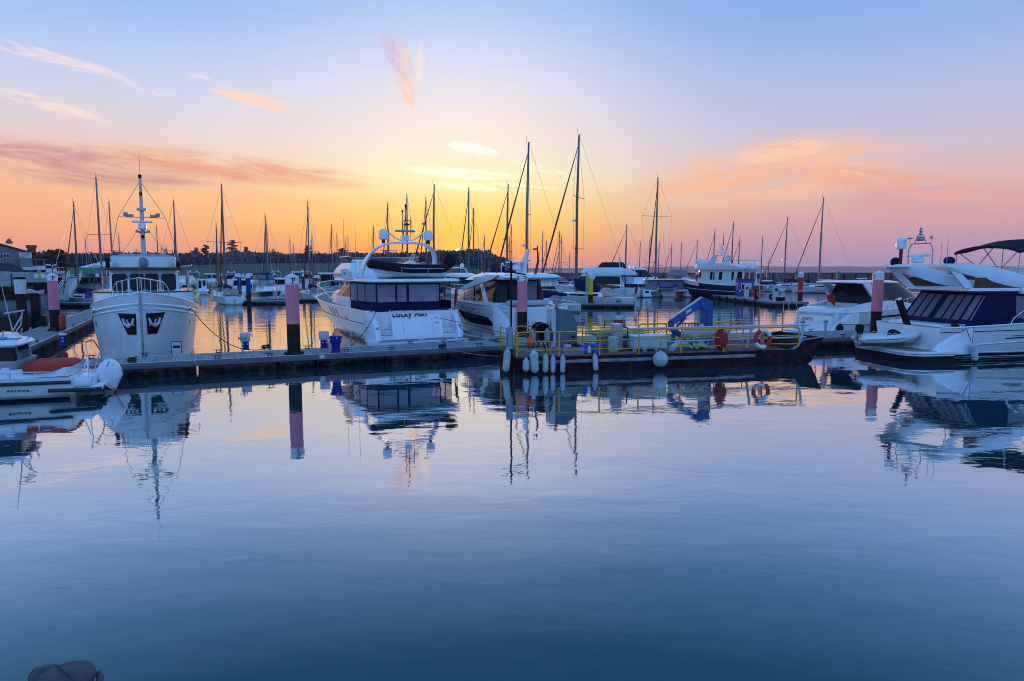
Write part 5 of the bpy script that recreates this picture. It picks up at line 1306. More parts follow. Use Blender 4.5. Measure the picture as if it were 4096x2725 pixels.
# ================================================================== open cruiser behind the right pontoon
def script_cruiser():
    hd = R(24); org = at_Y(3214, 1300, 47.2); org.z = 0; T = Matrix.Translation(org) @ Matrix.Rotation(hd, 4, 'Z')
    r = thing('sports_cruiser', 'white open sports cruiser behind the right pontoon, script name on its bulging stern', 'motor yacht', org, hd)
    X0 = 1.2; h = Hull(13.0, 4.0, 1.72, 2.3, tr=.93, fwd=.4, p=2.3, rake=.1, e0=.18, e1=.65, sheer=1.4); h.build(r, M['gel'], 26, 10).location = (X0, 0, 0); h.deck(r, M['gel'], drop=.05).location = (X0, 0, 0)
    for sd in (1, -1):
        MB().tube(h.rail_line(1, sd, 0, .99, 20), .04, 6).build('gunwale', M['gel'], r).location = (X0, 0, 0)
        MB().tube([h.pt(t/16*.95, h.vz(t/16*.95, .75+.4*t/16), sd, .012) for t in range(17)], .022, 5).build('hull_line', M['text'], r).location = (X0, 0, 0)
        h.patch(.28, .75, h.vz(.3, 1.3), h.vz(.7, 1.66), (sd,), .014, 12).build('hull_window', M['glassdk'], r).location = (X0, 0, 0)
        b = MB(); rings = []
        for i in range(11):
            f = i/10; z = .3+1.45*f; xa = .75+.2*f+1.1*f**2
            rings.append([(3, sd*1.55, z), (xa, sd*1.6, z), (xa, sd*1.8, z), (xa+.3, sd*1.93, z), (3, sd*1.96, z)])
        b.loft(rings).build('stern_quarter', M['gel'], r)
        MB().tube([(1.0, sd*1.7, 1.0), (1.4, sd*1.7, 1.5), (2.3, sd*1.7, 2.0)], .02, 6).build('quarter_rail', M['steel'], r)
        b = MB(); n = 12; b.loft([[(2.2+9*i/n, sd*1.9, 1.7), (2.2+9*i/n, sd*1.82, 1.75+.75*math.sin(math.pi*min(1, .15+i/n*.9))), (2.2+9*i/n, sd*1.6, 1.75+.72*math.sin(math.pi*min(1, .15+i/n*.9))), (2.2+9*i/n, sd*1.6, 1.7)] for i in range(n+1)]).build('cockpit_coaming', M['gel'], r)
    p = MB().box((.6, 0, .38), (1.3, 3.6, .15), bev=.07).build('boarding_platform', M['gel'], r)
    gp = Cabin([(.4, .95, 3.0, 1.55, 1.55, .1), (1.0, .85, 3.0, 1.5, 1.55, .1), (1.5, .95, 3.0, 1.4, 1.5, .1), (1.72, .8, 3.0, 1.55, 1.5, .1), (1.95, .85, 3.0, 1.5, 1.45, .1), (2.05, 1.15, 3.0, 1.3, 1.4, .1)], rc=.45); gp.build('stern_locker', M['gel'], r)
    lettering('coco', .48, lambda x, y: (.885-.02, .55-x, 1.26+y), shear=.35).build('name_lettering', M['chrome_text'], r)
    for y in (0,): MB().tube([(1.2, -1.1, 2.05), (1.15, -1.1, 2.2), (1.15, 1.1, 2.2), (1.2, 1.1, 2.05)], .02, 6).build('stern_rail', M['steel'], r)
    MB().box((4.0, .2, 2.05), (.8, 2.4, .5), bev=.12).build('cockpit_seat', M['ltgrey'], r)
    gl = Cabin([(2.1, 4.1, 12.2, 1.78, 1.5, 5), (3.72, 4.6, 9.0, 1.5, 1.2, 3.2)]); gl.build('window_band', M['glassdk'], r)
    tp = Cabin([(3.70, 3.0, 9.0, 1.66, 1.3, 3.2), (3.78, 2.7, 8.9, 1.72, 1.35, 3.2), (3.88, 3.2, 8.2, 1.4, 1.1, 2.8)]); tp.build('hardtop', M['gel'], r)
    for sd in (1, -1):
        b = MB(); b.xz([(5.2, 2.0), (5.7, 2.0), (4.2, 3.72), (3.5, 3.72)], *sorted((sd*1.62, sd*1.78))); b.build('roof_brace', M['gel'], r)
    h.pulpit(r, M['steel'], .35, .7, r=.02, n=12, mid=False).location = (X0, 0, 0)
    MB().tube([(1.3, 1.75, 1.75), (.9, 1.95, 3.1), (3.6, 1.9, 3.15)], .025, 6).build('davit_pole', M['steel'], r)
    flag(None, T @ Vector((2.1, -.2, 2.05)), 'red ensign leaning from the stern of the script lettered cruiser', 1.0, 1.1, lean=-.5, rz=hd, spread=.75)
    fender(T @ Vector((1.1, -2.05, .75)), 'round black fender at the script lettered cruiser corner', r=.24, ball=True, m='black', line=.5, group='ball fenders')
    rope([T @ Vector((1.2, -2.0, 1.0)), T @ Vector((6.0, -2.2, .75)), T @ Vector((8.0, -2.3, 1.2))], .02, 'dark line looping along the script lettered cruiser side')
script_cruiser()

# ================================================================== small motorboat at the left edge
def small_boat():
    hd = R(200); org = Vector((-15.17, 25.69, 0)); T = Matrix.Translation(org) @ Matrix.Rotation(hd, 4, 'Z')
    r = thing('motorboat', 'white motorboat with black cabin, red sunpad and big white outboard, cut by the left edge', 'motorboat', org, hd)
    r.scale = (.72, 1, 1); X0 = 1.4; L = 8.4; h = Hull(L, 2.75, .80, 1.15, tr=.96, fwd=.35, p=2.4, rake=.06, e0=.12, e1=.55, draft=.3); hb = h.build(r, M['gel'], 26, 10); hb.location = (X0, 0, 0)
    h.deck(r, M['gel'], drop=.02, inset=.02).location = (X0, 0, 0)
    for sd in (1, -1):
        def ln(z0, z1, t0, t1, rad, nm, mm, off=.02): MB().tube([h.pt(t0+(t1-t0)*i/18, h.vz(t0+(t1-t0)*i/18, z0+(z1-z0)*i/18), sd, off) for i in range(19)], rad, 8).build(nm, M[mm], r).location = (X0, 0, 0)
        ln(.64, .70, .015, .95, .062, 'rubbing_strake', 'dkgrey')
        b = MB(); b.patch(lambda u, v: h.pt(u, h.vz(u, -.02+v*.12), sd, .01), .03, .95, 0, 1, 24, 2); b.build('boot_stripe', M['navyhull'], r).location = (X0, 0, 0)
        MB().tube([(.22, sd*.75, .34), (.30, sd*1.15, .34), (.5, sd*1.36, .345), (1.3, sd*1.40, .36), (2.45, sd*1.41, .38)], .068, 8).build('lower_strake', M['dkgrey'], r)
        vs, fs = text_geo('AXOPAR', .17)
        b = MB(); b.add([h.pt((2.35-sd*v[0]*1.45)/L, h.vz(2.35/L, .40+v[1]*.75), sd, .012) for v in vs], fs); b.build('hull_lettering', M['text'], r).location = (X0, 0, 0)
        MB().tube([(1.95, sd*1.25, .86), (2.05, sd*1.25, 1.0), (2.6, sd*1.26, 1.03), (6.5, sd*1.28, 1.12)], .02, 6).build('grab_rail', M['steel'], r)
        for x in (3.0, 4.2): MB().tube([(x, sd*1.26, .82), (x, sd*1.26, 1.05)], .016, 6).build('rail_post', M['steel'], r)
        MB().tube([(.85, sd*1.12, .5), (.78, sd*1.12, 1.2), (.80, sd*.98, 1.52), (.98, sd*.62, 1.95), (1.02, sd*.5, 1.97)], .032, 8).build('tow_frame', M['steel'], r)
        MB().tube([(1.25, sd*1.10, .5), (.80, sd*1.0, 1.48)], .028, 8).build('tow_frame_strut', M['steel'], r)
        c = cleat_mb(.28, .08); o = c.build('deck_cleat', M['steel'], r); o.location = (1.75, sd*1.22, .85)
    MB().tube([(1.02, -.5, 1.97), (1.02, .5, 1.97)], .034, 8).build('tow_bar', M['orange'], r)
    MB().box((.85, 0, .36), (1.3, 2.3, .16), bev=.07).build('stern_platform', M['gel'], r)
    MB().box((1.2, 0, .60), (1.1, 2.5, .34), bev=.08).build('transom_well', M['gel'], r)
    b = MB(); b.prism([(1.65, -.75), (1.78, -1.0), (4.1, -1.08), (4.1, 1.08), (1.78, 1.0), (1.65, .75)], .32, Matrix.Translation((0, 0, .82))); b.build('seat_base', M['gel'], r)
    pad = Cabin([(.98, 2.35, 3.6, 1.10, 1.14, .05), (1.08, 2.0, 3.6, 1.10, 1.14, .05), (1.13, 1.62, 3.6, .98, 1.16, .05), (1.22, 1.58, 3.6, .95, 1.16, .05), (1.28, 1.70, 3.6, .86, 1.05, .05)], rc=.5); pad.build('red_sunpad', M['redpad'], r)
    # cabin
    cb = Cabin([(.8, 4.15, 8.6, 1.12, 1.0, 2.0), (1.22, 4.05, 8.3, 1.12, 1.0, 2.0)]); cb.build('cabin_base', M['gel'], r)
    ck = Cabin([(1.16, 3.72, 6.0, 1.10, 1.1, .3), (1.42, 3.62, 6.0, 1.13, 1.1, .3), (1.44, 3.9, 6.0, 1.1, 1.1, .3)], rc=.5); ck.build('cabin_coaming', M['grey'], r)
    gl = Cabin([(1.36, 3.86, 7.9, 1.06, .95, 1.8), (1.95, 3.96, 6.9, .98, .86, 1.4)], rc=.3); gl.build('cabin_glass', M['glassdk'], r)
    for sd in (1, -1):
        gl.win([(sd, .30, .98, 1.42, 1.90)], .01).build('corner_window', M['glass'], r)
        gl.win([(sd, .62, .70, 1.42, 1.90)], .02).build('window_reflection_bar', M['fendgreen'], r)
    rf = Cabin([(1.93, 3.78, 7.2, 1.08, .95, 1.5), (2.0, 3.70, 7.2, 1.12, 1.0, 1.5), (2.12, 3.9, 7.1, 1.08, .95, 1.5), (2.18, 4.6, 6.9, .8, .7, 1.2)], rc=.3); rf.build('cabin_roof', M['gel'], r)
    MB().box((5.6, .1, 2.22), (2.4, 1.3, .06), bev=.02).build('roof_hatch', M['grey'], r)
    for i in range(4): MB().tube([(3.9+.22*i, -.7+.42*i, 2.12), (3.80+.22*i, -.72+.42*i, 2.48)], .038, 8).build('rod_holder', M['alu'], r)
    b = MB(); b.loft([[(5.0, -.5, 2.2), (4.0, -.35, 2.18), (4.0, .35, 2.18), (5.0, .5, 2.2)], [(4.8, -.35, 2.38), (4.2, -.25, 2.36), (4.2, .25, 2.36), (4.8, .35, 2.38)]]); b.build('mast_foot', M['gel'], r)
    MB().tube([(4.30, 0, 2.38), (4.62, .05, 4.1)], [.032, .014], 8).build('whip_aerial', M['mastwhite'], r)
    b = MB(); b.tube([(4.2, -.1, 2.4), (4.05, -.25, 2.6), (3.95, -.3, 3.1)], .03, 8); b.build('light_mast', M['mastwhite'], r)
    MB().tube([(4.42, .45, 3.08), (3.9, -.4, 3.14)], .03, 8).build('light_bar', M['mastwhite'], r)
    MB().tube([(4.35, -.1, 2.4), (3.97, -.32, 3.0)], .03, 8).build('light_mast', M['mastwhite'], r)
    MB().tube([(5.6, .7, 2.2), (5.66, .72, 3.35)], .02, 6).build('flag_pole', M['bluepile'], r)
    # outboard, large and white
    def ring(z, xa, xb, w): return [((xa+xb)/2+(xb-xa)/2*math.copysign(abs(math.cos(a))**.55, math.cos(a)), w*math.copysign(abs(math.sin(a))**.55, math.sin(a)), z) for a in [2*math.pi*i/24 for i in range(24)]]
    b = MB(); b.loft([ring(.0, .02, .42, .15), ring(.30, -.10, .52, .20), ring(.62, -.26, .62, .26), ring(.78, -.34, .70, .29), ring(1.10, -.28, .66, .30), ring(1.34, -.12, .44, .28), ring(1.46, .05, .30, .22)])
    for i, v in enumerate(b.v): b.v[i] = (v[0]-.42, v[1], v[2]-.08)
    ob = b.build('outboard_motor', M['gel'], r); ob.scale = (.85/.72, .9, .92); ob.location = (.44, 0, .0)
    for sd in (1, -1):
        lettering('300', .13, lambda x, y: (-.36+sd*0-y*.3+(-x if sd > 0 else x)*.8, sd*.286, 1.12+y+x*.0)).build('motor_lettering', M['grey'], ob)
        MB().tube([(-.32, sd*.28, 1.30), (-.18, sd*.295, 1.08)], .016, 5).build('cowl_stripe', M['navyhull'], ob)
        MB().box((-.05, sd*.27, .86), (.24, .02, .05), rot=Matrix.Rotation(R(-12), 3, 'Y')).build('cowl_mark', M['navyhull'], ob)
    MB().tube([(.18, .25, .35), (-.1, .22, .22), (-.42, .1, .05), (-.5, 0, -.1)], .045, 8).build('steering_hose', M['black'], ob)
    MB().box((.28, 0, .5), (.24, .4, .5), bev=.05).build('motor_bracket', M['dkgrey'], ob)
    MB().sphere((2.6, -1.0, 1.14), .075, 12, 8).build('deck_lamp', M['black'], r)
small_boat()
# ================================================================== work barge with its gear
def barge():
    bd = R(13.2); org = Vector((.18, 30.15, 0)); T = Matrix.Translation(org) @ Matrix.Rotation(bd, 4, 'Z')
    cb_, sb_ = math.cos(bd), math.sin(bd)
    def bx(px, y=.04, z=1.2):
        k = (px-2048)/FPX; f = lambda x: org.x+x*cb_-y*sb_-k*((org.y+x*sb_+y*cb_)*math.cos(PITCH)+(CAMH-z)*math.sin(PITCH))
        return -f(0)/(f(1)-f(0))
    r = thing('work_barge', 'rusty black work barge with yellow railings moored in front of the pontoon', 'barge', org, bd)
    L, W_, Dz = 14.6, 3.4, .78
    prof = [(0, -.3), (0, Dz), (13.4, Dz), (13.4, Dz+.0), (14.7, .05), (14.4, -.3)]
    b = MB(); b.xz([(0, -.3), (0, Dz-.06), (13.6, Dz-.06), (13.9, Dz-.06), (15.0, .1), (14.6, -.3)], 0, W_); b.build('barge_hull', M['rust'], r)
    MB().box((6.8, W_/2, Dz-.03), (13.6, W_-.1, .05)).build('barge_deck', M['rustdeck'], r)
    for y in (-.03, W_+.03): MB().box((6.1, y, .50), (11.6, .08, .15), bev=.02).build('rubbing_band', M['concrete'], r)
    b = MB(); b.xz([(13.9, Dz-.1), (14.2, Dz-.1), (14.55, 1.18), (15.7, 1.32), (15.7, 1.26), (15.05, .08), (14.6, .1)], -.01, .06); b.build('bow_plate', M['rust'], r)
    b = MB(); b.xz([(13.9, Dz-.1), (14.2, Dz-.1), (14.55, 1.18), (15.7, 1.32), (15.7, 1.26), (15.05, .08), (14.6, .1)], W_-.06, W_+.01); b.build('bow_plate', M['rust'], r)
    MB().box((15.62, W_/2, 1.28), (.16, W_, .06)).build('bow_lip', M['rust'], r)
    MB().add([(14.5, .05, .2), (15.6, .05, 1.24), (15.6, W_-.05, 1.24), (14.5, W_-.05, .2)], [(0, 1, 2, 3)]).build('bow_ramp', M['rust'], r)
    for pts in ([(13.9, 0, Dz), (14.1, 0, Dz), (14.55, 0, 1.2), (15.7, 0, 1.33)], [(13.9, W_, Dz), (14.1, W_, Dz), (14.55, W_, 1.2), (15.7, W_, 1.33)]): MB().tube(pts, .035, 6).build('bow_edge', M['grey'], r)
    # yellow railings: near side, far side, end
    zr = Dz+1.07; rr = .036
    def railing(y, x0, x1, posts, top=True, wav=.015, hook=True):
        s = 1
        b = MB(); b.tube([(x0, y, Dz-.02), (x0, y, zr-.14), (x0+.05, y, zr-.04), (x0+.16, y, zr)]+[(x0+.16+(x1-x0-.32)*i/20, y+.01*math.sin(i), zr+wav*math.sin(i*1.3)) for i in range(1, 20)]+[(x1-.16, y, zr), (x1-.05, y, zr-.04), (x1, y, zr-.14), (x1, y, Dz-.02)], rr, 8); b.build('top_rail', M['yellow'], r)
        for z in (Dz+.64, Dz+.24): MB().tube([(x0+(x1-x0)*i/24, y+.01, z+wav*1.4*math.sin(i*1.7+z*9)) for i in range(25)], rr*.72, 6).build('mid_rail', M['yellow'], r)
        for x in posts: MB().tube([(x, y, Dz-.28), (x+.02, y, zr)], rr, 8).build('rail_post', M['yellow'], r)
    railing(0.04, bx(2068), bx(3196), [bx(q) for q in (2236, 2398, 2555, 2724, 2894, 3053)])
    F = lambda q: bx(q, W_-.06, 1.6)
    railing(W_-.06, F(2062), F(2232), (F(2150),)); railing(W_-.06, F(2330), F(2470), ()); railing(W_-.06, F(2556), F(2667), ()); railing(W_-.06, F(2690), F(2974), (F(2860),))
    b = MB(); b.tube([(.1, .05, zr), (.06, 1.2, zr+.02), (.08, 1.25, Dz)], rr, 8); b.build('end_rail', M['yellow'], r)
    b = MB(); b.tube([(.02, 2.0, Dz), (.02, 2.0, zr+.02), (.02, W_-.1, zr), (.02, W_-.1, Dz)], rr, 8); b.build('end_rail', M['yellow'], r)
    for z in (Dz+.3, Dz+.65): MB().tube([(.03, .1, z), (.03, W_-.1, z)], rr*.75, 6).build('end_rail', M['yellow'], r)
    MB().tube([(bx(2515), .10, zr+.07), (bx(3236), .12, zr+.08)], .042, 8).build('white_pipe', M['mastwhite'], r)
    MB().tube([(bx(2672, .7), .7, Dz+.42), (bx(3222, .5), .5, Dz+.50)], .045, 8).build('white_pipe', M['mastwhite'], r)
    for x, y in ((bx(3212), .1), (bx(3226), .3), (bx(3000, .5), .5), (bx(3013, .5), .7)): MB().tube([(x-.18, y, Dz), (x+.05, y, zr+.10)], .04, 8).build('white_strut', M['mastwhite'], r)
    MB().tube([(bx(3190), .3, Dz+.02), (bx(3232), .35, Dz+.02)], .05, 6).build('white_foot', M['mastwhite'], r)
    MB().box((1.6, .28, Dz+.16), (3.3, .12, .34)).build('low_coaming', M['concrete'], r)
    # spud post at the near end
    MB().tube([(-.22, .35, -.5), (-.22, .35, 1.2)], .15, 12).build('spud_post', M['rust'], r)
    MB().lathe([(.16, 0), (.16, .95), (.12, 1.0)], (-.22, .35, 1.1), 14).build('spud_sleeve', M['grey'], r)
    b = MB(); b.tube([(-.14, .35, 2.05), (-.14, .35, 5.0)], .045, 8); b.build('lamp_pole', M['black'], r)
    MB().tube([(-.6, .2, 4.60), (.55, .5, 4.42)], .035, 6).build('pole_yard', M['black'], r)
    # tall grey panel (control locker)
    b = MB(); ha, hb = bx(2216, 1.15, 1.6), bx(2313, 1.15, 1.6); hz = 2.80; pts = [(ha, Dz), (ha, hz), (ha+.45, hz)]+[(ha+.45+(hb-ha-.52)*math.sin(a*math.pi/20), hz-.95*(1-math.cos(a*math.pi/20))) for a in range(1, 11)]+[(hb, Dz)]
    b.xz(pts, 1.15, 1.95); p = b.build('grey_housing', M['panel'], r, ang=20)
    MB().box((ha-.03, 1.55, (hz+Dz)/2), (.2, .86, hz-Dz+.02)).build('pale_edge', M['boxwhite'], p)
    MB().box((hb-.25, 1.13, 1.5), (.14, .06, .1)).build('latch', M['black'], p)
    MB().lathe([(.09, 0), (.09, .05)], (ha+.22, 1.5, hz), 14).build('beacon_base', M['dkgrey'], p)
    MB().lathe([(.085, .05), (.085, .2), (.05, .24), (0, .25)], (ha+.22, 1.5, hz), 14).build('beacon', M['orange'], p)
    # deck house machinery: generator, green machine, cable, rail at the back
    def thing_box(nm, label, cat, x, y, z, d, m, bev=.03, rz=0, lid=None):
        o = thing(nm, label, cat, T @ Vector((x, y, z)), bd+rz)
        MB().box((0, 0, d[2]/2), d, bev=bev).build('body', M[m], o)
        if lid: MB().box((0, 0, d[2]+.02), (d[0]+.08, d[1]+.08, .06), bev=.02).build('lid', M[lid], o)
        return o
    o = thing_box('deck_locker', 'pale grey deck locker with lid amid the barge, behind the ball fender', 'locker', bx(2603, .55), 1.0, Dz+.12, (1.72, .9, .58), 'boxwhite', lid='pilewhite')
    for x in (-.8, -.3, .3, .8): MB().box((x, -.4, -.06), (.16, .12, .14)).build('foot', M['grey'], o)
    o = thing_box('timber_stack', 'stack of pale boards lying behind the barge railing', 'timber', bx(2490, 1.8), 2.2, Dz+.62, (2.6, .9, .09), 'tan', bev=.01)
    for i, (z, dx) in enumerate(((.1, -.1), (.2, .15))): MB().box((dx, .02*i, z+.05), (2.5, .84, .085), bev=.01).build('board', M['cream' if i else 'tan'], o)
    MB().box((0, 0, -.3), (2.1, .7, .58), bev=.02).build('trestle', M['concrete'], o)
    MB().box((.2, 0, .33), (2.0, .5, .05), rz=.02).build('board', M['ltgrey'], o)
    o = thing('pump_unit', 'grey upright pump unit with green drum beside it on the barge', 'pump', T @ Vector((bx(2462, 1.1), 1.25, Dz)), bd)
    MB().box((.15, .1, .62), (.44, .5, 1.24), bev=.04).build('pump_case', M['grey'], o)
    MB().lathe([(.24, 0), (.26, .05), (.25, .66), (.2, .7), (0, .71)], (-.18, -.28, 0), 16).build('green_drum', M['fendgreen'], o)
    MB().tube([(.35, -.1, 1.15), (.6, -.15, 1.1), (.62, -.15, .6), (.8, -.2, .35), (1.1, -.2, .3)], .035, 6).build('pump_hose', M['black'], o)
    MB().box((.15, .1, 1.27), (.36, .4, .05)).build('pump_lid', M['pilewhite'], o)
    o = thing('engine_frame', 'dark engine with small anemometer on top at the back of the barge', 'engine', T @ Vector((bx(2466, 2.9, 1.8), 2.9, Dz)), bd)
    MB().box((.1, 0, 1.0), (.42, .4, .7), bev=.06).build('engine_block', M['brown'], o)
    b = MB(); b.tube([(-.65, 0, 0), (-.65, 0, 1.3), (.45, 0, 1.32), (.5, 0, 0)], .03, 6); b.build('engine_cradle', M['brown'], o)
    MB().lathe([(.18, 0), (.18, .14), (.1, .18)], (.1, 0, 1.36), 12).build('air_filter', M['boxwhite'], o)
    b = MB(); b.tube([(.1, 0, 1.5), (.1, 0, 1.85)], .015, 5)
    b.tube([(-.02, 0, 1.85), (.22, 0, 1.85)], .012, 5); b.build('anemometer', M['black'], o)
    o = thing('rope_winch', 'black rope winch with hanging hoses at the near end of the barge', 'winch', T @ Vector((bx(2163, 1.9, 1.6), 1.9, Dz)), bd)
    b = MB(); Mx = Matrix.Rotation(R(90), 3, 'X')
    b.lathe([(.42, -.3), (.42, -.26), (.12, -.24), (.12, .24), (.42, .26), (.42, .3)], (0, 0, .95), 22, Mx); b.build('winch_drum', M['black'], o)
    for s in (-1, 1): MB().tube([(0, s*.36, .95), (-.35, s*.36, 0), (.35, s*.36, 0), (0, s*.36, .95)], .04, 6).build('winch_frame', M['rust'], o)
    for k in range(5): MB().tube([(.40*math.cos(i*.35+k), -.34-.02*k, .95+.40*math.sin(i*.35+k)) for i in range(18)], .02, 6, closed=True).build('hose_turn', M['dkgrey'], o)
    rnd = random.Random(11)
    for i, (x, y, s) in enumerate(((bx(2130, .95), .95, .2), (bx(2142, 1), 1.0, .17), (bx(2116, 1), 1.05, .15), (bx(2190, 1), 1.1, .19), (bx(2205, 1), 1.15, .18))):
        fender(T @ Vector((x, y, Dz+.78)), ['round grey fender hanging in the cluster left of the winch', 'dull grey fender in the middle of the cluster left of the winch', 'small brown fender at the left of the winch cluster', 'dark grey fender hanging right of the winch', 'dull grey fender beside the tall grey housing'][i], .6, s*.75, ['grey', 'dkgrey', 'brown', 'grey', 'dkgrey'][i], line=.35, group='old fenders hung about the barge winch')
    # drums, jerrycans
    for i, (x, d, lab, m) in enumerate(((bx(2270, .62), .2, 'dull white plastic drum low behind the railing', 'boxwhite'), (bx(2298, .62), .22, 'black plastic drum between a white drum and the blue ones', 'black'), (bx(2335, .62), .19, 'left one of two blue plastic drums behind the yellow railing', 'bluedrum'), (bx(2380, .62), .2, 'right one of two blue plastic drums, next to the rail post', 'bluedrum'))):
        o = thing('plastic_drum', lab, 'drum', T @ Vector((x, .62, Dz)), bd, 'plastic drums on the barge')
        MB().lathe([(d*.92, 0), (d, .04), (d, .16), (d*.96, .18), (d, .2), (d, .36), (d*.85, .42), (d*.3, .43)], n=18).build('drum_body', M[m], o)
        MB().lathe([(.05, .43), (.05, .47), (0, .47)], (d*.4, 0, 0), 10).build('drum_cap', M['black'], o)
    o = thing('jerrycan', 'small white jerrycan standing between the two blue drums', 'jerrycan', T @ Vector((bx(2357, .5), .5, Dz)), bd)
    MB().box((0, 0, .14), (.17, .12, .28), bev=.03).build('can_body', M['pilewhite'], o); MB().tube([(-.05, 0, .28), (-.04, 0, .34), (.05, 0, .34), (.06, 0, .28)], .014, 6).build('can_handle', M['pilewhite'], o)
    for x, y, m, lab in ((bx(2224, .55), .55, 'grey', 'grey round bucket at the foot of the tall grey housing'), (bx(2243, .55), .55, 'panel', 'grey green bucket right of another bucket under the housing')):
        o = thing('bucket', lab, 'bucket', T @ Vector((x, y, Dz)), bd); MB().lathe([(.13, 0), (.17, .34), (.155, .34), (.12, .03)], n=16).build('bucket_wall', M[m], o); MB().tube([(-.16, 0, .33), (-.1, -.06, .42), (.1, -.06, .42), (.16, 0, .33)], .008, 5).build('bucket_handle', M['steel'], o)
    # orange ball, red buoy bag, lifebuoy, white ball
    fender(T @ Vector((bx(2124, .55), .55, Dz+.58)), 'orange ball buoy hung behind the yellow railing', r=.235, ball=True, m='orange', line=.35, group='ball fenders')
    o = thing('buoy', 'large dark red buoy lashed upright to the yellow railing', 'buoy', T @ Vector((bx(2885, .25), .25, Dz+.52)), bd); o.scale = (.84, .84, .98)
    MB().lathe([(.02, -.56), (.16, -.52), (.32, -.30), (.37, 0), (.34, .28), (.22, .46), (.16, .52)], n=24).build('buoy_body', M['redcloth'], o)
    b = MB(); rnd = random.Random(2)
    for k in range(6): b.tube([((.12+.03*rnd.random())*math.cos(i*.7+k), (.12+.03*rnd.random())*math.sin(i*.7+k), .48+.05*k+.03*math.sin(i)) for i in range(9)], .025, 6, closed=True)
    b.build('buoy_lashing', M['tan'], o)
    o = thing('lifebuoy', 'red and white ring lifebuoy on the barge railing near its bow', 'lifebuoy', T @ Vector((bx(3050, -.05), .0, Dz+.52)), bd)
    for k in range(8):
        pts = [(.40*math.cos(a), -.05, .40*math.sin(a)) for a in [R(45*k-22.5+45*i/6) for i in range(7)]]
        if k % 2 == 0: MB().tube(pts, .105, 12).build('ring_segment', M['redpaint'] if k in (0, 4) else M['pilewhite'], o)
        else: MB().tube(pts, .105, 12).build('ring_segment', M['redpaint'] if k in (1, 3, 5, 7) and False else (M['redpaint'] if k in (3, 7) else M['pilewhite']), o)
    MB().tube([(.50*math.cos(R(i*15)), -.05, .50*math.sin(R(i*15))) for i in range(24)], .014, 5, closed=True).build('grab_line', M['ropepale'], o)
    b = MB()
    for k in range(5): b.tube([(.05*math.sin(k*2)+.07*math.cos(i*.9), .02, .05+.22*math.sin(i*.9)-.05*k) for i in range(8)], .014, 5, closed=True)
    b.build('throwing_line', M['orange'], o)
    fender(T @ Vector((bx(2643, -.4, .5), -.36, .50)), 'big white ball fender hanging on the barge side', r=.36, ball=True, line=.45, group='ball fenders')
    for i, (x, z, Lf, rad, m, lab) in enumerate(((2103, .42, .58, .155, 'fender', 'fat short fender, first of the barge row from the left'), (2135, .56, 1.0, .19, 'fender', 'largest and longest fender of the row on the barge'), (2181, .45, .8, .135, 'fender', 'grey topped fender right of the largest one'), (2211, .40, .76, .115, 'fender', 'scuffed narrow fender with brown spots on the barge side'), (2250, .40, .78, .12, 'fender', 'clean bluish slim fender with eye on top'), (2381, .42, .76, .125, 'fender', 'lone slim fender hanging amid the barge side, slightly askew'))):
        fender(T @ Vector((bx(x, -.2, .5), -.10-rad, z)), lab, Lf, rad, m, rz=bd, line=.35, tilt=R(-4) if i in (1, 5) else 0, group='fenders along the barge side')
    fender(T @ Vector((-.45, -.10, .62)), 'greenish fender hanging from the spud post at the barge end', 1.0, .16, 'fendgreen', tilt=R(5), rz=bd, line=.7, group='fenders along the barge side')
    o = fender(T @ Vector((bx(2696, .35), .35, Dz+.2)), 'white fender lying on the barge deck beside the net heap', .62, .15, 'fender', tilt=R(55), rz=bd, line=0, group='fenders along the barge side')
    # rag and net heap
    b = MB(); rnd = random.Random(21)
    for k in range(60):
        x, y = rnd.gauss(0, .42), rnd.gauss(0, .3); z = max(.04, .42-.55*(x*x+y*y)*1.3+rnd.gauss(0, .07))
        b.box((x, y, z*.9), (rnd.uniform(.15, .5), rnd.uniform(.1, .35), rnd.uniform(.02, .09)), rot=Matrix.Rotation(rnd.uniform(-.6, .6), 3, 'X') @ Matrix.Rotation(rnd.uniform(-.5, .5), 3, 'Y') @ Matrix.Rotation(rnd.uniform(0, 3), 3, 'Z'))
    o = b.build('scrap_heap', M['fendgreen']); o.location = T @ Vector((bx(2790, .8), 1.0, Dz)); o.rotation_euler = (0, 0, bd); tag(o, 'heap of pale green plastic scrap on the barge under a bulky sack', 'scrap heap')
    b = MB(); rings = []
    for i in range(10):
        z = .62*i/9; s = math.sin(math.pi*(.12+.80*i/9))**.5
        rings.append([((.85*s+.07*fnoise(a*1.7, z*4, 3))*math.cos(a), (.55*s+.07*fnoise(a*1.9, z*4, 8))*math.sin(a), z) for a in [2*math.pi*j/28 for j in range(28)]])
    b.loft(rings); o = b.build('bulk_sack', M['tan'], ang=60); o.location = T @ Vector((bx(2800, 1.2), 1.35, Dz+.42)); o.rotation_euler = (0, 0, bd); tag(o, 'bulky stained cream sack on top of the scrap heap by the crane', 'sack')
    b = MB(); b.tube([(.28*math.cos(i*.45), .2*math.sin(i*.45), .05+.03*math.sin(i)) for i in range(14)], .02, 6, closed=True); o = b.build('rope_coil', M['redcloth']); o.location = T @ Vector((bx(3090, .5), .5, Dz)); tag(o, 'reddish rope lying on the barge deck beside the lifebuoy', 'rope')
    # slings hung on the far rail
    rnd = random.Random(5)
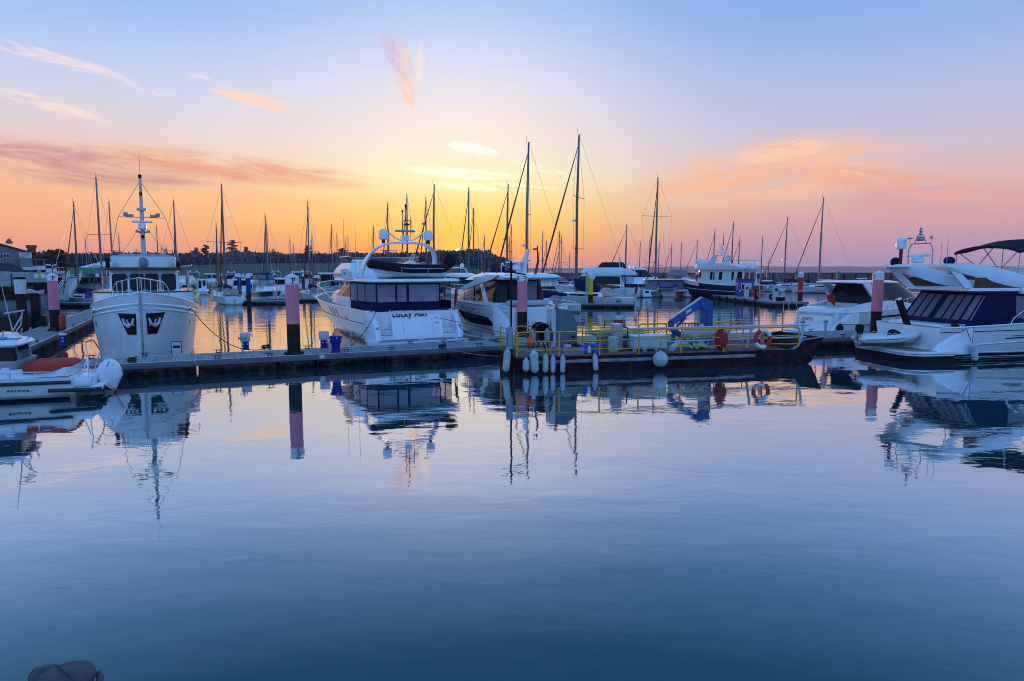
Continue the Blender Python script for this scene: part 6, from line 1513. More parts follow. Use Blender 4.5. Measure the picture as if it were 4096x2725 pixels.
    for k, x in enumerate([F(2722), F(2735)]+[F(2752+6*i) for i in range(7)]):
        l = rnd.uniform(.5, .95); b = MB(); b.tube([(0, 0, 0), (.04, -.04, -l*.6), (.09, 0, -l), (.13, .03, -l*.6), (.10, 0, 0)], .02, 6)
        o = b.build('lifting_sling', M['dkgrey' if k % 2 else 'rope']); o.location = T @ Vector((x, W_-.06, zr+.02)); o.rotation_euler = (0, 0, bd)
        tag(o, 'dark lifting sling hanging in a bunch on the far rail beside the blue crane', 'sling', 'slings on the barge far rail')
    # blue folding crane
    c = thing('folding_crane', 'blue folding deck crane with bent knuckle arm on the barge', 'crane', T @ Vector((bx(2836, 2.2, 1.5), 2.35, Dz)), bd); c.scale = (.74, .8, .74)
    MB().lathe([(.36, 0), (.36, .1), (.26, .14), (.25, .5)], n=18).build('crane_base', M['blue'], c)
    def arm(b, p0, p1, w0, w1, th): # box girder in the xz plane
        d = Vector((p1[0]-p0[0], 0, p1[1]-p0[1])); n = Vector((-d.z, 0, d.x)).normalized(); P0 = Vector((p0[0], 0, p0[1])); P1 = Vector((p1[0], 0, p1[1])); y = Vector((0, th/2, 0))
        return b.loft([[P0+n*w0-y, P0+n*w0+y, P0-n*w0+y, P0-n*w0-y], [P1+n*w1-y, P1+n*w1+y, P1-n*w1+y, P1-n*w1-y]])
    b = MB(); arm(b, (0, .4), (.05, 1.7), .26, .19, .42); arm(b, (.05, 1.6), (.12, 2.75), .19, .16, .34); b.build('crane_column', M['blue'], c)
    b = MB(); arm(b, (-.40, 1.5), (-.38, 2.55), .13, .12, .26); b.build('lift_cylinder', M['blue'], c)
    b = MB(); b.xz([(-.55, 2.5), (-.15, 2.38), (.22, 2.6), (.20, 3.05), (-.2, 3.28), (-.55, 3.32), (-.75, 3.05)], -.2, .2); b.build('crane_knuckle', M['blue'], c)
    j = MB(); arm(j, (-.45, 3.06), (-2.75, 1.62), .27, .17, .3); jb = j.build('crane_jib', M['blue'], c)
    b = MB(); arm(b, (-.52, 3.34), (-2.86, 1.86), .035, .035, .26); b.build('jib_ram', M['mastwhite'], jb)
    b = MB(); b.quad((-1.35, -.156, 2.42), (-1.75, -.156, 2.17), (-1.75, -.156, 2.40), (-1.35, -.156, 2.62)); b.build('warning_plate', M['boxwhite'], jb)
    b = MB(); arm(b, (-1.7, 1.98), (-2.05, 1.62), .10, .07, .2); arm(b, (-2.05, 1.62), (-2.35, 1.35), .07, .07, .16); b.build('jib_link', M['blue'], c)
    b = MB(); arm(b, (-2.78, 1.75), (-2.72, 1.15), .14, .2, .26); arm(b, (-2.72, 1.2), (-1.6, .45), .17, .15, .24); arm(b, (-2.55, 1.15), (-2.6, .2), .10, .10, .2); b.build('jib_foot', M['blue'], c)
    MB().box((-1.75, -.14, .62), (.5, .02, .16), rot=Matrix.Rotation(R(32), 3, 'Y')).build('foot_plate', M['pilewhite'], c)
    MB().tube([(-2.8, -.1, 1.8), (-3.15, -.12, 1.55), (-3.2, -.12, 1.2), (-2.85, -.12, .95)], .02, 6).build('hydraulic_hose', M['black'], c)
    for k in range(3): MB().tube([(-.3+.05*k, -.21, 3.25), (.1, -.25, 3.30-.04*k), (.30+.03*k, -.25, 3.1), (.28, -.22, 2.8)], .018, 6).build('hydraulic_hose', M['black'], c)
    rope([T @ Vector((0, .1, Dz+.9)), T @ Vector((-1.3, 4.6, 1.9)), T @ Vector((-2.6, 9.0, 2.0))], .016, 'thin dark line from the barge end up to the sports yacht bow')
barge()

# near quay furniture at the bottom edge of the view
def quay_post():
    P = at_Y(268, 2712, 2.05)
    r = thing('capped_post', 'weathered grey post top with hinged round lid at the bottom left corner', 'post', (P.x, P.y, 0), R(-25)); r.scale = (.8, .8, 1)
    z = P.z
    MB().lathe([(.085, -.6), (.085, z-.03), (.092, z-.025), (.092, z)], n=26).build('post_tube', M['lidgrey'], r)
    MB().lathe([(.098, z-.012), (.100, z+.004), (.094, z+.014), (0, z+.020)], n=30).build('post_lid', M['lidgrey'], r)
    MB().tube([(-.085, .01, z+.022), (.085, -.02, z+.022)], .003, 6).build('lid_seam', M['dkgrey'], r)
    b = MB(); b.tube([(.112*math.cos(a), .112*math.sin(a), z-.03) for a in [R(-75+150*i/14) for i in range(15)]], .014, 8); b.build('lid_handle', M['lidgrey'], r)
    MB().sphere((-.17, .02, z-.045), .055, 18, 12, (1.2, 1, .75)).build('lock_dome', M['lidgrey'], r)
    MB().tube([(-.24, .02, z-.06), (-.08, .02, z-.05)], .035, 10).build('lock_barrel', M['dkgrey'], r)
quay_post()
# ================================================================== generic sailing boats and motor boats of the far berths
def sailboat(px, ytop, Y, label, L=10.5, hd=120, hull='gel2', cover='navy', sp=(.45,), furl=True, detail=False, hood='greycanvas', spx=1.0, radar=0, boom=True, lean=0):
    """mast top at photo point (px,ytop), Y metres away; the boat lies under its mast"""
    P = at_Y(px, ytop, Y); H = P.z; a = R(hd); mx = .57*L
    org = Vector((P.x-mx*math.cos(a), Y-mx*math.sin(a), 0))
    r = thing('sailing_boat', label, 'sailing boat', org, a, 'sailing boats in the far berths')
    B = L*.30; h = Hull(L, B, L*.088, L*.115, tr=.72, fwd=.45, p=2.3, q=.85, rake=.07, e0=.3, e1=.6, trake=.0)
    h.build(r, M[hull], 16, 6); h.deck(r, M['gel2'], n=12, drop=.02)
    zd = L*.09
    cr = Cabin([(zd-.1, L*.28, L*.74, B*.30, B*.20, L*.14), (zd+L*.035, L*.29, L*.70, B*.27, B*.17, L*.13), (zd+L*.042, L*.31, L*.66, B*.2, B*.1, L*.1)]); cr.build('coachroof', M['gel'], r)
    for sd in (1, -1): cr.win([(sd, 1.15, 2.2, zd+.06, zd+L*.028)]).build('cabin_window', M['glassdk'], r)
    k = H/12; dl = Vector((lean, 0, 0))
    MB().tube([(mx, 0, zd), (mx-.02, 0, H*.6), (mx-.12*k, 0, H)], [.10*k+.02, .09*k+.02, .055*k+.01], 8).build('mast', M['mast'], r)
    MB().tube([(mx-.3*k, 0, H+.02), (mx+.05, 0, H+.06), (mx+.02, 0, H+.45*k)], .014+.004*k, 4).build('masthead_gear', M['black'], r)
    for s in sp:
        z = zd+(H-zd)*s; w = B*.42*spx
        MB().tube([(mx-.25, w, z+.05), (mx, 0, z), (mx-.25, -w, z+.05)], .032+.006*k, 5).build('spreader', M['mast'], r)
    zs = zd+(H-zd)*max(sp)
    for sd in (1, -1): MB().tube([(mx-.1, 0, H*.985), (mx-.25, sd*B*.42*spx, zs+.05), (mx-.3, sd*B*.46, zd)], .011+.0012*Y/20, 4).build('shroud', M['alu'], r)
    MB().tube([(mx-.12*k, 0, H), (L*.01, 0, zd+.1)], .010+.001*Y/20, 4).build('backstay', M['alu'], r)
    fr = .055*k+.02 if furl else .012+.0012*Y/20
    MB().tube([(mx-.05, 0, H*.93), (mx+(L*.97-mx)*.5, 0, (H*.93+L*.13)/2), (L*.97, 0, L*.125)], [fr*.4, fr, fr*.8], 6).build('furled_sail' if furl else 'forestay', M['brown' if furl else 'alu'], r)
    if boom:
        zb = zd+L*.085
        MB().tube([(mx, 0, zb), (L*.12, 0, zb+.1)], .07, 6).build('boom', M['mast'], r)
        MB().loft([[(x, w*math.cos(q), zb+.12+w*1.5*math.sin(q)) for q in [2*math.pi*j/8 for j in range(8)]] for x, w in ((mx+.1, .16*k+.1), (mx-.15*L, .16*k+.05), (L*.14, .09))]).build('sail_cover', M[cover], r)
    if radar: MB().lathe([(.10, 0), (.27, .04), (.27, .18), (.15, .24)], (mx+.35, 0, zd+(H-zd)*radar), 12).build('radar_drum', M['gel'], r)
    hd_ = Cabin([(zd+.1, L*.20, L*.36, B*.30, B*.26, .6), (zd+L*.075, L*.21, L*.32, B*.24, B*.2, .5), (zd+L*.088, L*.24, L*.30, B*.14, B*.1, .3)]); hd_.build('spray_hood', M[hood], r)
    h.pulpit(r, M['steel'], .05, .6, r=.014+.0008*Y/20, n=12, mid=False, inset=.1)
    if detail:
        for x, y in ((L*.10, B*.16), (L*.10, -B*.16)): MB().tube([(x, y+.42*math.cos(i*.45), zd+.55+.42*math.sin(i*.45)) for i in range(14)], .02, 6, closed=True).build('steering_wheel', M['black'], r)
    return r, Matrix.Translation(org) @ Matrix.Rotation(a, 4, 'Z'), zd
def motorboat(px, ywl, label, L=9, hd=120, hull='gel', H=2.6, style='cruiser', band=None, canvas=None, arch_=True, Y=None, name='motor_cruiser'):
    P = at_Y(px, ywl, Y) if Y else at_z(px, ywl, 0); a = R(hd); org = Vector((P.x-L/2*math.cos(a), P.y-L/2*math.sin(a), 0))
    r = thing(name, label, 'motor boat', org, a, 'motor boats in the far berths')
    B = L*.33; z0, z1 = L*.105, L*.145
    h = Hull(L, B, z0, z1, tr=.92, fwd=.4, p=2.4, rake=.09, e0=.2, e1=.6); h.build(r, M[hull], 18, 8); h.deck(r, M['gel'], n=14, drop=.02)
    for sd in (1, -1):
        MB().tube(h.rail_line(1, sd, 0, .99, 14), .04, 5).build('gunwale', M['gel'], r)
        if band: h.patch(.03, .97, h.vz(.5, z0*.48), .93, (sd,), .012, 16).build('hull_band', M[band], r)
    zt = z0+H
    if style == 'cruiser':
        c = Cabin([(z0-.1, L*.28, L*.90, B*.43, B*.32, L*.3), (z0+H*.36, L*.28, L*.74, B*.40, B*.30, L*.22)]); c.build('cabin', M['gel'], r)
        g = Cabin([(z0+H*.34, L*.30, L*.73, B*.39, B*.29, L*.22), (z0+H*.74, L*.30, L*.55, B*.34, B*.26, L*.14)]); g.build('window_band', M['glassdk'], r)
        t = Cabin([(z0+H*.72, L*.20, L*.57, B*.36, B*.28, L*.15), (z0+H*.79, L*.18, L*.56, B*.37, B*.28, L*.15), (z0+H*.84, L*.24, L*.5, B*.26, B*.2, L*.12)]); t.build('hardtop', M[canvas or 'gel'], r)
    elif style == 'open':
        c = Cabin([(z0-.1, L*.40, L*.95, B*.44, B*.28, L*.4), (z0+H*.28, L*.42, L*.80, B*.36, B*.2, L*.3)]); c.build('foredeck', M['gel'], r)
        g = Cabin([(z0+H*.24, L*.26, L*.66, B*.42, B*.36, L*.2), (z0+H*.58, L*.26, L*.53, B*.38, B*.32, L*.14)]); g.build('windscreen', M['clear'], r)
        t = Cabin([(z0+H*.57, L*.10, L*.54, B*.38, B*.33, L*.12), (z0+H*.8, L*.12, L*.48, B*.33, B*.28, L*.1), (z0+H*.86, L*.16, L*.42, B*.2, B*.16, L*.08)]); t.build('canopy', M[canvas or 'navy'], r)
        for sd in (1, -1):
            t.win([(sd, 2.1, 2.93, z0+H*.60, z0+H*.78), (sd, 1.2, 1.9, z0+H*.60, z0+H*.76)]).build('clear_window', M['clear'], r)
            MB().tube([g.pt(1+2*i/12, z0+H*.59, sd, .01) for i in range(13)], .03, 5).build('windscreen_frame', M['navy'], r)
    elif style == 'flybridge':
        c = Cabin([(z0-.1, L*.20, L*.88, B*.43, B*.34, L*.28), (z0+H*.48, L*.22, L*.66, B*.39, B*.32, L*.16)]); c.build('saloon', M['gel'], r)
        for sd in (1, -1): c.win([(sd, 1.08, 1.95, z0+H*.14, z0+H*.42), (sd, 2.1, 2.96, z0+H*.14, z0+H*.42)]).build('saloon_window', M['glassdk'], r)
        f = Cabin([(z0+H*.47, L*.05, L*.66, B*.46, B*.36, L*.16), (z0+H*.55, L*.05, L*.68, B*.47, B*.37, L*.17), (z0+H*.72, L*.2, L*.63, B*.42, B*.34, L*.15)]); f.build('flybridge', M['gel'], r)
        t = Cabin([(z0+H*.70, L*.16, L*.50, B*.36, B*.33, L*.1), (z0+H*.9, L*.20, L*.44, B*.3, B*.28, L*.1)]); t.build('flybridge_cover', M[canvas or 'navy'], r)
    else:   # wheelhouse
        c = Cabin([(z0-.1, L*.38, L*.70, B*.36, B*.32, .3), (z0+H*.9, L*.38, L*.66, B*.33, B*.29, .3)]); c.build('wheelhouse', M[canvas or 'gel'], r)
        for sd in (1, -1): c.win([(sd, 1.1, 1.9, z0+H*.45, z0+H*.8), (sd, 2.1, 2.95, z0+H*.45, z0+H*.8)]).build('wheelhouse_window', M['glassdk'], r)
        c.win([(1, .15, .8, z0+H*.2, z0+H*.8), (-1, .15, .8, z0+H*.4, z0+H*.8)]).build('aft_window', M['glassdk'], r)
        t = Cabin([(z0+H*.88, L*.32, L*.72, B*.38, B*.33, .4), (z0+H*.95, L*.33, L*.71, B*.36, B*.31, .4)]); t.build('roof', M['gel'], r)
    if arch_:
        b = MB(); arch(b, L*.22, B*.38, z0+H*.62, zt, .35, .07); b.build('radar_arch', M['gel'], r)
        for y in (B*.2, -B*.2): MB().lathe([(.12, 0), (.2, .05), (.2, .3), (.1, .45), (0, .48)], (L*.22+.35, y, zt+.02), 10).build('radar_dome', M['gel'], r)
    h.pulpit(r, M['steel'], .42, .6, r=.022, n=10, mid=False, inset=.08)
    return r, Matrix.Translation(org) @ Matrix.Rotation(a, 4, 'Z'), z0

# ---- sailing boats, left to right: mast top in the photo and distance
SB = [(292, 808, 95, 10, 'blue canopied sailing boat berthed under the quay, twin spreaders wide on its mast', dict(hood='bluepile', cover='navy', sp=(.36,), spx=2.2, hd=150)),
 (341, 952, 150, 7.5, 'small sailing boat, short dark mast left of the marquee', dict(furl=False)),
 (384, 709, 112, 13, 'sailing boat with the tallest mast left of the trawler, spreader halfway up', dict(sp=(.5, .22))),
 (436, 808, 130, 11, 'sailing boat whose mast stands right of the tallest one beside the marquee', dict(sp=(.45,), radar=.2)),
 (475, 938, 150, 8, 'sailing boat with short mast just left of the trawler flybridge', dict()),
 (626, 903, 150, 9, 'sailing boat whose mast rises right of the trawler signal mast', dict(furl=False)),
 (694, 803, 100, 11, 'sailing boat with leaning mast and radar behind the trawler stern', dict(sp=(.32,), radar=.42, spx=1.8, lean=1)),
 (864, 892, 120, 9.5, 'sailing boat with thin mast left of the two cedars', dict(sp=(.35,))),
 (885, 738, 97, 12.5, 'sailing boat seen stern on with pale heart shaped transom and tan hood', dict(hood='tan', sp=(.48, .2), spx=1.4, detail=True, hd=121)),
 (1060, 857, 118, 10.5, 'sailing boat with mast above the dark banded motor cruiser', dict(sp=(.48,), spx=1.5)),
 (1066, 896, 150, 9, 'sailing boat with lower mast close beside the mast over the dark banded cruiser', dict(sp=(.4,))),
 (1159, 950, 170, 9, 'sailing boat with short mast directly above the middle pink pile cap', dict(furl=False)),
 (1174, 976, 210, 8, 'sailing boat with very short dark mast right of the middle pink pile', dict(furl=False, sp=(.4,))),
 (1230, 810, 112, 11, 'sailing boat whose mast crosses the lone flat topped cedar', dict(sp=(.46,), spx=1.1)),
 (1247, 933, 150, 9, 'sailing boat with mast just right of the flat topped cedar', dict(radar=.85)),
 (1325, 898, 140, 10, 'sailing boat left of the flybridge yacht with a bare single spreader mast', dict(sp=(.42,), radar=.2)),
 (1347, 932, 165, 9, 'sailing boat with mast right of the bare single spreader one', dict(furl=False)),
 (1380, 948, 190, 9, 'sailing boat with faint mast touching the flybridge yacht windscreen rail', dict()),
 (1391, 941, 220, 10, 'faint far sailing boat with mast left of the left dome', dict(furl=False)),
 (1493, 904, 160, 10, 'sailing boat with mast rising behind the left dome of the flybridge yacht', dict()),
 (1549, 812, 122, 11, 'sailing boat with mast just right of the left dome on the yacht arch', dict(sp=(.46,), spx=1.1)),
 (1555, 917, 170, 9, 'sailing boat with short mast under the yacht radar bar', dict(furl=False)),
 (1626, 780, 112, 11, 'sailing boat with mast behind the lamp posts of the yacht arch', dict(sp=(.5,))),
 (1702, 790, 132, 11, 'sailing boat with mast and left leaning stay right of the right dome', dict(sp=(.44,), spx=1.2)),
 (1732, 740, 92, 10.5, 'sailing boat with mast splayed by two thick stays behind the tender outboard', dict(sp=(.42,), radar=.55, spx=1.4, hd=170)),
 (1718, 946, 180, 8, 'sailing boat with tiny mast at the foot of the splayed stays', dict(furl=False)),
 (1873, 752, 110, 11, 'sailing boat with mast right of the setting sun', dict(sp=(.42,), radar=.1, spx=1.2)),
 (1893, 833, 150, 11, 'sailing boat with the second mast right of the setting sun', dict(sp=(.42,), spx=1.5)),
 (1937, 940, 190, 9, 'sailing boat with small mast over the hill point', dict()),
 (2028, 738, 100, 11, 'sailing boat with dark forestay slanting left, boxy reflector on its mast', dict(sp=(.40,), radar=.5, spx=1.5, hd=165)),
 (2044, 898, 170, 10, 'sailing boat with mast close right of the boxy reflector mast', dict(radar=.1)),
 (2037, 949, 200, 9, 'sailing boat with tiny mast between two taller ones at the hill point', dict(furl=False)),
 (2108, 571, 76, 10.5, 'sailing boat with second tallest mast, rising behind the sports yacht', dict(sp=(.56, .27), radar=.36, spx=1.25, hd=172)),
 (2170, 924, 180, 10, 'sailing boat with thin mast just right of the sports yacht radar', dict(furl=False)),
 (2185, 962, 200, 9, 'sailing boat with short mast over the breakwater end', dict()),
 (2237, 925, 160, 10, 'sailing boat with mast crossed by the tall boat forestay', dict(sp=(.35,))),
 (2245, 944, 180, 10, 'sailing boat with mast and right hand stay left of the tallest mast', dict(radar=.25)),
 (2278, 1010, 210, 8, 'sailing boat with the shortest mast left of the tallest one', dict(furl=False)),
 (2504, 900, 120, 10.5, 'old white sailing boat with blue waterline left of the catamaran', dict(sp=(.42,), furl=True, hd=172)),
 (2560, 968, 165, 9, 'sailing boat with plain mast left of the catamaran mast', dict(sp=(.42,), furl=False)),
 (2599, 943, 180, 10, 'sailing boat with mast just left of the catamaran mast', dict(furl=False)),
 (2636, 968, 180, 9, 'sailing boat with short mast right of the catamaran mast', dict()),
 (2686, 974, 170, 9, 'sailing boat with mast above the catamaran cabin', dict()),
 (2725, 970, 190, 9, 'sailing boat with mast at the right end of the catamaran', dict(furl=False)),
 (2788, 960, 165, 9.5, 'sailing boat with mast at the bow of the navy hulled ship', dict(hd=172)),
 (2858, 918, 160, 10, 'sailing boat with mast behind the left arch leg of the navy hulled ship', dict()),
 (2932, 888, 150, 11, 'sailing boat with tallest mast behind the navy hulled ship', dict(sp=(.66, .2), spx=1.3)),
 (2958, 948, 160, 10, 'sailing boat with mast at the right arch leg of the navy hulled ship', dict()),
 (3049, 947, 150, 10, 'sailing boat with mast right of the navy hulled ship', dict(sp=(.42,), spx=1.3, furl=False)),
 (3075, 1031, 160, 7, 'sailing boat with very short mast before the breakwater wall', dict(furl=False)),
 (3147, 870, 153, 12.5, 'white sailing boat with grey hood moored at the breakwater left of a red pile', dict(sp=(.36,), spx=1.2, radar=.38, hd=165, hull='gel')),
 (3290, 790, 140, 13, 'white sailing boat with blue transom at the breakwater right of a red pile', dict(sp=(.30, .62), hood='tan', cover='tan', hd=158, hull='gel', detail=True))]
for px, yt, Y, L, lab, kw in SB:
    r, T, zd = sailboat(px, yt, Y, lab, L=L, **kw)
    if px == 885:
        b = MB(); n = 12; b.add([(-.06+.0*i, y, z) for i, (y, z) in enumerate([(1.32, 1.05), (.6, 1.1), (0, 1.12), (-.6, 1.1), (-1.32, 1.05), (-1.05, .55), (-.5, .2), (0, .1), (.5, .2), (1.05, .55)])], [list(range(10))]); b.build('transom_panel', M['gel'], r)
        b = MB()
        for y in (.17, -.13): b.tube([(-.10, y, .2), (-.10, y, .8)], .025, 5)
        for z in (.3, .5, .7): b.tube([(-.10, -.13, z), (-.10, .17, z)], .02, 5)
        b.build('boarding_ladder', M['grey'], r)
        MB().tube([(.6, -.75+.2*math.cos(i*.5), 1.35+.2*math.sin(i*.5)) for i in range(13)], .06, 6, closed=True).build('horseshoe_buoy', M['redcloth'], r)
    if px == 3290: lettering('Amelie', .55, lambda x, y: (-.03, -x, .8+y)).build('name_lettering', M['text'], r)

# ---- the sailing yacht at the yellow pile, tallest mast
r, T, zd = sailboat(2310, 541, 90, 'white sailing yacht with the tallest mast and purple sail cover beside the yellow pile', L=13.5, hd=158, hull='gel', cover='brown', hood='tan', sp=(.62, .30), radar=.47, spx=1.5, detail=True)
MB().loft([[(x, w*math.cos(q), z+w*1.7*math.sin(q)) for q in [2*math.pi*j/10 for j in range(10)]] for x, w, z in ((7.9, .45, 2.9), (6.4, .45, 2.5), (4.4, .3, 2.3))]).build('stack_pack', M['navy'], r)
b = MB(); hh = Hull(13.5, 13.5*.3, 13.5*.088, 13.5*.115, tr=.72, fwd=.45)
b.add([(-.04, y*1.4, z) for y, z in ((1, 1.12), (0, 1.2), (-1, 1.12), (-.92, .6), (-.6, .2), (0, .08), (.6, .2), (.92, .6))], [list(range(8))]); b.build('transom_panel', M['gel'], r)
lettering('ISA', .5, lambda x, y: (1.6-x*-1, 1.93 if False else 1.62, .75+y)).build('bow_lettering', M['text'], r)
MB().box((-.06, -.1, .55), (.03, .5, .3), bev=.01).build('stern_locker', M['dkgrey'], r)
flag(None, T @ Vector((-.1, -1.1, 1.2)), 'red ensign on the stern of the sailing yacht by the yellow pile', 1.2, 1.0, lean=-.3, rz=R(158))
for x, lab in ((3.2, 'white fender hung on the yellow pile yacht, nearer its stern'), (5.4, 'small white fender hung on the yellow pile yacht, farther forward')): fender(T @ Vector((x, 2.15, .6)), lab, .6, .14, line=.5)
# ---- catamaran
r, T, zd = sailboat(2630, 711, 124, 'broad white catamaran with grey cockpit tent and grey sail bag', L=11.5, hd=98, sp=(.66,), cover='greycanvas', radar=.69, spx=1.9)
for sd in (1, -1):
    h = Hull(11.2, 2.0, 1.35, 1.7, tr=.7, fwd=.4, rake=.03, e0=.15, e1=.4); o = h.build(r, M['gel'], 16, 7, 'side_hull'); o.location = (-.3, sd*3.9, 0)
    k = MB(); k.xz([(-.6, .1), (-.6, .45), (.4, .5), (1.2, 1.35), (1.4, .1)], sd*3.9-.8, sd*3.9+.8); k.build('stern_step', M['gel'], r)
    MB().box((3.4, sd*(3.9+.98), .9), (.6, .05, .3), bev=.02).build('hull_window', M['glassdk'], r); MB().box((-.32, sd*3.9, .95), (.04, .6, .4), bev=.01).build('stern_hatch', M['glassdk'], r)
sal = Cabin([(1.3, 1.0, 7.4, 3.9, 3.0, 2.2), (3.0, 1.0, 5.8, 3.3, 2.6, 1.6)]); sal.build('saloon', M['greycanvas'], r)
for sd in (1, -1): sal.win([(sd, .08, .9, 1.8, 2.8), (sd, 1.1, 1.9, 1.9, 2.8)]).build('clear_window', M['clear'], r)
tp = Cabin([(2.98, .2, 6.1, 3.7, 2.8, 1.6), (3.12, .2, 6.0, 3.7, 2.8, 1.6)]); tp.build('hardtop', M['gel'], r)
MB().box((3, 0, 1.15), (6.5, 6.6, .25)).build('bridge_deck', M['gel'], r)
rib(T @ Vector((-.9, 2.3, 1.2)), R(98-90), 3.6, 1.6, .22, 'blue grey inflatable hanging across the catamaran stern', 'bluepile', 'pilewhite', console=False)
# ---- motor boats
MBT = [(738, 1197, 'cream motor cruiser with covered side deck right of the trawler', dict(L=10, hd=285, H=3.0, style='flybridge', canvas='cream', arch_=False)),
 (812, 1178, 'blue and white wheelhouse boat behind the heart transomed sailing boat', dict(L=7, hd=110, style='wheelhouse', hull='gel2', arch_=False, H=2.3)),
 (1072, 1203, 'white sports cruiser bow on with dark hull band and navy canopy', dict(L=11.8, hd=301, style='open', band='navyhull', H=3.5, arch_=False, canvas='navy')),
 (962, 1150, 'dark windowed cruiser behind the left blue pile', dict(L=9, hd=110, style='cruiser', Y=125)),
 (1012, 1150, 'white cruiser between the blue pile and the dark banded cruiser', dict(L=9, hd=290, style='flybridge', Y=135, canvas='navy')),
 (1128, 1150, 'cruiser with purple tinted windows left of the middle pink pile', dict(L=10, hd=100, style='cruiser', Y=130, arch_=False)),
 (1255, 1163, 'small open boat with frame and dark cover right of the middle pink pile', dict(L=6.5, hd=120, style='open', canvas='brown', arch_=False, H=2.6)),
 (1312, 1128, 'teal cabined fishing boat in the far row left of the flybridge yacht', dict(L=9, hd=170, style='wheelhouse', canvas='greenpaint', H=3.4, Y=140, arch_=False)),
 (1873, 1170, 'white cruiser with arched windows and two domes left of the sports yacht', dict(L=12.5, hd=300, style='cruiser', H=3.6, Y=72)),
 (1960, 1120, 'dark covered flybridge boat behind the sports yacht bow', dict(L=12, hd=150, style='flybridge', Y=120, H=4.2)),
 (2250, 1157, 'white cruiser beyond the sports yacht stern, bow to the right', dict(L=11, hd=330, style='open', H=2.4, canvas='greycanvas', arch_=False)),
 (2385, 1145, 'flybridge motor yacht with black covers and domed arch behind the yellow pile', dict(L=15, hd=168, style='flybridge', H=4.9, Y=118, canvas='blackcanvas')),
 (2480, 1130, 'motor boat with dark blue canopy left of the old white sailing boat', dict(L=11, hd=165, style='open', H=4.0, Y=135)),
 (2565, 1135, 'sleek black windowed motor yacht behind the catamaran', dict(L=15, hd=20, style='cruiser', H=4.4, Y=150)),
 (2680, 1140, 'motor boat with brown and grey canopy just behind the catamaran top', dict(L=10, hd=120, style='open', H=4.4, Y=142, canvas='greycanvas', arch_=False)),
 (2735, 1142, 'small pale motor boat between catamaran and navy hulled ship', dict(L=7.5, hd=100, style='open', H=2.4, canvas='tan', arch_=False)),
 (3066, 1162, 'small navy hulled launch with white cuddy right of the fuel kiosk', dict(L=6.8, hd=95, style='wheelhouse', hull='navyhull', H=1.7, arch_=False)),
 (3445, 1152, 'small white motor boat between breakwater and dark hardtop of the open cruiser', dict(L=7, hd=20, style='wheelhouse', H=2.0, arch_=False)),
 (430, 1198, 'white motor boat bow on, just left of the trawler', dict(L=8, hd=300, style='open', H=2.0, arch_=False, canvas='bluebin')),
 (205, 1085, 'white boat shape standing for a van on the quay behind the lamp post', dict(L=4.2, hd=10, style='wheelhouse', H=1.3, arch_=False, Y=112))]  # last entry: boat model used for the white van on the quay
for px, yw, lab, kw in MBT:
    r, T, z0 = motorboat(px, yw, lab, **kw)
    if px == 205: r.location.z = 3.9
# row of far boats low on the water behind everything: small
rnd = random.Random(17)
WORDS = ['first', 'second', 'third', 'fourth', 'fifth', 'sixth', 'seventh', 'eighth', 'ninth', 'tenth', 'eleventh', 'twelfth']
for i, px in enumerate((560, 655, 780, 845, 920, 1035, 1100, 1190, 1230, 1290, 1420, 1990)):
    st = ['cruiser', 'flybridge', 'open', 'wheelhouse'][i % 4]
    motorboat(px, 1110, 'low dim motor boat in the farthest row under the hill, %s from the left' % WORDS[i], L=9+rnd.random()*4, hd=rnd.choice((100, 120, 285, 300)), style=st, H=2.6+rnd.random(), Y=165+rnd.random()*40, canvas=rnd.choice((None, 'navy', 'greycanvas')), arch_=i % 2 == 0)

for i, (px, Y) in enumerate(((2145, 150), (2205, 175), (2330, 165), (2440, 178), (2535, 172), (2655, 180), (2765, 185), (3010, 175))):
    motorboat(px, 1110, 'low dim motor boat before the breakwater, %s from the left' % WORDS[i], L=9+rnd.random()*4, hd=rnd.choice((100, 120, 285, 165)), style=['flybridge', 'cruiser', 'open', 'wheelhouse'][i % 4], H=2.8+rnd.random(), Y=Y, canvas=rnd.choice((None, 'navy', 'brown', 'greycanvas')), arch_=i % 2 == 1, hull=rnd.choice(('gel2', 'navyhull', 'gel')))

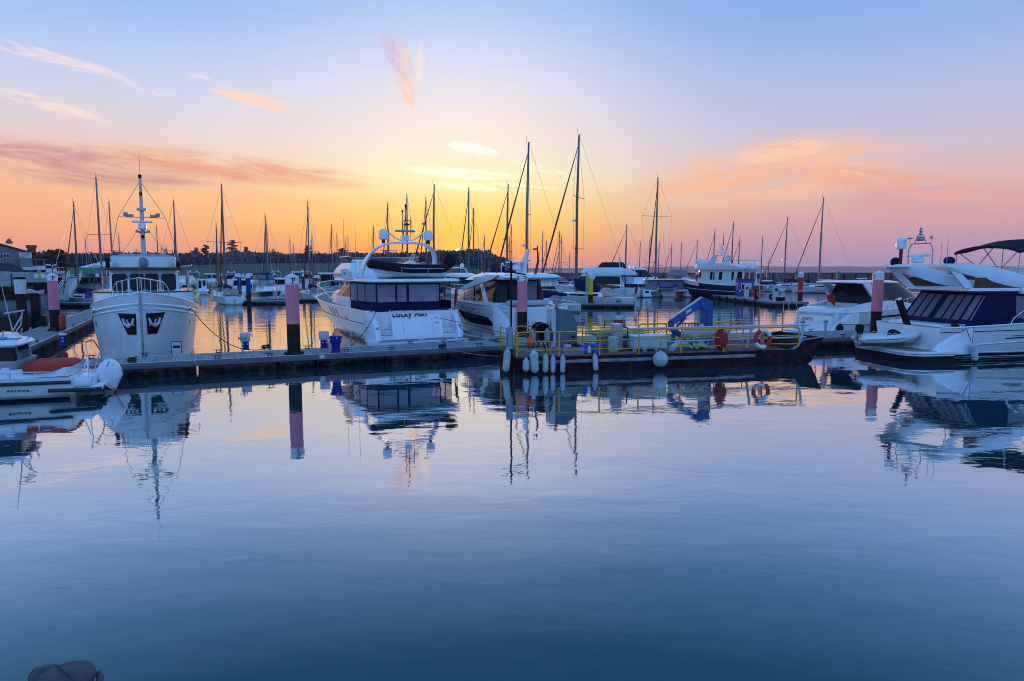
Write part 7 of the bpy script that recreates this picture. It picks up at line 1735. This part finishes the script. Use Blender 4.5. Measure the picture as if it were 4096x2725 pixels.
# ================================================================== navy hulled ship
def ship():
    hd = R(134); Y = 114; P = at_Y(2888, 1172, Y); L = 13.8; org = Vector((P.x-L*.44*math.cos(hd), Y-L*.44*math.sin(hd), 0))
    r = thing('expedition_yacht', 'navy hulled expedition yacht with white superstructure and radar goalpost behind the fuel kiosk', 'motor yacht', org, hd)
    h = Hull(L, 5.0, 2.2, 3.3, tr=.85, fwd=.5, p=2.6, rake=.07, e0=.14, e1=.5, sheer=2.4); h.build(r, M['navyhull'], 22, 10); h.deck(r, M['gel'], n=16)
    for sd in (1, -1):
        MB().tube(h.rail_line(1, sd, 0, .995, 18), .08, 6).build('gunwale', M['gel'], r)
        MB().tube([h.pt(t/14, h.vz(t/14, 1.2+.6*(t/14)**2), sd, .02) for t in range(14)], .04, 5).build('hull_line', M['gel'], r)
        h.patch(.66, .995, .80, 1.0, (sd,), .02, 8).build('bow_bulwark', M['gel'], r)
    c = Cabin([(2.0, 1.6, 10.6, 2.1, 2.0, 1.8), (4.75, 1.2, 10.0, 2.1, 2.0, 1.4)]); c.build('deckhouse', M['cream'], r)
    for sd in (1, -1):
        for p0, p1 in ((1.04, 1.14), (1.22, 1.30), (1.50, 1.58), (1.66, 1.72), (1.74, 1.80)): c.win([(sd, p0, p1, 3.1, 4.4)]).build('deckhouse_window', M['glassdk'], r)
        for x in (1.3, 3.4, 6.2): MB().tube([(x, sd*2.2, 2.2), (x, sd*2.2, 4.8)], .09, 6).build('deck_pillar', M['gel'], r)
    for q in ((1, .1, .8, 3.0, 4.3), (-1, .1, .8, 3.0, 4.3), (1, 2.1, 2.9, 3.4, 4.4), (-1, 2.1, 2.9, 3.4, 4.4)): c.win([q]).build('deckhouse_window', M['glassdk'], r)
    f = Cabin([(4.7, .6, 10.6, 2.5, 2.3, 2.0), (4.95, .5, 10.9, 2.6, 2.4, 2.1), (5.8, 5.2, 10.6, 2.4, 2.2, 2.0)]); f.build('boat_deck', M['gel2'], r)
    MB().tube([(x, y, 6.25) for x, y in ((5, 2.4), (.7, 2.4), (.7, -2.4), (5, -2.4))], .04, 5).build('deck_rail', M['steel'], r)
    for x, y in ((.7, 2.4), (.7, 0), (.7, -2.4), (2.2, 2.4), (2.2, -2.4), (3.7, 2.4), (3.7, -2.4)): MB().tube([(x, y, 4.9), (x, y, 6.25)], .03, 5).build('rail_post', M['steel'], r)
    for y in (2.2, -2.2): MB().loft([[(x, y+q, z) for x, q in ((x0, .2), (x1, .2), (x1, -.2), (x0, -.2))] for x0, x1, z in ((6.4, 7.6, 5.6), (5.9, 6.6, 7.1))]).build('arch_leg', M['gel2'], r)
    MB().box((6.2, 0, 7.1), (.4, 4.4, .14), bev=.04).build('arch_top', M['gel'], r)
    for z, w in ((8.8, 1.7), (7.95, 1.9)): MB().tube([(6.2, w, 7.15), (6.2, w*.92, z), (6.2, -w*.92, z), (6.2, -w, 7.15)], .05, 6).build('radar_goalpost', M['steel'], r)
    for z, w in ((8.5, 1.0), (7.65, 1.6)): MB().box((6.2, .1, z), (.2, w*2, .14), bev=.04).build('radar_scanner', M['gel'], r)
    for z in (8.2, 7.35): MB().sphere((6.2, .1, z), .22, 12, 8).build('radar_dome', M['gel'], r)
    MB().tube([(6.2, -.2, 8.8), (6.2, -.2, 10.7)], [.07, .03], 6).build('whip_aerial', M['black'], r)
    MB().box((9.5, .6, 6.1), (1.6, 2.2, .8), bev=.1).build('helm_console', M['gel'], r)
    for y in (1.2, -1.4): MB().lathe([(.4, -.6), (.45, -.5), (.45, .5), (.4, .6)], (1.3, y, 5.4), 14, Matrix.Rotation(R(90), 3, 'X')).build('liferaft', M['gel'], r)
    MB().tube([(6.2, -2.5+.02*i, 6.0) if False else (6.2+.45*math.cos(i*.5), -2.62, 5.9+.45*math.sin(i*.5)) for i in range(13)], .1, 6, closed=True).build('ring_buoy', M['black'], r)
ship()

# ================================================================== fuel pontoon and kiosk
def fuel_dock():
    r = pontoon('fuel pontoon carrying the blue kiosk, black fender blocks along its side', (32.9, 86.5), (37.6, 86.5), 40, 'planks', [], h=.62, floats=4.7)
    for i in range(9): MB().box((-.10, 6+4*i, .34), (.22, .5, .62), bev=.04).build('fender_block', M['black'], r)
    for x in (1.5, 2.15): MB().tube([(x, -.08, -.6), (x, -.08, .75), (x, .2, .8)], .035, 6).build('ladder_rail', M['steel'], r)
    k = thing('kiosk', 'small blue fuel kiosk with white framed windows and red notice', 'kiosk', (34.55, 104.5, .62), R(-8))
    MB().box((1.15, 1.2, 1.3), (2.3, 2.4, 2.6)).build('wall', M['blue'], k)
    MB().box((1.15, 1.2, 2.66), (2.6, 2.7, .12), bev=.02).build('roof', M['bluepile'], k)
    for (c, d, nm) in (((1.15, -.01, 1.55), (1.5, .05, .95), 0), ((-.01, 1.2, 1.55), (.05, 1.1, 1.0), 1)):
        w = MB().box(c, d, bev=.01).build('window', M['pilewhite'], k)
        for s in (-1, 1):
            cc = (c[0]+s*.36*(nm == 0)-.03*(nm == 1), c[1]-.03*(nm == 0)+s*.27*(nm == 1), c[2]); dd = (.62 if nm == 0 else .02, .02 if nm == 0 else .44, d[2]-.16)
            MB().box(cc, dd).build('pane', M['glassdk'] if s < 0 else M['fendgreen'], w)
    MB().box((1.0, -.03, .82), (1.1, .04, .36)).build('red_notice', M['redpaint'], k); MB().box((.25, -.02, .9), (.24, .03, .18)).build('white_notice', M['pilewhite'], k); MB().box((2.05, -.02, .9), (.24, .03, .18)).build('white_notice', M['pilewhite'], k)
    o = thing('hose_reel', 'red hose reel standing against the blue kiosk', 'hose reel', (36.5, 103.9, .62))
    MB().lathe([(.5, -.18), (.5, -.14), (.2, -.12), (.2, .12), (.5, .14), (.5, .18)], (0, 0, .55), 18, Matrix.Rotation(R(80), 3, 'X')).build('reel_drum', M['redpaint'], o); MB().box((0, 0, .28), (.3, .5, .56)).build('reel_stand', M['redpaint'], o)
    for x, Y, lab in ((2986, 101, 'grey fuel pump pillar right beside the blue kiosk'), (3102, 92, 'grey fuel pump pillar nearer us on the fuel pontoon')):
        P = at_Y(x, 1150, Y); o = thing('pump_pillar', lab, 'fuel pump', (P.x, Y, .62), 0, 'fuel pumps')
        MB().box((0, 0, .95), (.62, .5, 1.9), bev=.04).build('pillar_case', M['ltgrey'], o); MB().box((0, 0, 1.93), (.78, .62, .1), bev=.02).build('pillar_cap', M['boxwhite'], o)
        MB().tube([(.33, -.2, 1.4), (.6, -.22, 1.1), (.55, -.22, .4), (.36, -.2, .9)], .04, 6).build('pump_hose', M['black'], o)
        MB().box((0, -.26, 1.4), (.4, .03, .4)).build('pump_dial', M['dkgrey'], o)
    for x, Y, c in ((3040, 94, 0),):
        P = at_Y(x, 1180, Y); o = thing('lifebuoy_stand', 'ring lifebuoy on a black stand by the grey lamp post of the fuel pontoon', 'lifebuoy', (P.x, Y, .62))
        MB().box((-.45, .1, .7), (.55, .25, 1.4), bev=.04).build('stand', M['black'], o); MB().tube([(.45*math.cos(i*.4), -.15, .75+.45*math.sin(i*.4)) for i in range(16)], .1, 8, closed=True).build('ring', M['orange'], o)
        o = thing('lamp_post', 'thin grey lamp post on the fuel pontoon', 'lamp post', (P.x+.05, Y+.4, .62)); MB().tube([(0, 0, 0), (0, 0, 3.7)], [.08, .05], 8).build('post_tube', M['alu'], o); MB().box((0, -.1, 3.72), (.2, .4, .12), bev=.03).build('lamp_head', M['alu'], o)
    P = at_Y(3122, 1195, 89); o = thing('tub', 'low black tub on the near end of the fuel pontoon', 'tub', (P.x, 89, .62)); MB().lathe([(.5, 0), (.62, .5), (.58, .5), (.46, .05)], n=18).build('tub_wall', M['black'], o); MB().tube([(.6*math.cos(i*.4), .6*math.sin(i*.4), .5) for i in range(16)], .03, 5, closed=True).build('tub_rim', M['dkgrey'], o)
    P = at_Y(3083, 1185, 93); o = thing('tyre', 'black tyre leaning at a fuel pump pillar', 'tyre', (P.x, 92.6, 1.05)); MB().tube([(.3*math.cos(i*.4), 0, .3*math.sin(i*.4)) for i in range(16)], .12, 8, closed=True).build('tyre_ring', M['black'], o); MB().tube([(.16*math.cos(i*.4), 0, .16*math.sin(i*.4)) for i in range(16)], .05, 6, closed=True).build('tyre_bead', M['dkgrey'], o)
    o = thing('boarding_rail', 'low steel boarding rail between the two fuel pumps', 'railing', (34.4, 96, .62)); MB().tube([(0, 0, 0), (0, 0, .8), (2.2, 0, .8), (2.2, 0, 0)], .04, 6).build('rail_frame', M['steel'], o); MB().tube([(0, 0, .4), (2.2, 0, .4)], .03, 6).build('rail_bar', M['steel'], o)
fuel_dock()
rp = 'red piles of the fuel berth'
pile(at_Y(2790, 1100, 117), 'red pile left of the blue kiosk, nearer the ship bow', 'redpaint', 1.9, 3.9, 4.45, group=rp)
pile(at_Y(2849, 1100, 117), 'red pile directly left of the blue kiosk', 'redpaint', 1.9, 3.9, 4.45, group=rp)
pile(at_Y(3204, 1100, 89), 'red pile at the near end of the fuel pontoon, letters on its cap', 'redpaint', 1.75, 3.75, 4.5, letters=[(-112, 'R'), (-75, '1')], group=rp)
pile(at_Y(2448, 1100, 135), 'red pile far behind the sailing yacht stern', 'redpaint', 1.6, 3.7, 4.35, group=rp)
pile(at_Y(2363, 1100, 86), 'yellow pile with white cap and black foot beside the sailing yacht', 'yelpile', 1.6, 3.65, 4.3, letters=[(-130, 'I'), (-60, 'I')], group='yellow piles')
for px, Y, lab in ((3187, 168, 'small green pile before the breakwater, left one'), (3350, 160, 'small green pile before the breakwater, right one'), (2718, 175, 'faint green pile head far behind the catamaran')): pile(at_Y(px, 1100, Y), lab, 'greenpaint', 1.2, 4.1, 4.5, capcol='greenpaint', group='green piles')
bpg = 'blue piles of the far berths'
pile(at_Y(956, 1100, 104), 'blue pile with white cap, left of the pair by the dark banded cruiser', 'bluepile', 1.5, 3.6, 4.2, group=bpg)
pile(at_Y(992, 1100, 92), 'blue pile with white cap, right and nearer of the pair by the dark banded cruiser', 'bluepile', 1.5, 3.6, 4.25, group=bpg)
for px, Y, lab in ((390, 120, 'dark pile with white cap left of the trawler wheelhouse'), (884, 140, 'dark pile with round white cap at the heart transomed boat mast'), (902, 135, 'dark pile with white cap right beside the heart transomed boat mast'), (1005, 140, 'dark pile with white cap half hidden by the nearer blue pile'), (1040, 150, 'dark pile with round white cap left of the dark banded cruiser canopy'), (1097, 160, 'dark pile with small white cap right of the dark banded cruiser'), (1213, 125, 'dark pile with round white cap right of the middle pink pile'), (700, 150, 'dark pile with white cap behind the cream motor cruiser')): pile(at_Y(px, 1100, Y), lab, 'navyhull', 1.4, 3.5, 4.1, r=.26, group='dark piles of the far berths', n=14)
for px, Y, lab in ((2347, 85, 'tall thin grey post left of the yellow pile'),):
    P = at_Y(px, 1100, Y); o = thing('slim_post', lab, 'post', (P.x, Y, -.5)); MB().tube([(0, 0, 0), (0, 0, 4.9)], .12, 10).build('post_tube', M['alu'], o); MB().lathe([(.14, 0), (.14, .06), (0, .1)], (0, 0, 4.9), 10).build('post_cap', M['grey'], o)
pontoon('short finger pontoon at the yellow pile beside the sailing yacht', (8.0, 84.5), (15.0, 83.6), 1.4, 'grating', [(2, .15)], h=.55)
pontoon('far pontoon by the blue piles between sailing boat and dark banded cruiser', (-37.2, 92.3), (-31, 93.3), 1.5, 'grating', [(3, .2)], h=.5)
pontoon('far pontoon left of the trawler under the gangway', (-66, 88), (-52, 86), 1.8, 'grating', [], h=.55)
pontoon('long far pontoon in front of the dim boats under the hill', (-78, 150), (14, 146), 2, 'grating', [], h=.5, floats=12)
pontoon('far pontoon right of the middle pink pile', (-36, 100), (-20, 103), 1.5, 'grating', [], h=.5)
# breakwater wall
b = MB(); b.box((180, 0, 1.3), (350, 1.2, 5.0)); w = b.build('breakwater_wall', mat('breakwater_planks', (.10, .09, .085), .9, var=.3, scale=.6, stretch=(3, 3, .1), dirt=(.03, .03, .025), dirtamt=.8)); w.location = (6, 232, 0)
tag(w, 'long dark breakwater wall closing the harbour on the right', 'wall')
b = MB()
for i in range(88): b.box((6+4*i, -.75, 1.2), (.35, .35, 4.8))
b.build('wall_piles', M['pileblack'], w, kind='stuff'); MB().box((180, 0, 3.86), (350, 1.7, .14)).build('wall_cap', M['fascia'], w)

# ================================================================== left quay, house, marquee, gangway
def left_quay():
    QZ = 3.35
    poly = [(-35.3, 50.2), (-49.5, 66.0), (-45.6, 67.6), (-66.5, 98), (-77, 112), (-67, 118), (-104, 160), (-150, 240), (-480, 250), (-480, 36), (-60, 45.6)]
    MB().prism(poly, QZ+.8-.02, Matrix.Translation((0, 0, -.8))).build('quay', M['concrete'], kind='structure')
    q = thing('quay_wall', 'stained grey quay wall with rusty capping at the left edge', 'wall', (0, 0, 0))
    for a, c in ((poly[0], poly[-1]), (poly[1], poly[2]), (poly[4], poly[5])):
        d = Vector((c[0]-a[0], c[1]-a[1], 0)); m_ = ((a[0]+c[0])/2, (a[1]+c[1])/2); ang = math.atan2(d.y, d.x)
        MB().box((m_[0], m_[1], QZ-.12), (d.length, .9, .44), ang, bev=.03).build('capping', M['rust'] if a != poly[0] or c == poly[-1] else M['rust'], q)
        MB().box((m_[0], m_[1], QZ-.62), (d.length, .6, .5), ang).build('capping_shade', M['pileblack'], q)  # black strip modelling the shadow under the capping
    m, t, bs = newmat('tidal_wall'); tc = t.n('ShaderNodeTexCoord'); sp = t.n('ShaderNodeSeparateXYZ', Vector=tc.outputs['Object'])
    mp = t.n('ShaderNodeMapping', Vector=tc.outputs['Object'], Scale=(1.2, 1.2, .25)); nz = t.n('ShaderNodeTexNoise', Vector=mp.outputs[0], Scale=1.6, Detail=7.0, Roughness=.7)
    f = t.smooth(t.math('ADD', sp.outputs[2], t.math('MULTIPLY_ADD', nz.outputs[0], 1.9, -.95)), 1.0, 1.9)
    t.nt.links.new(t.mix(f, (.016, .017, .010), t.mix(t.smooth(nz.outputs[0], .35, .65), (.20, .21, .20), (.12, .13, .11))), bs.inputs['Base Color']); bs.inputs['Roughness'].default_value = .85
    d = Vector((poly[-1][0]-poly[0][0], poly[-1][1]-poly[0][1], 0)); ang = math.atan2(d.y, d.x)
    MB().box(((poly[0][0]+poly[-1][0])/2, (poly[0][1]+poly[-1][1])/2-.06, 1.0), (d.length, .2, 3.6), ang).build('wall_face', m, q)
    f = thing('quay_fence', 'grey slatted fence along the quay edge before the house', 'fence', (0, 0, 0))
    for a, c, nm in ((poly[0], poly[-1], 0), (poly[1], poly[2], 0)):
        d = Vector((c[0]-a[0], c[1]-a[1], 0)); ang = math.atan2(d.y, d.x); m_ = ((a[0]+c[0])/2, (a[1]+c[1])/2)
        MB().box((m_[0], m_[1], QZ+.62), (d.length-.5, .06, .8), ang).build('fence_panel', M['grey' if nm == 0 else 'dkgrey'], f); MB().box((m_[0], m_[1], QZ+1.05), (d.length-.4, .1, .06), ang).build('fence_rail', M['alu'], f)
        for i in range(int(d.length/2.4)): p = Vector((a[0], a[1], 0))+d*((i+.5)*2.4/d.length); MB().box((p.x, p.y, QZ+.5), (.09, .12, 1.05), ang).build('fence_post', M['dkgrey'], f)
    for px, m, lab in ((163, 'yelpile', 'yellow board on the quay fence beside the pink pile'), (150, 'pilewhite', 'white board on the quay fence left of the yellow one'), (178, 'pilewhite', 'white board on the quay fence right of the yellow one')):
        P = at_Y(px, 1124, 66.4); o = MB().box((0, 0, 0), (.26 if m == 'yelpile' else .34, .04, .42), R(20), bev=.01).build('notice_board', M[m]); o.location = (P.x, P.y-.1, QZ+.72); tag(o, lab, 'notice board', 'boards on the quay fence')
    # rusted capped pile, black timber pile
    P = at_Y(80, 1130, 47.2); o = thing('mooring_post', 'white painted steel post with rusty top before the quay wall', 'post', (P.x, P.y, 0)); MB().lathe([(.30, -.6), (.30, 3.05)], n=18).build('post_shaft', M['pileblack'], o)
    MB().lathe([(.34, 3.0), (.34, 4.02)], n=20).build('white_sleeve', mat('rusty_white', (.62, .64, .62), .6, var=.1, dirt=(.30, .10, .03), dirtamt=.8, scale=1.6, streak=True), o); MB().lathe([(.36, 4.0), (.37, 4.14), (0, 4.16)], n=20).build('rusty_rim', M['rust'], o)
    P = at_Y(143, 1200, 48.6); o = thing('timber_pile', 'black tarred timber pile at the quay corner', 'pile', (P.x, P.y, 0)); MB().box((0, 0, 1.2), (.55, .6, 3.6), R(25), bev=.05).build('pile_shaft', M['pileblack'], o); MB().box((.3, -.2, .3), (.9, .8, 2.2), R(25), bev=.06).build('fender_block', M['black'], o)
    b = MB(); b.xz([(-.5, 3.0), (.5, 2.95), (.62, 3.25), (.1, 3.12), (-.45, 3.3)], -.15, .15); b.build('timber_head', M['boxwhite'], o)
    fender(at_Y(251, 1300, 44.4)-Vector((0, 0, 0)), 'red upright fender at the foot of the left pink pile', 1.1, .20, 'redpaint', line=0).location.z = 1.25
    # house
    Y = 92; X = lambda px: px/36.3; Zy = lambda y: at_Y(80, y, Y).z
    h = thing('quay_house', 'grey rendered house with brick chimney and seaward balcony on the left quay', 'house', (at_Y(0, 1000, Y).x, Y, QZ-.05), R(35))
    x1 = X(122)-X(0); zt = Zy(1012)-QZ; zr = Zy(905)-QZ; m_w = mat('grey_render', (.185, .175, .165), .85, var=.18, dirt=(.16, .16, .16), dirtamt=.5)
    w = x1+9.0; z1 = zt
    MB().xz([(x1, 0), (x1, zt), (x1-9, zt+2.9), (x1-18, zt), (x1-18, 0)], 0, 9).build('wall', m_w, h)
    rf = MB(); 
    for s in (1, -1): rf.loft([[(x1-9, -.3, zt+3.0), (x1-9, 9.3, zt+3.0), (x1-9, 9.3, zt+3.2), (x1-9, -.3, zt+3.2)], [(x1-9+s*9.5, -.3, zt-.1), (x1-9+s*9.5, 9.3, zt-.1), (x1-9+s*9.5, 9.3, zt+.08), (x1-9+s*9.5, -.3, zt+.08)]])
    rf.build('roof', M['dkgrey'], h)
    def win(x, z, w_, hh, y=-.03, nm='window'):
        o = MB().box((x, y, z), (w_, .1, hh)).build(nm, M['pilewhite'], h)
        for s in (-1, 1): MB().box((x+s*w_*.24, y-.06, z), (w_*.38, .03, hh*.8)).build('pane', M['glassdk'], o)
    for px, y, pw, ph in ((2, 1024, 8, 18), (24, 1022, 18, 18)): win(X(px)-X(0), Zy(y)-QZ, pw*Y/2730, ph*Y/2730)
    cz = Zy(985)-QZ; b = MB(); b.box((X(126)-X(0), 2, cz-1.0), (1.0, .8, 2.6)); b.box((X(126)-X(0), 2, cz+.1), (1.25, 1.0, .4)); b.build('chimney', mat('red_brick', (.22, .07, .04), .9, var=.3, scale=6), h)
    MB().lathe([(.38, 0), (.38, .35), (.2, .4), (.2, .5)], (X(38)-X(0), 1, Zy(972)-QZ), 12).build('finial_base', m_w, h); MB().sphere((X(38)-X(0), 1, Zy(963)-QZ+.15), .24, 12, 8).build('finial_ball', m_w, h)
    # lean-to with hipped roof, balcony wing
    b = MB(); za, zb_ = Zy(1082)-QZ, Zy(1052)-QZ; xa, xb = X(-60)-X(0), X(88)-X(0)
    MB().box(((xa+xb)/2, -1.4, za/2), (xb-xa, 2.8, za)).build('lean_to_wall', m_w, h); b.loft([[(xa-.3, -3.1, za), (xb+.3, -3.1, za), (xb+.3, .0, za), (xa-.3, 0, za)], [(xa, -.8, zb_), (xb-1.5, -.8, zb_), (xb-1.5, 0, zb_), (xa, 0, zb_)]]); b.build('lean_to_roof', M['navyhull'] if False else M['dkgrey'], h)
    for px in (6, 27): win(X(px)-X(0), Zy(1096)-QZ, .6, .85, -2.85)
    xa, xb = X(75)-X(0), X(126)-X(0); MB().box(((xa+xb)/2, -.9, (Zy(1030)-QZ)/2), (xb-xa, 1.8, Zy(1030)-QZ)).build('bay', m_w, h)
    b = MB(); zc = Zy(1022)-QZ
    for i in range(12): b.box((xa+(xb-xa)*(i+.5)/12, -1.75, zc), (.06, .05, .75))
    b.box(((xa+xb)/2, -1.75, zc+.4), (xb-xa, .08, .06)); b.build('balcony_rail', M['pilewhite'], h)
    xa, xb = X(124)-X(0), X(176)-X(0); zf = Zy(1063)-QZ; zu = Zy(1036)-QZ
    MB().box(((xa+xb)/2, 1.5, zf/2), (xb-xa, 4, zf)).build('wing_wall', m_w, h); MB().box(((xa+xb)/2, 1.5, (zf+zu)/2+.05), (xb-xa, 3.6, zu-zf)).build('wing_upper', m_w, h); MB().box(((xa+xb)/2, -.62, zf-.25), (xb-xa+.1, .3, .55)).build('white_parapet', M['pilewhite'], h)
    for px in (131, 149, 163): MB().box((X(px)-X(0), -.33, (zf+zu)/2+.05), (.36, .08, zu-zf-.25)).build('upper_opening', M['glassdk'], h)
    for px, m in ((133, 'glassdk'), (150, 'ltgrey'), (167, 'glassdk')): MB().box((X(px)-X(0), -.53, zf*.4), (.42, .06, zf*.62)).build('door', M[m], h)
    MB().box((X(107)-X(0), -2.0, Zy(1076)-QZ), (1.2, .9, .35), rot=Matrix.Rotation(R(-14), 3, 'X')).build('awning', M['bluedrum'] if False else M['ltgrey'], h)
    P = at_Y(209, 1056, 96); o = thing('lamp_post', 'black lamp post with white lantern on the quay right of the house', 'lamp post', (P.x, P.y, QZ)); MB().tube([(0, 0, 0), (0, 0, P.z-QZ-.5)], .05, 8).build('post_tube', M['black'], o); MB().lathe([(.06, -.5), (.16, -.15), (.14, -.14)], (0, 0, P.z-QZ), 10).build('lantern', M['lampglass'], o); MB().lathe([(.2, -.14), (.05, .02), (0, .1)], (0, 0, P.z-QZ), 10).build('lantern_cap', M['black'], o)
    # marquee
    Y = 128; a, c = at_Y(312, 1068, Y), at_Y(500, 1068, Y); top = at_Y(400, 1044, Y).z; o = thing('marquee', 'marquee with white roof and green sides left of the trawler', 'marquee', (a.x, Y, QZ-.1)); W2 = c.x-a.x; ez = a.z-QZ
    MB().loft([[(0, 0, ez), (W2, 0, ez), (W2, 7, ez), (0, 7, ez)], [(2.6, 3, top-QZ), (W2-.6, 3, top-QZ), (W2-.6, 4, top-QZ), (2.6, 4, top-QZ)]]).build('roof', M['pilewhite'], o); MB().box((W2/2, 3.5, ez-.62), (W2-.1, 6.9, 1.25)).build('valance', M['greenpaint'], o)
    for x in (.1, W2*.33, W2*.66, W2-.1): MB().tube([(x, .1, -.1), (x, .1, ez-1.2)], .08, 6).build('pole', M['dkgrey'], o)
    MB().box((W2/2, 4, (ez-1.2)/2), (W2-1, 5, ez-1.25)).build('back_wall', M['grey'], o)
    # gangway
    A, B_ = at_Y(246, 1195, 92), at_Y(305, 1130, 115); A.z = .75; B_.z = QZ+.1; o = thing('gangway', 'sloping gangway with white railings from quay to pontoon', 'gangway', (0, 0, 0)); d = B_-A; n = Vector((d.y, -d.x, 0)).normalized()*.85
    MB().loft([[A-n, A+n, A+n-Vector((0, 0, .2)), A-n-Vector((0, 0, .2))], [B_-n, B_+n, B_+n-Vector((0, 0, .2)), B_-n-Vector((0, 0, .2))]]).build('gangway_deck', M['grey'], o)
    for s in (-1, 1):
        for hgt in (.4, .75, 1.1): MB().tube([A+n*s+Vector((0, 0, hgt)), B_+n*s+Vector((0, 0, hgt))], .045, 6).build('handrail', M['pilewhite'], o)
        for i in range(9): p = A.lerp(B_, i/8)+n*s; MB().tube([p, p+Vector((0, 0, 1.12))], .04, 6).build('rail_post', M['pilewhite'], o)
left_quay()
# villa in the wood, trees on the skyline
P = at_Y(960, 1050, 388); z0 = hill_z(P.x, 388); o = thing('villa', 'grey stone villa with two gables half hidden in the wood', 'house', (P.x, 386, z0-.3))
M['oldstone'] = mat('old_stone', (.085, .08, .085), .9, var=.25, scale=.6)
MB().box((0, 3, 2.2), (16, 6, 5)).build('wall', M['oldstone'], o)
for x, w in ((-4.5, 5), (4, 4)): MB().xz([(x-w/2, 0), (x+w/2, 0), (x+w/2, 4.6), (x, 7.6), (x-w/2, 4.6)], -.6, 4).build('gable', M['oldstone'], o)
MB().loft([[(-8.4, -.4, 4.7), (8.4, -.4, 4.7), (8.4, 6.4, 4.7), (-8.4, 6.4, 4.7)], [(-7.5, 2.8, 7.0), (7.5, 2.8, 7.0), (7.5, 3.2, 7.0), (-7.5, 3.2, 7.0)]]).build('roof', M['dkgrey'], o)
for x, z in ((-4.5, 2.2), (4, 2.2), (0, 2.4), (-4.5, 4.6)): MB().box((x, -.62, z), (1.1, .1, 1.4)).build('window', M['glassdk'], o)
for a in ((930, 963, 400, 4.6, 'cedar', 'large spreading cedar on the skyline, above the villa'), (822, 982, 400, 3.4, 'cedar', 'spreading conifer on the skyline left of the large cedar'), (782, 990, 405, 3.2, 'round', 'round crowned tree beside the left conifer on the skyline'), (985, 992, 400, 2.4, 'cedar', 'small wind bent conifer right of the large cedar'), (1232, 984, 395, 2.6, 'cedar', 'lone flat topped cedar right of the middle pink pile'), (1090, 992, 405, 4.8, 'bare', 'rounded bare tree above the dark banded cruiser mast'), (1370, 996, 410, 4.6, 'cedar', 'dark flat topped pine left of the flybridge yacht'), (665, 978, 330, 5.2, 'bare', 'wide bare tree right of the trawler mast'), (545, 1000, 320, 3.0, 'bare', 'bare tree left of the trawler mast'), (193, 1000, 170, 2.6, 'bush', 'left pointed evergreen behind the quay house'), (233, 1001, 172, 2.4, 'bush', 'right pointed evergreen behind the quay house'), (300, 1018, 190, 3.6, 'bare', 'low bare tree right of the pointed evergreens'), (352, 1018, 215, 3.6, 'bush', 'broad dark evergreen above the marquee'), (415, 1010, 215, 3.4, 'round', 'leafy round tree above the right end of the marquee'), (465, 1000, 230, 4.0, 'bare', 'bare tree just left of the trawler flybridge'), (150, 1022, 165, 3.0, 'round', 'leafy tree rising right of the brick chimney'), (1545, 1000, 430, 4.5, 'round', 'round tree on the crest under the left yacht dome'), (1885, 1002, 430, 4.6, 'bare', 'rounded bare tree right of the setting sun'), (1930, 1006, 425, 4.2, 'bare', 'bare tree second right of the setting sun'), (2000, 1018, 420, 3.6, 'bare', 'bare tree near the end of the hill point'), (1755, 1006, 430, 4.4, 'bare', 'bare tree left of the setting sun')): tree(*a)

# ------------------------------------------------------------------ the evening haze over the water
m = bpy.data.materials.new('evening_haze'); m.use_nodes = True; nt = m.node_tree; nt.nodes.clear()
out = nt.nodes.new('ShaderNodeOutputMaterial'); v = nt.nodes.new('ShaderNodeVolumePrincipled')
v.inputs['Color'].default_value = (.86, .82, .88, 1); v.inputs['Density'].default_value = .00014; v.inputs['Anisotropy'].default_value = .2
nt.links.new(v.outputs[0], out.inputs['Volume'])
MB().box((600, 2700, 24), (7600, 5700, 52)).build('haze', m, kind='stuff', flat=True)
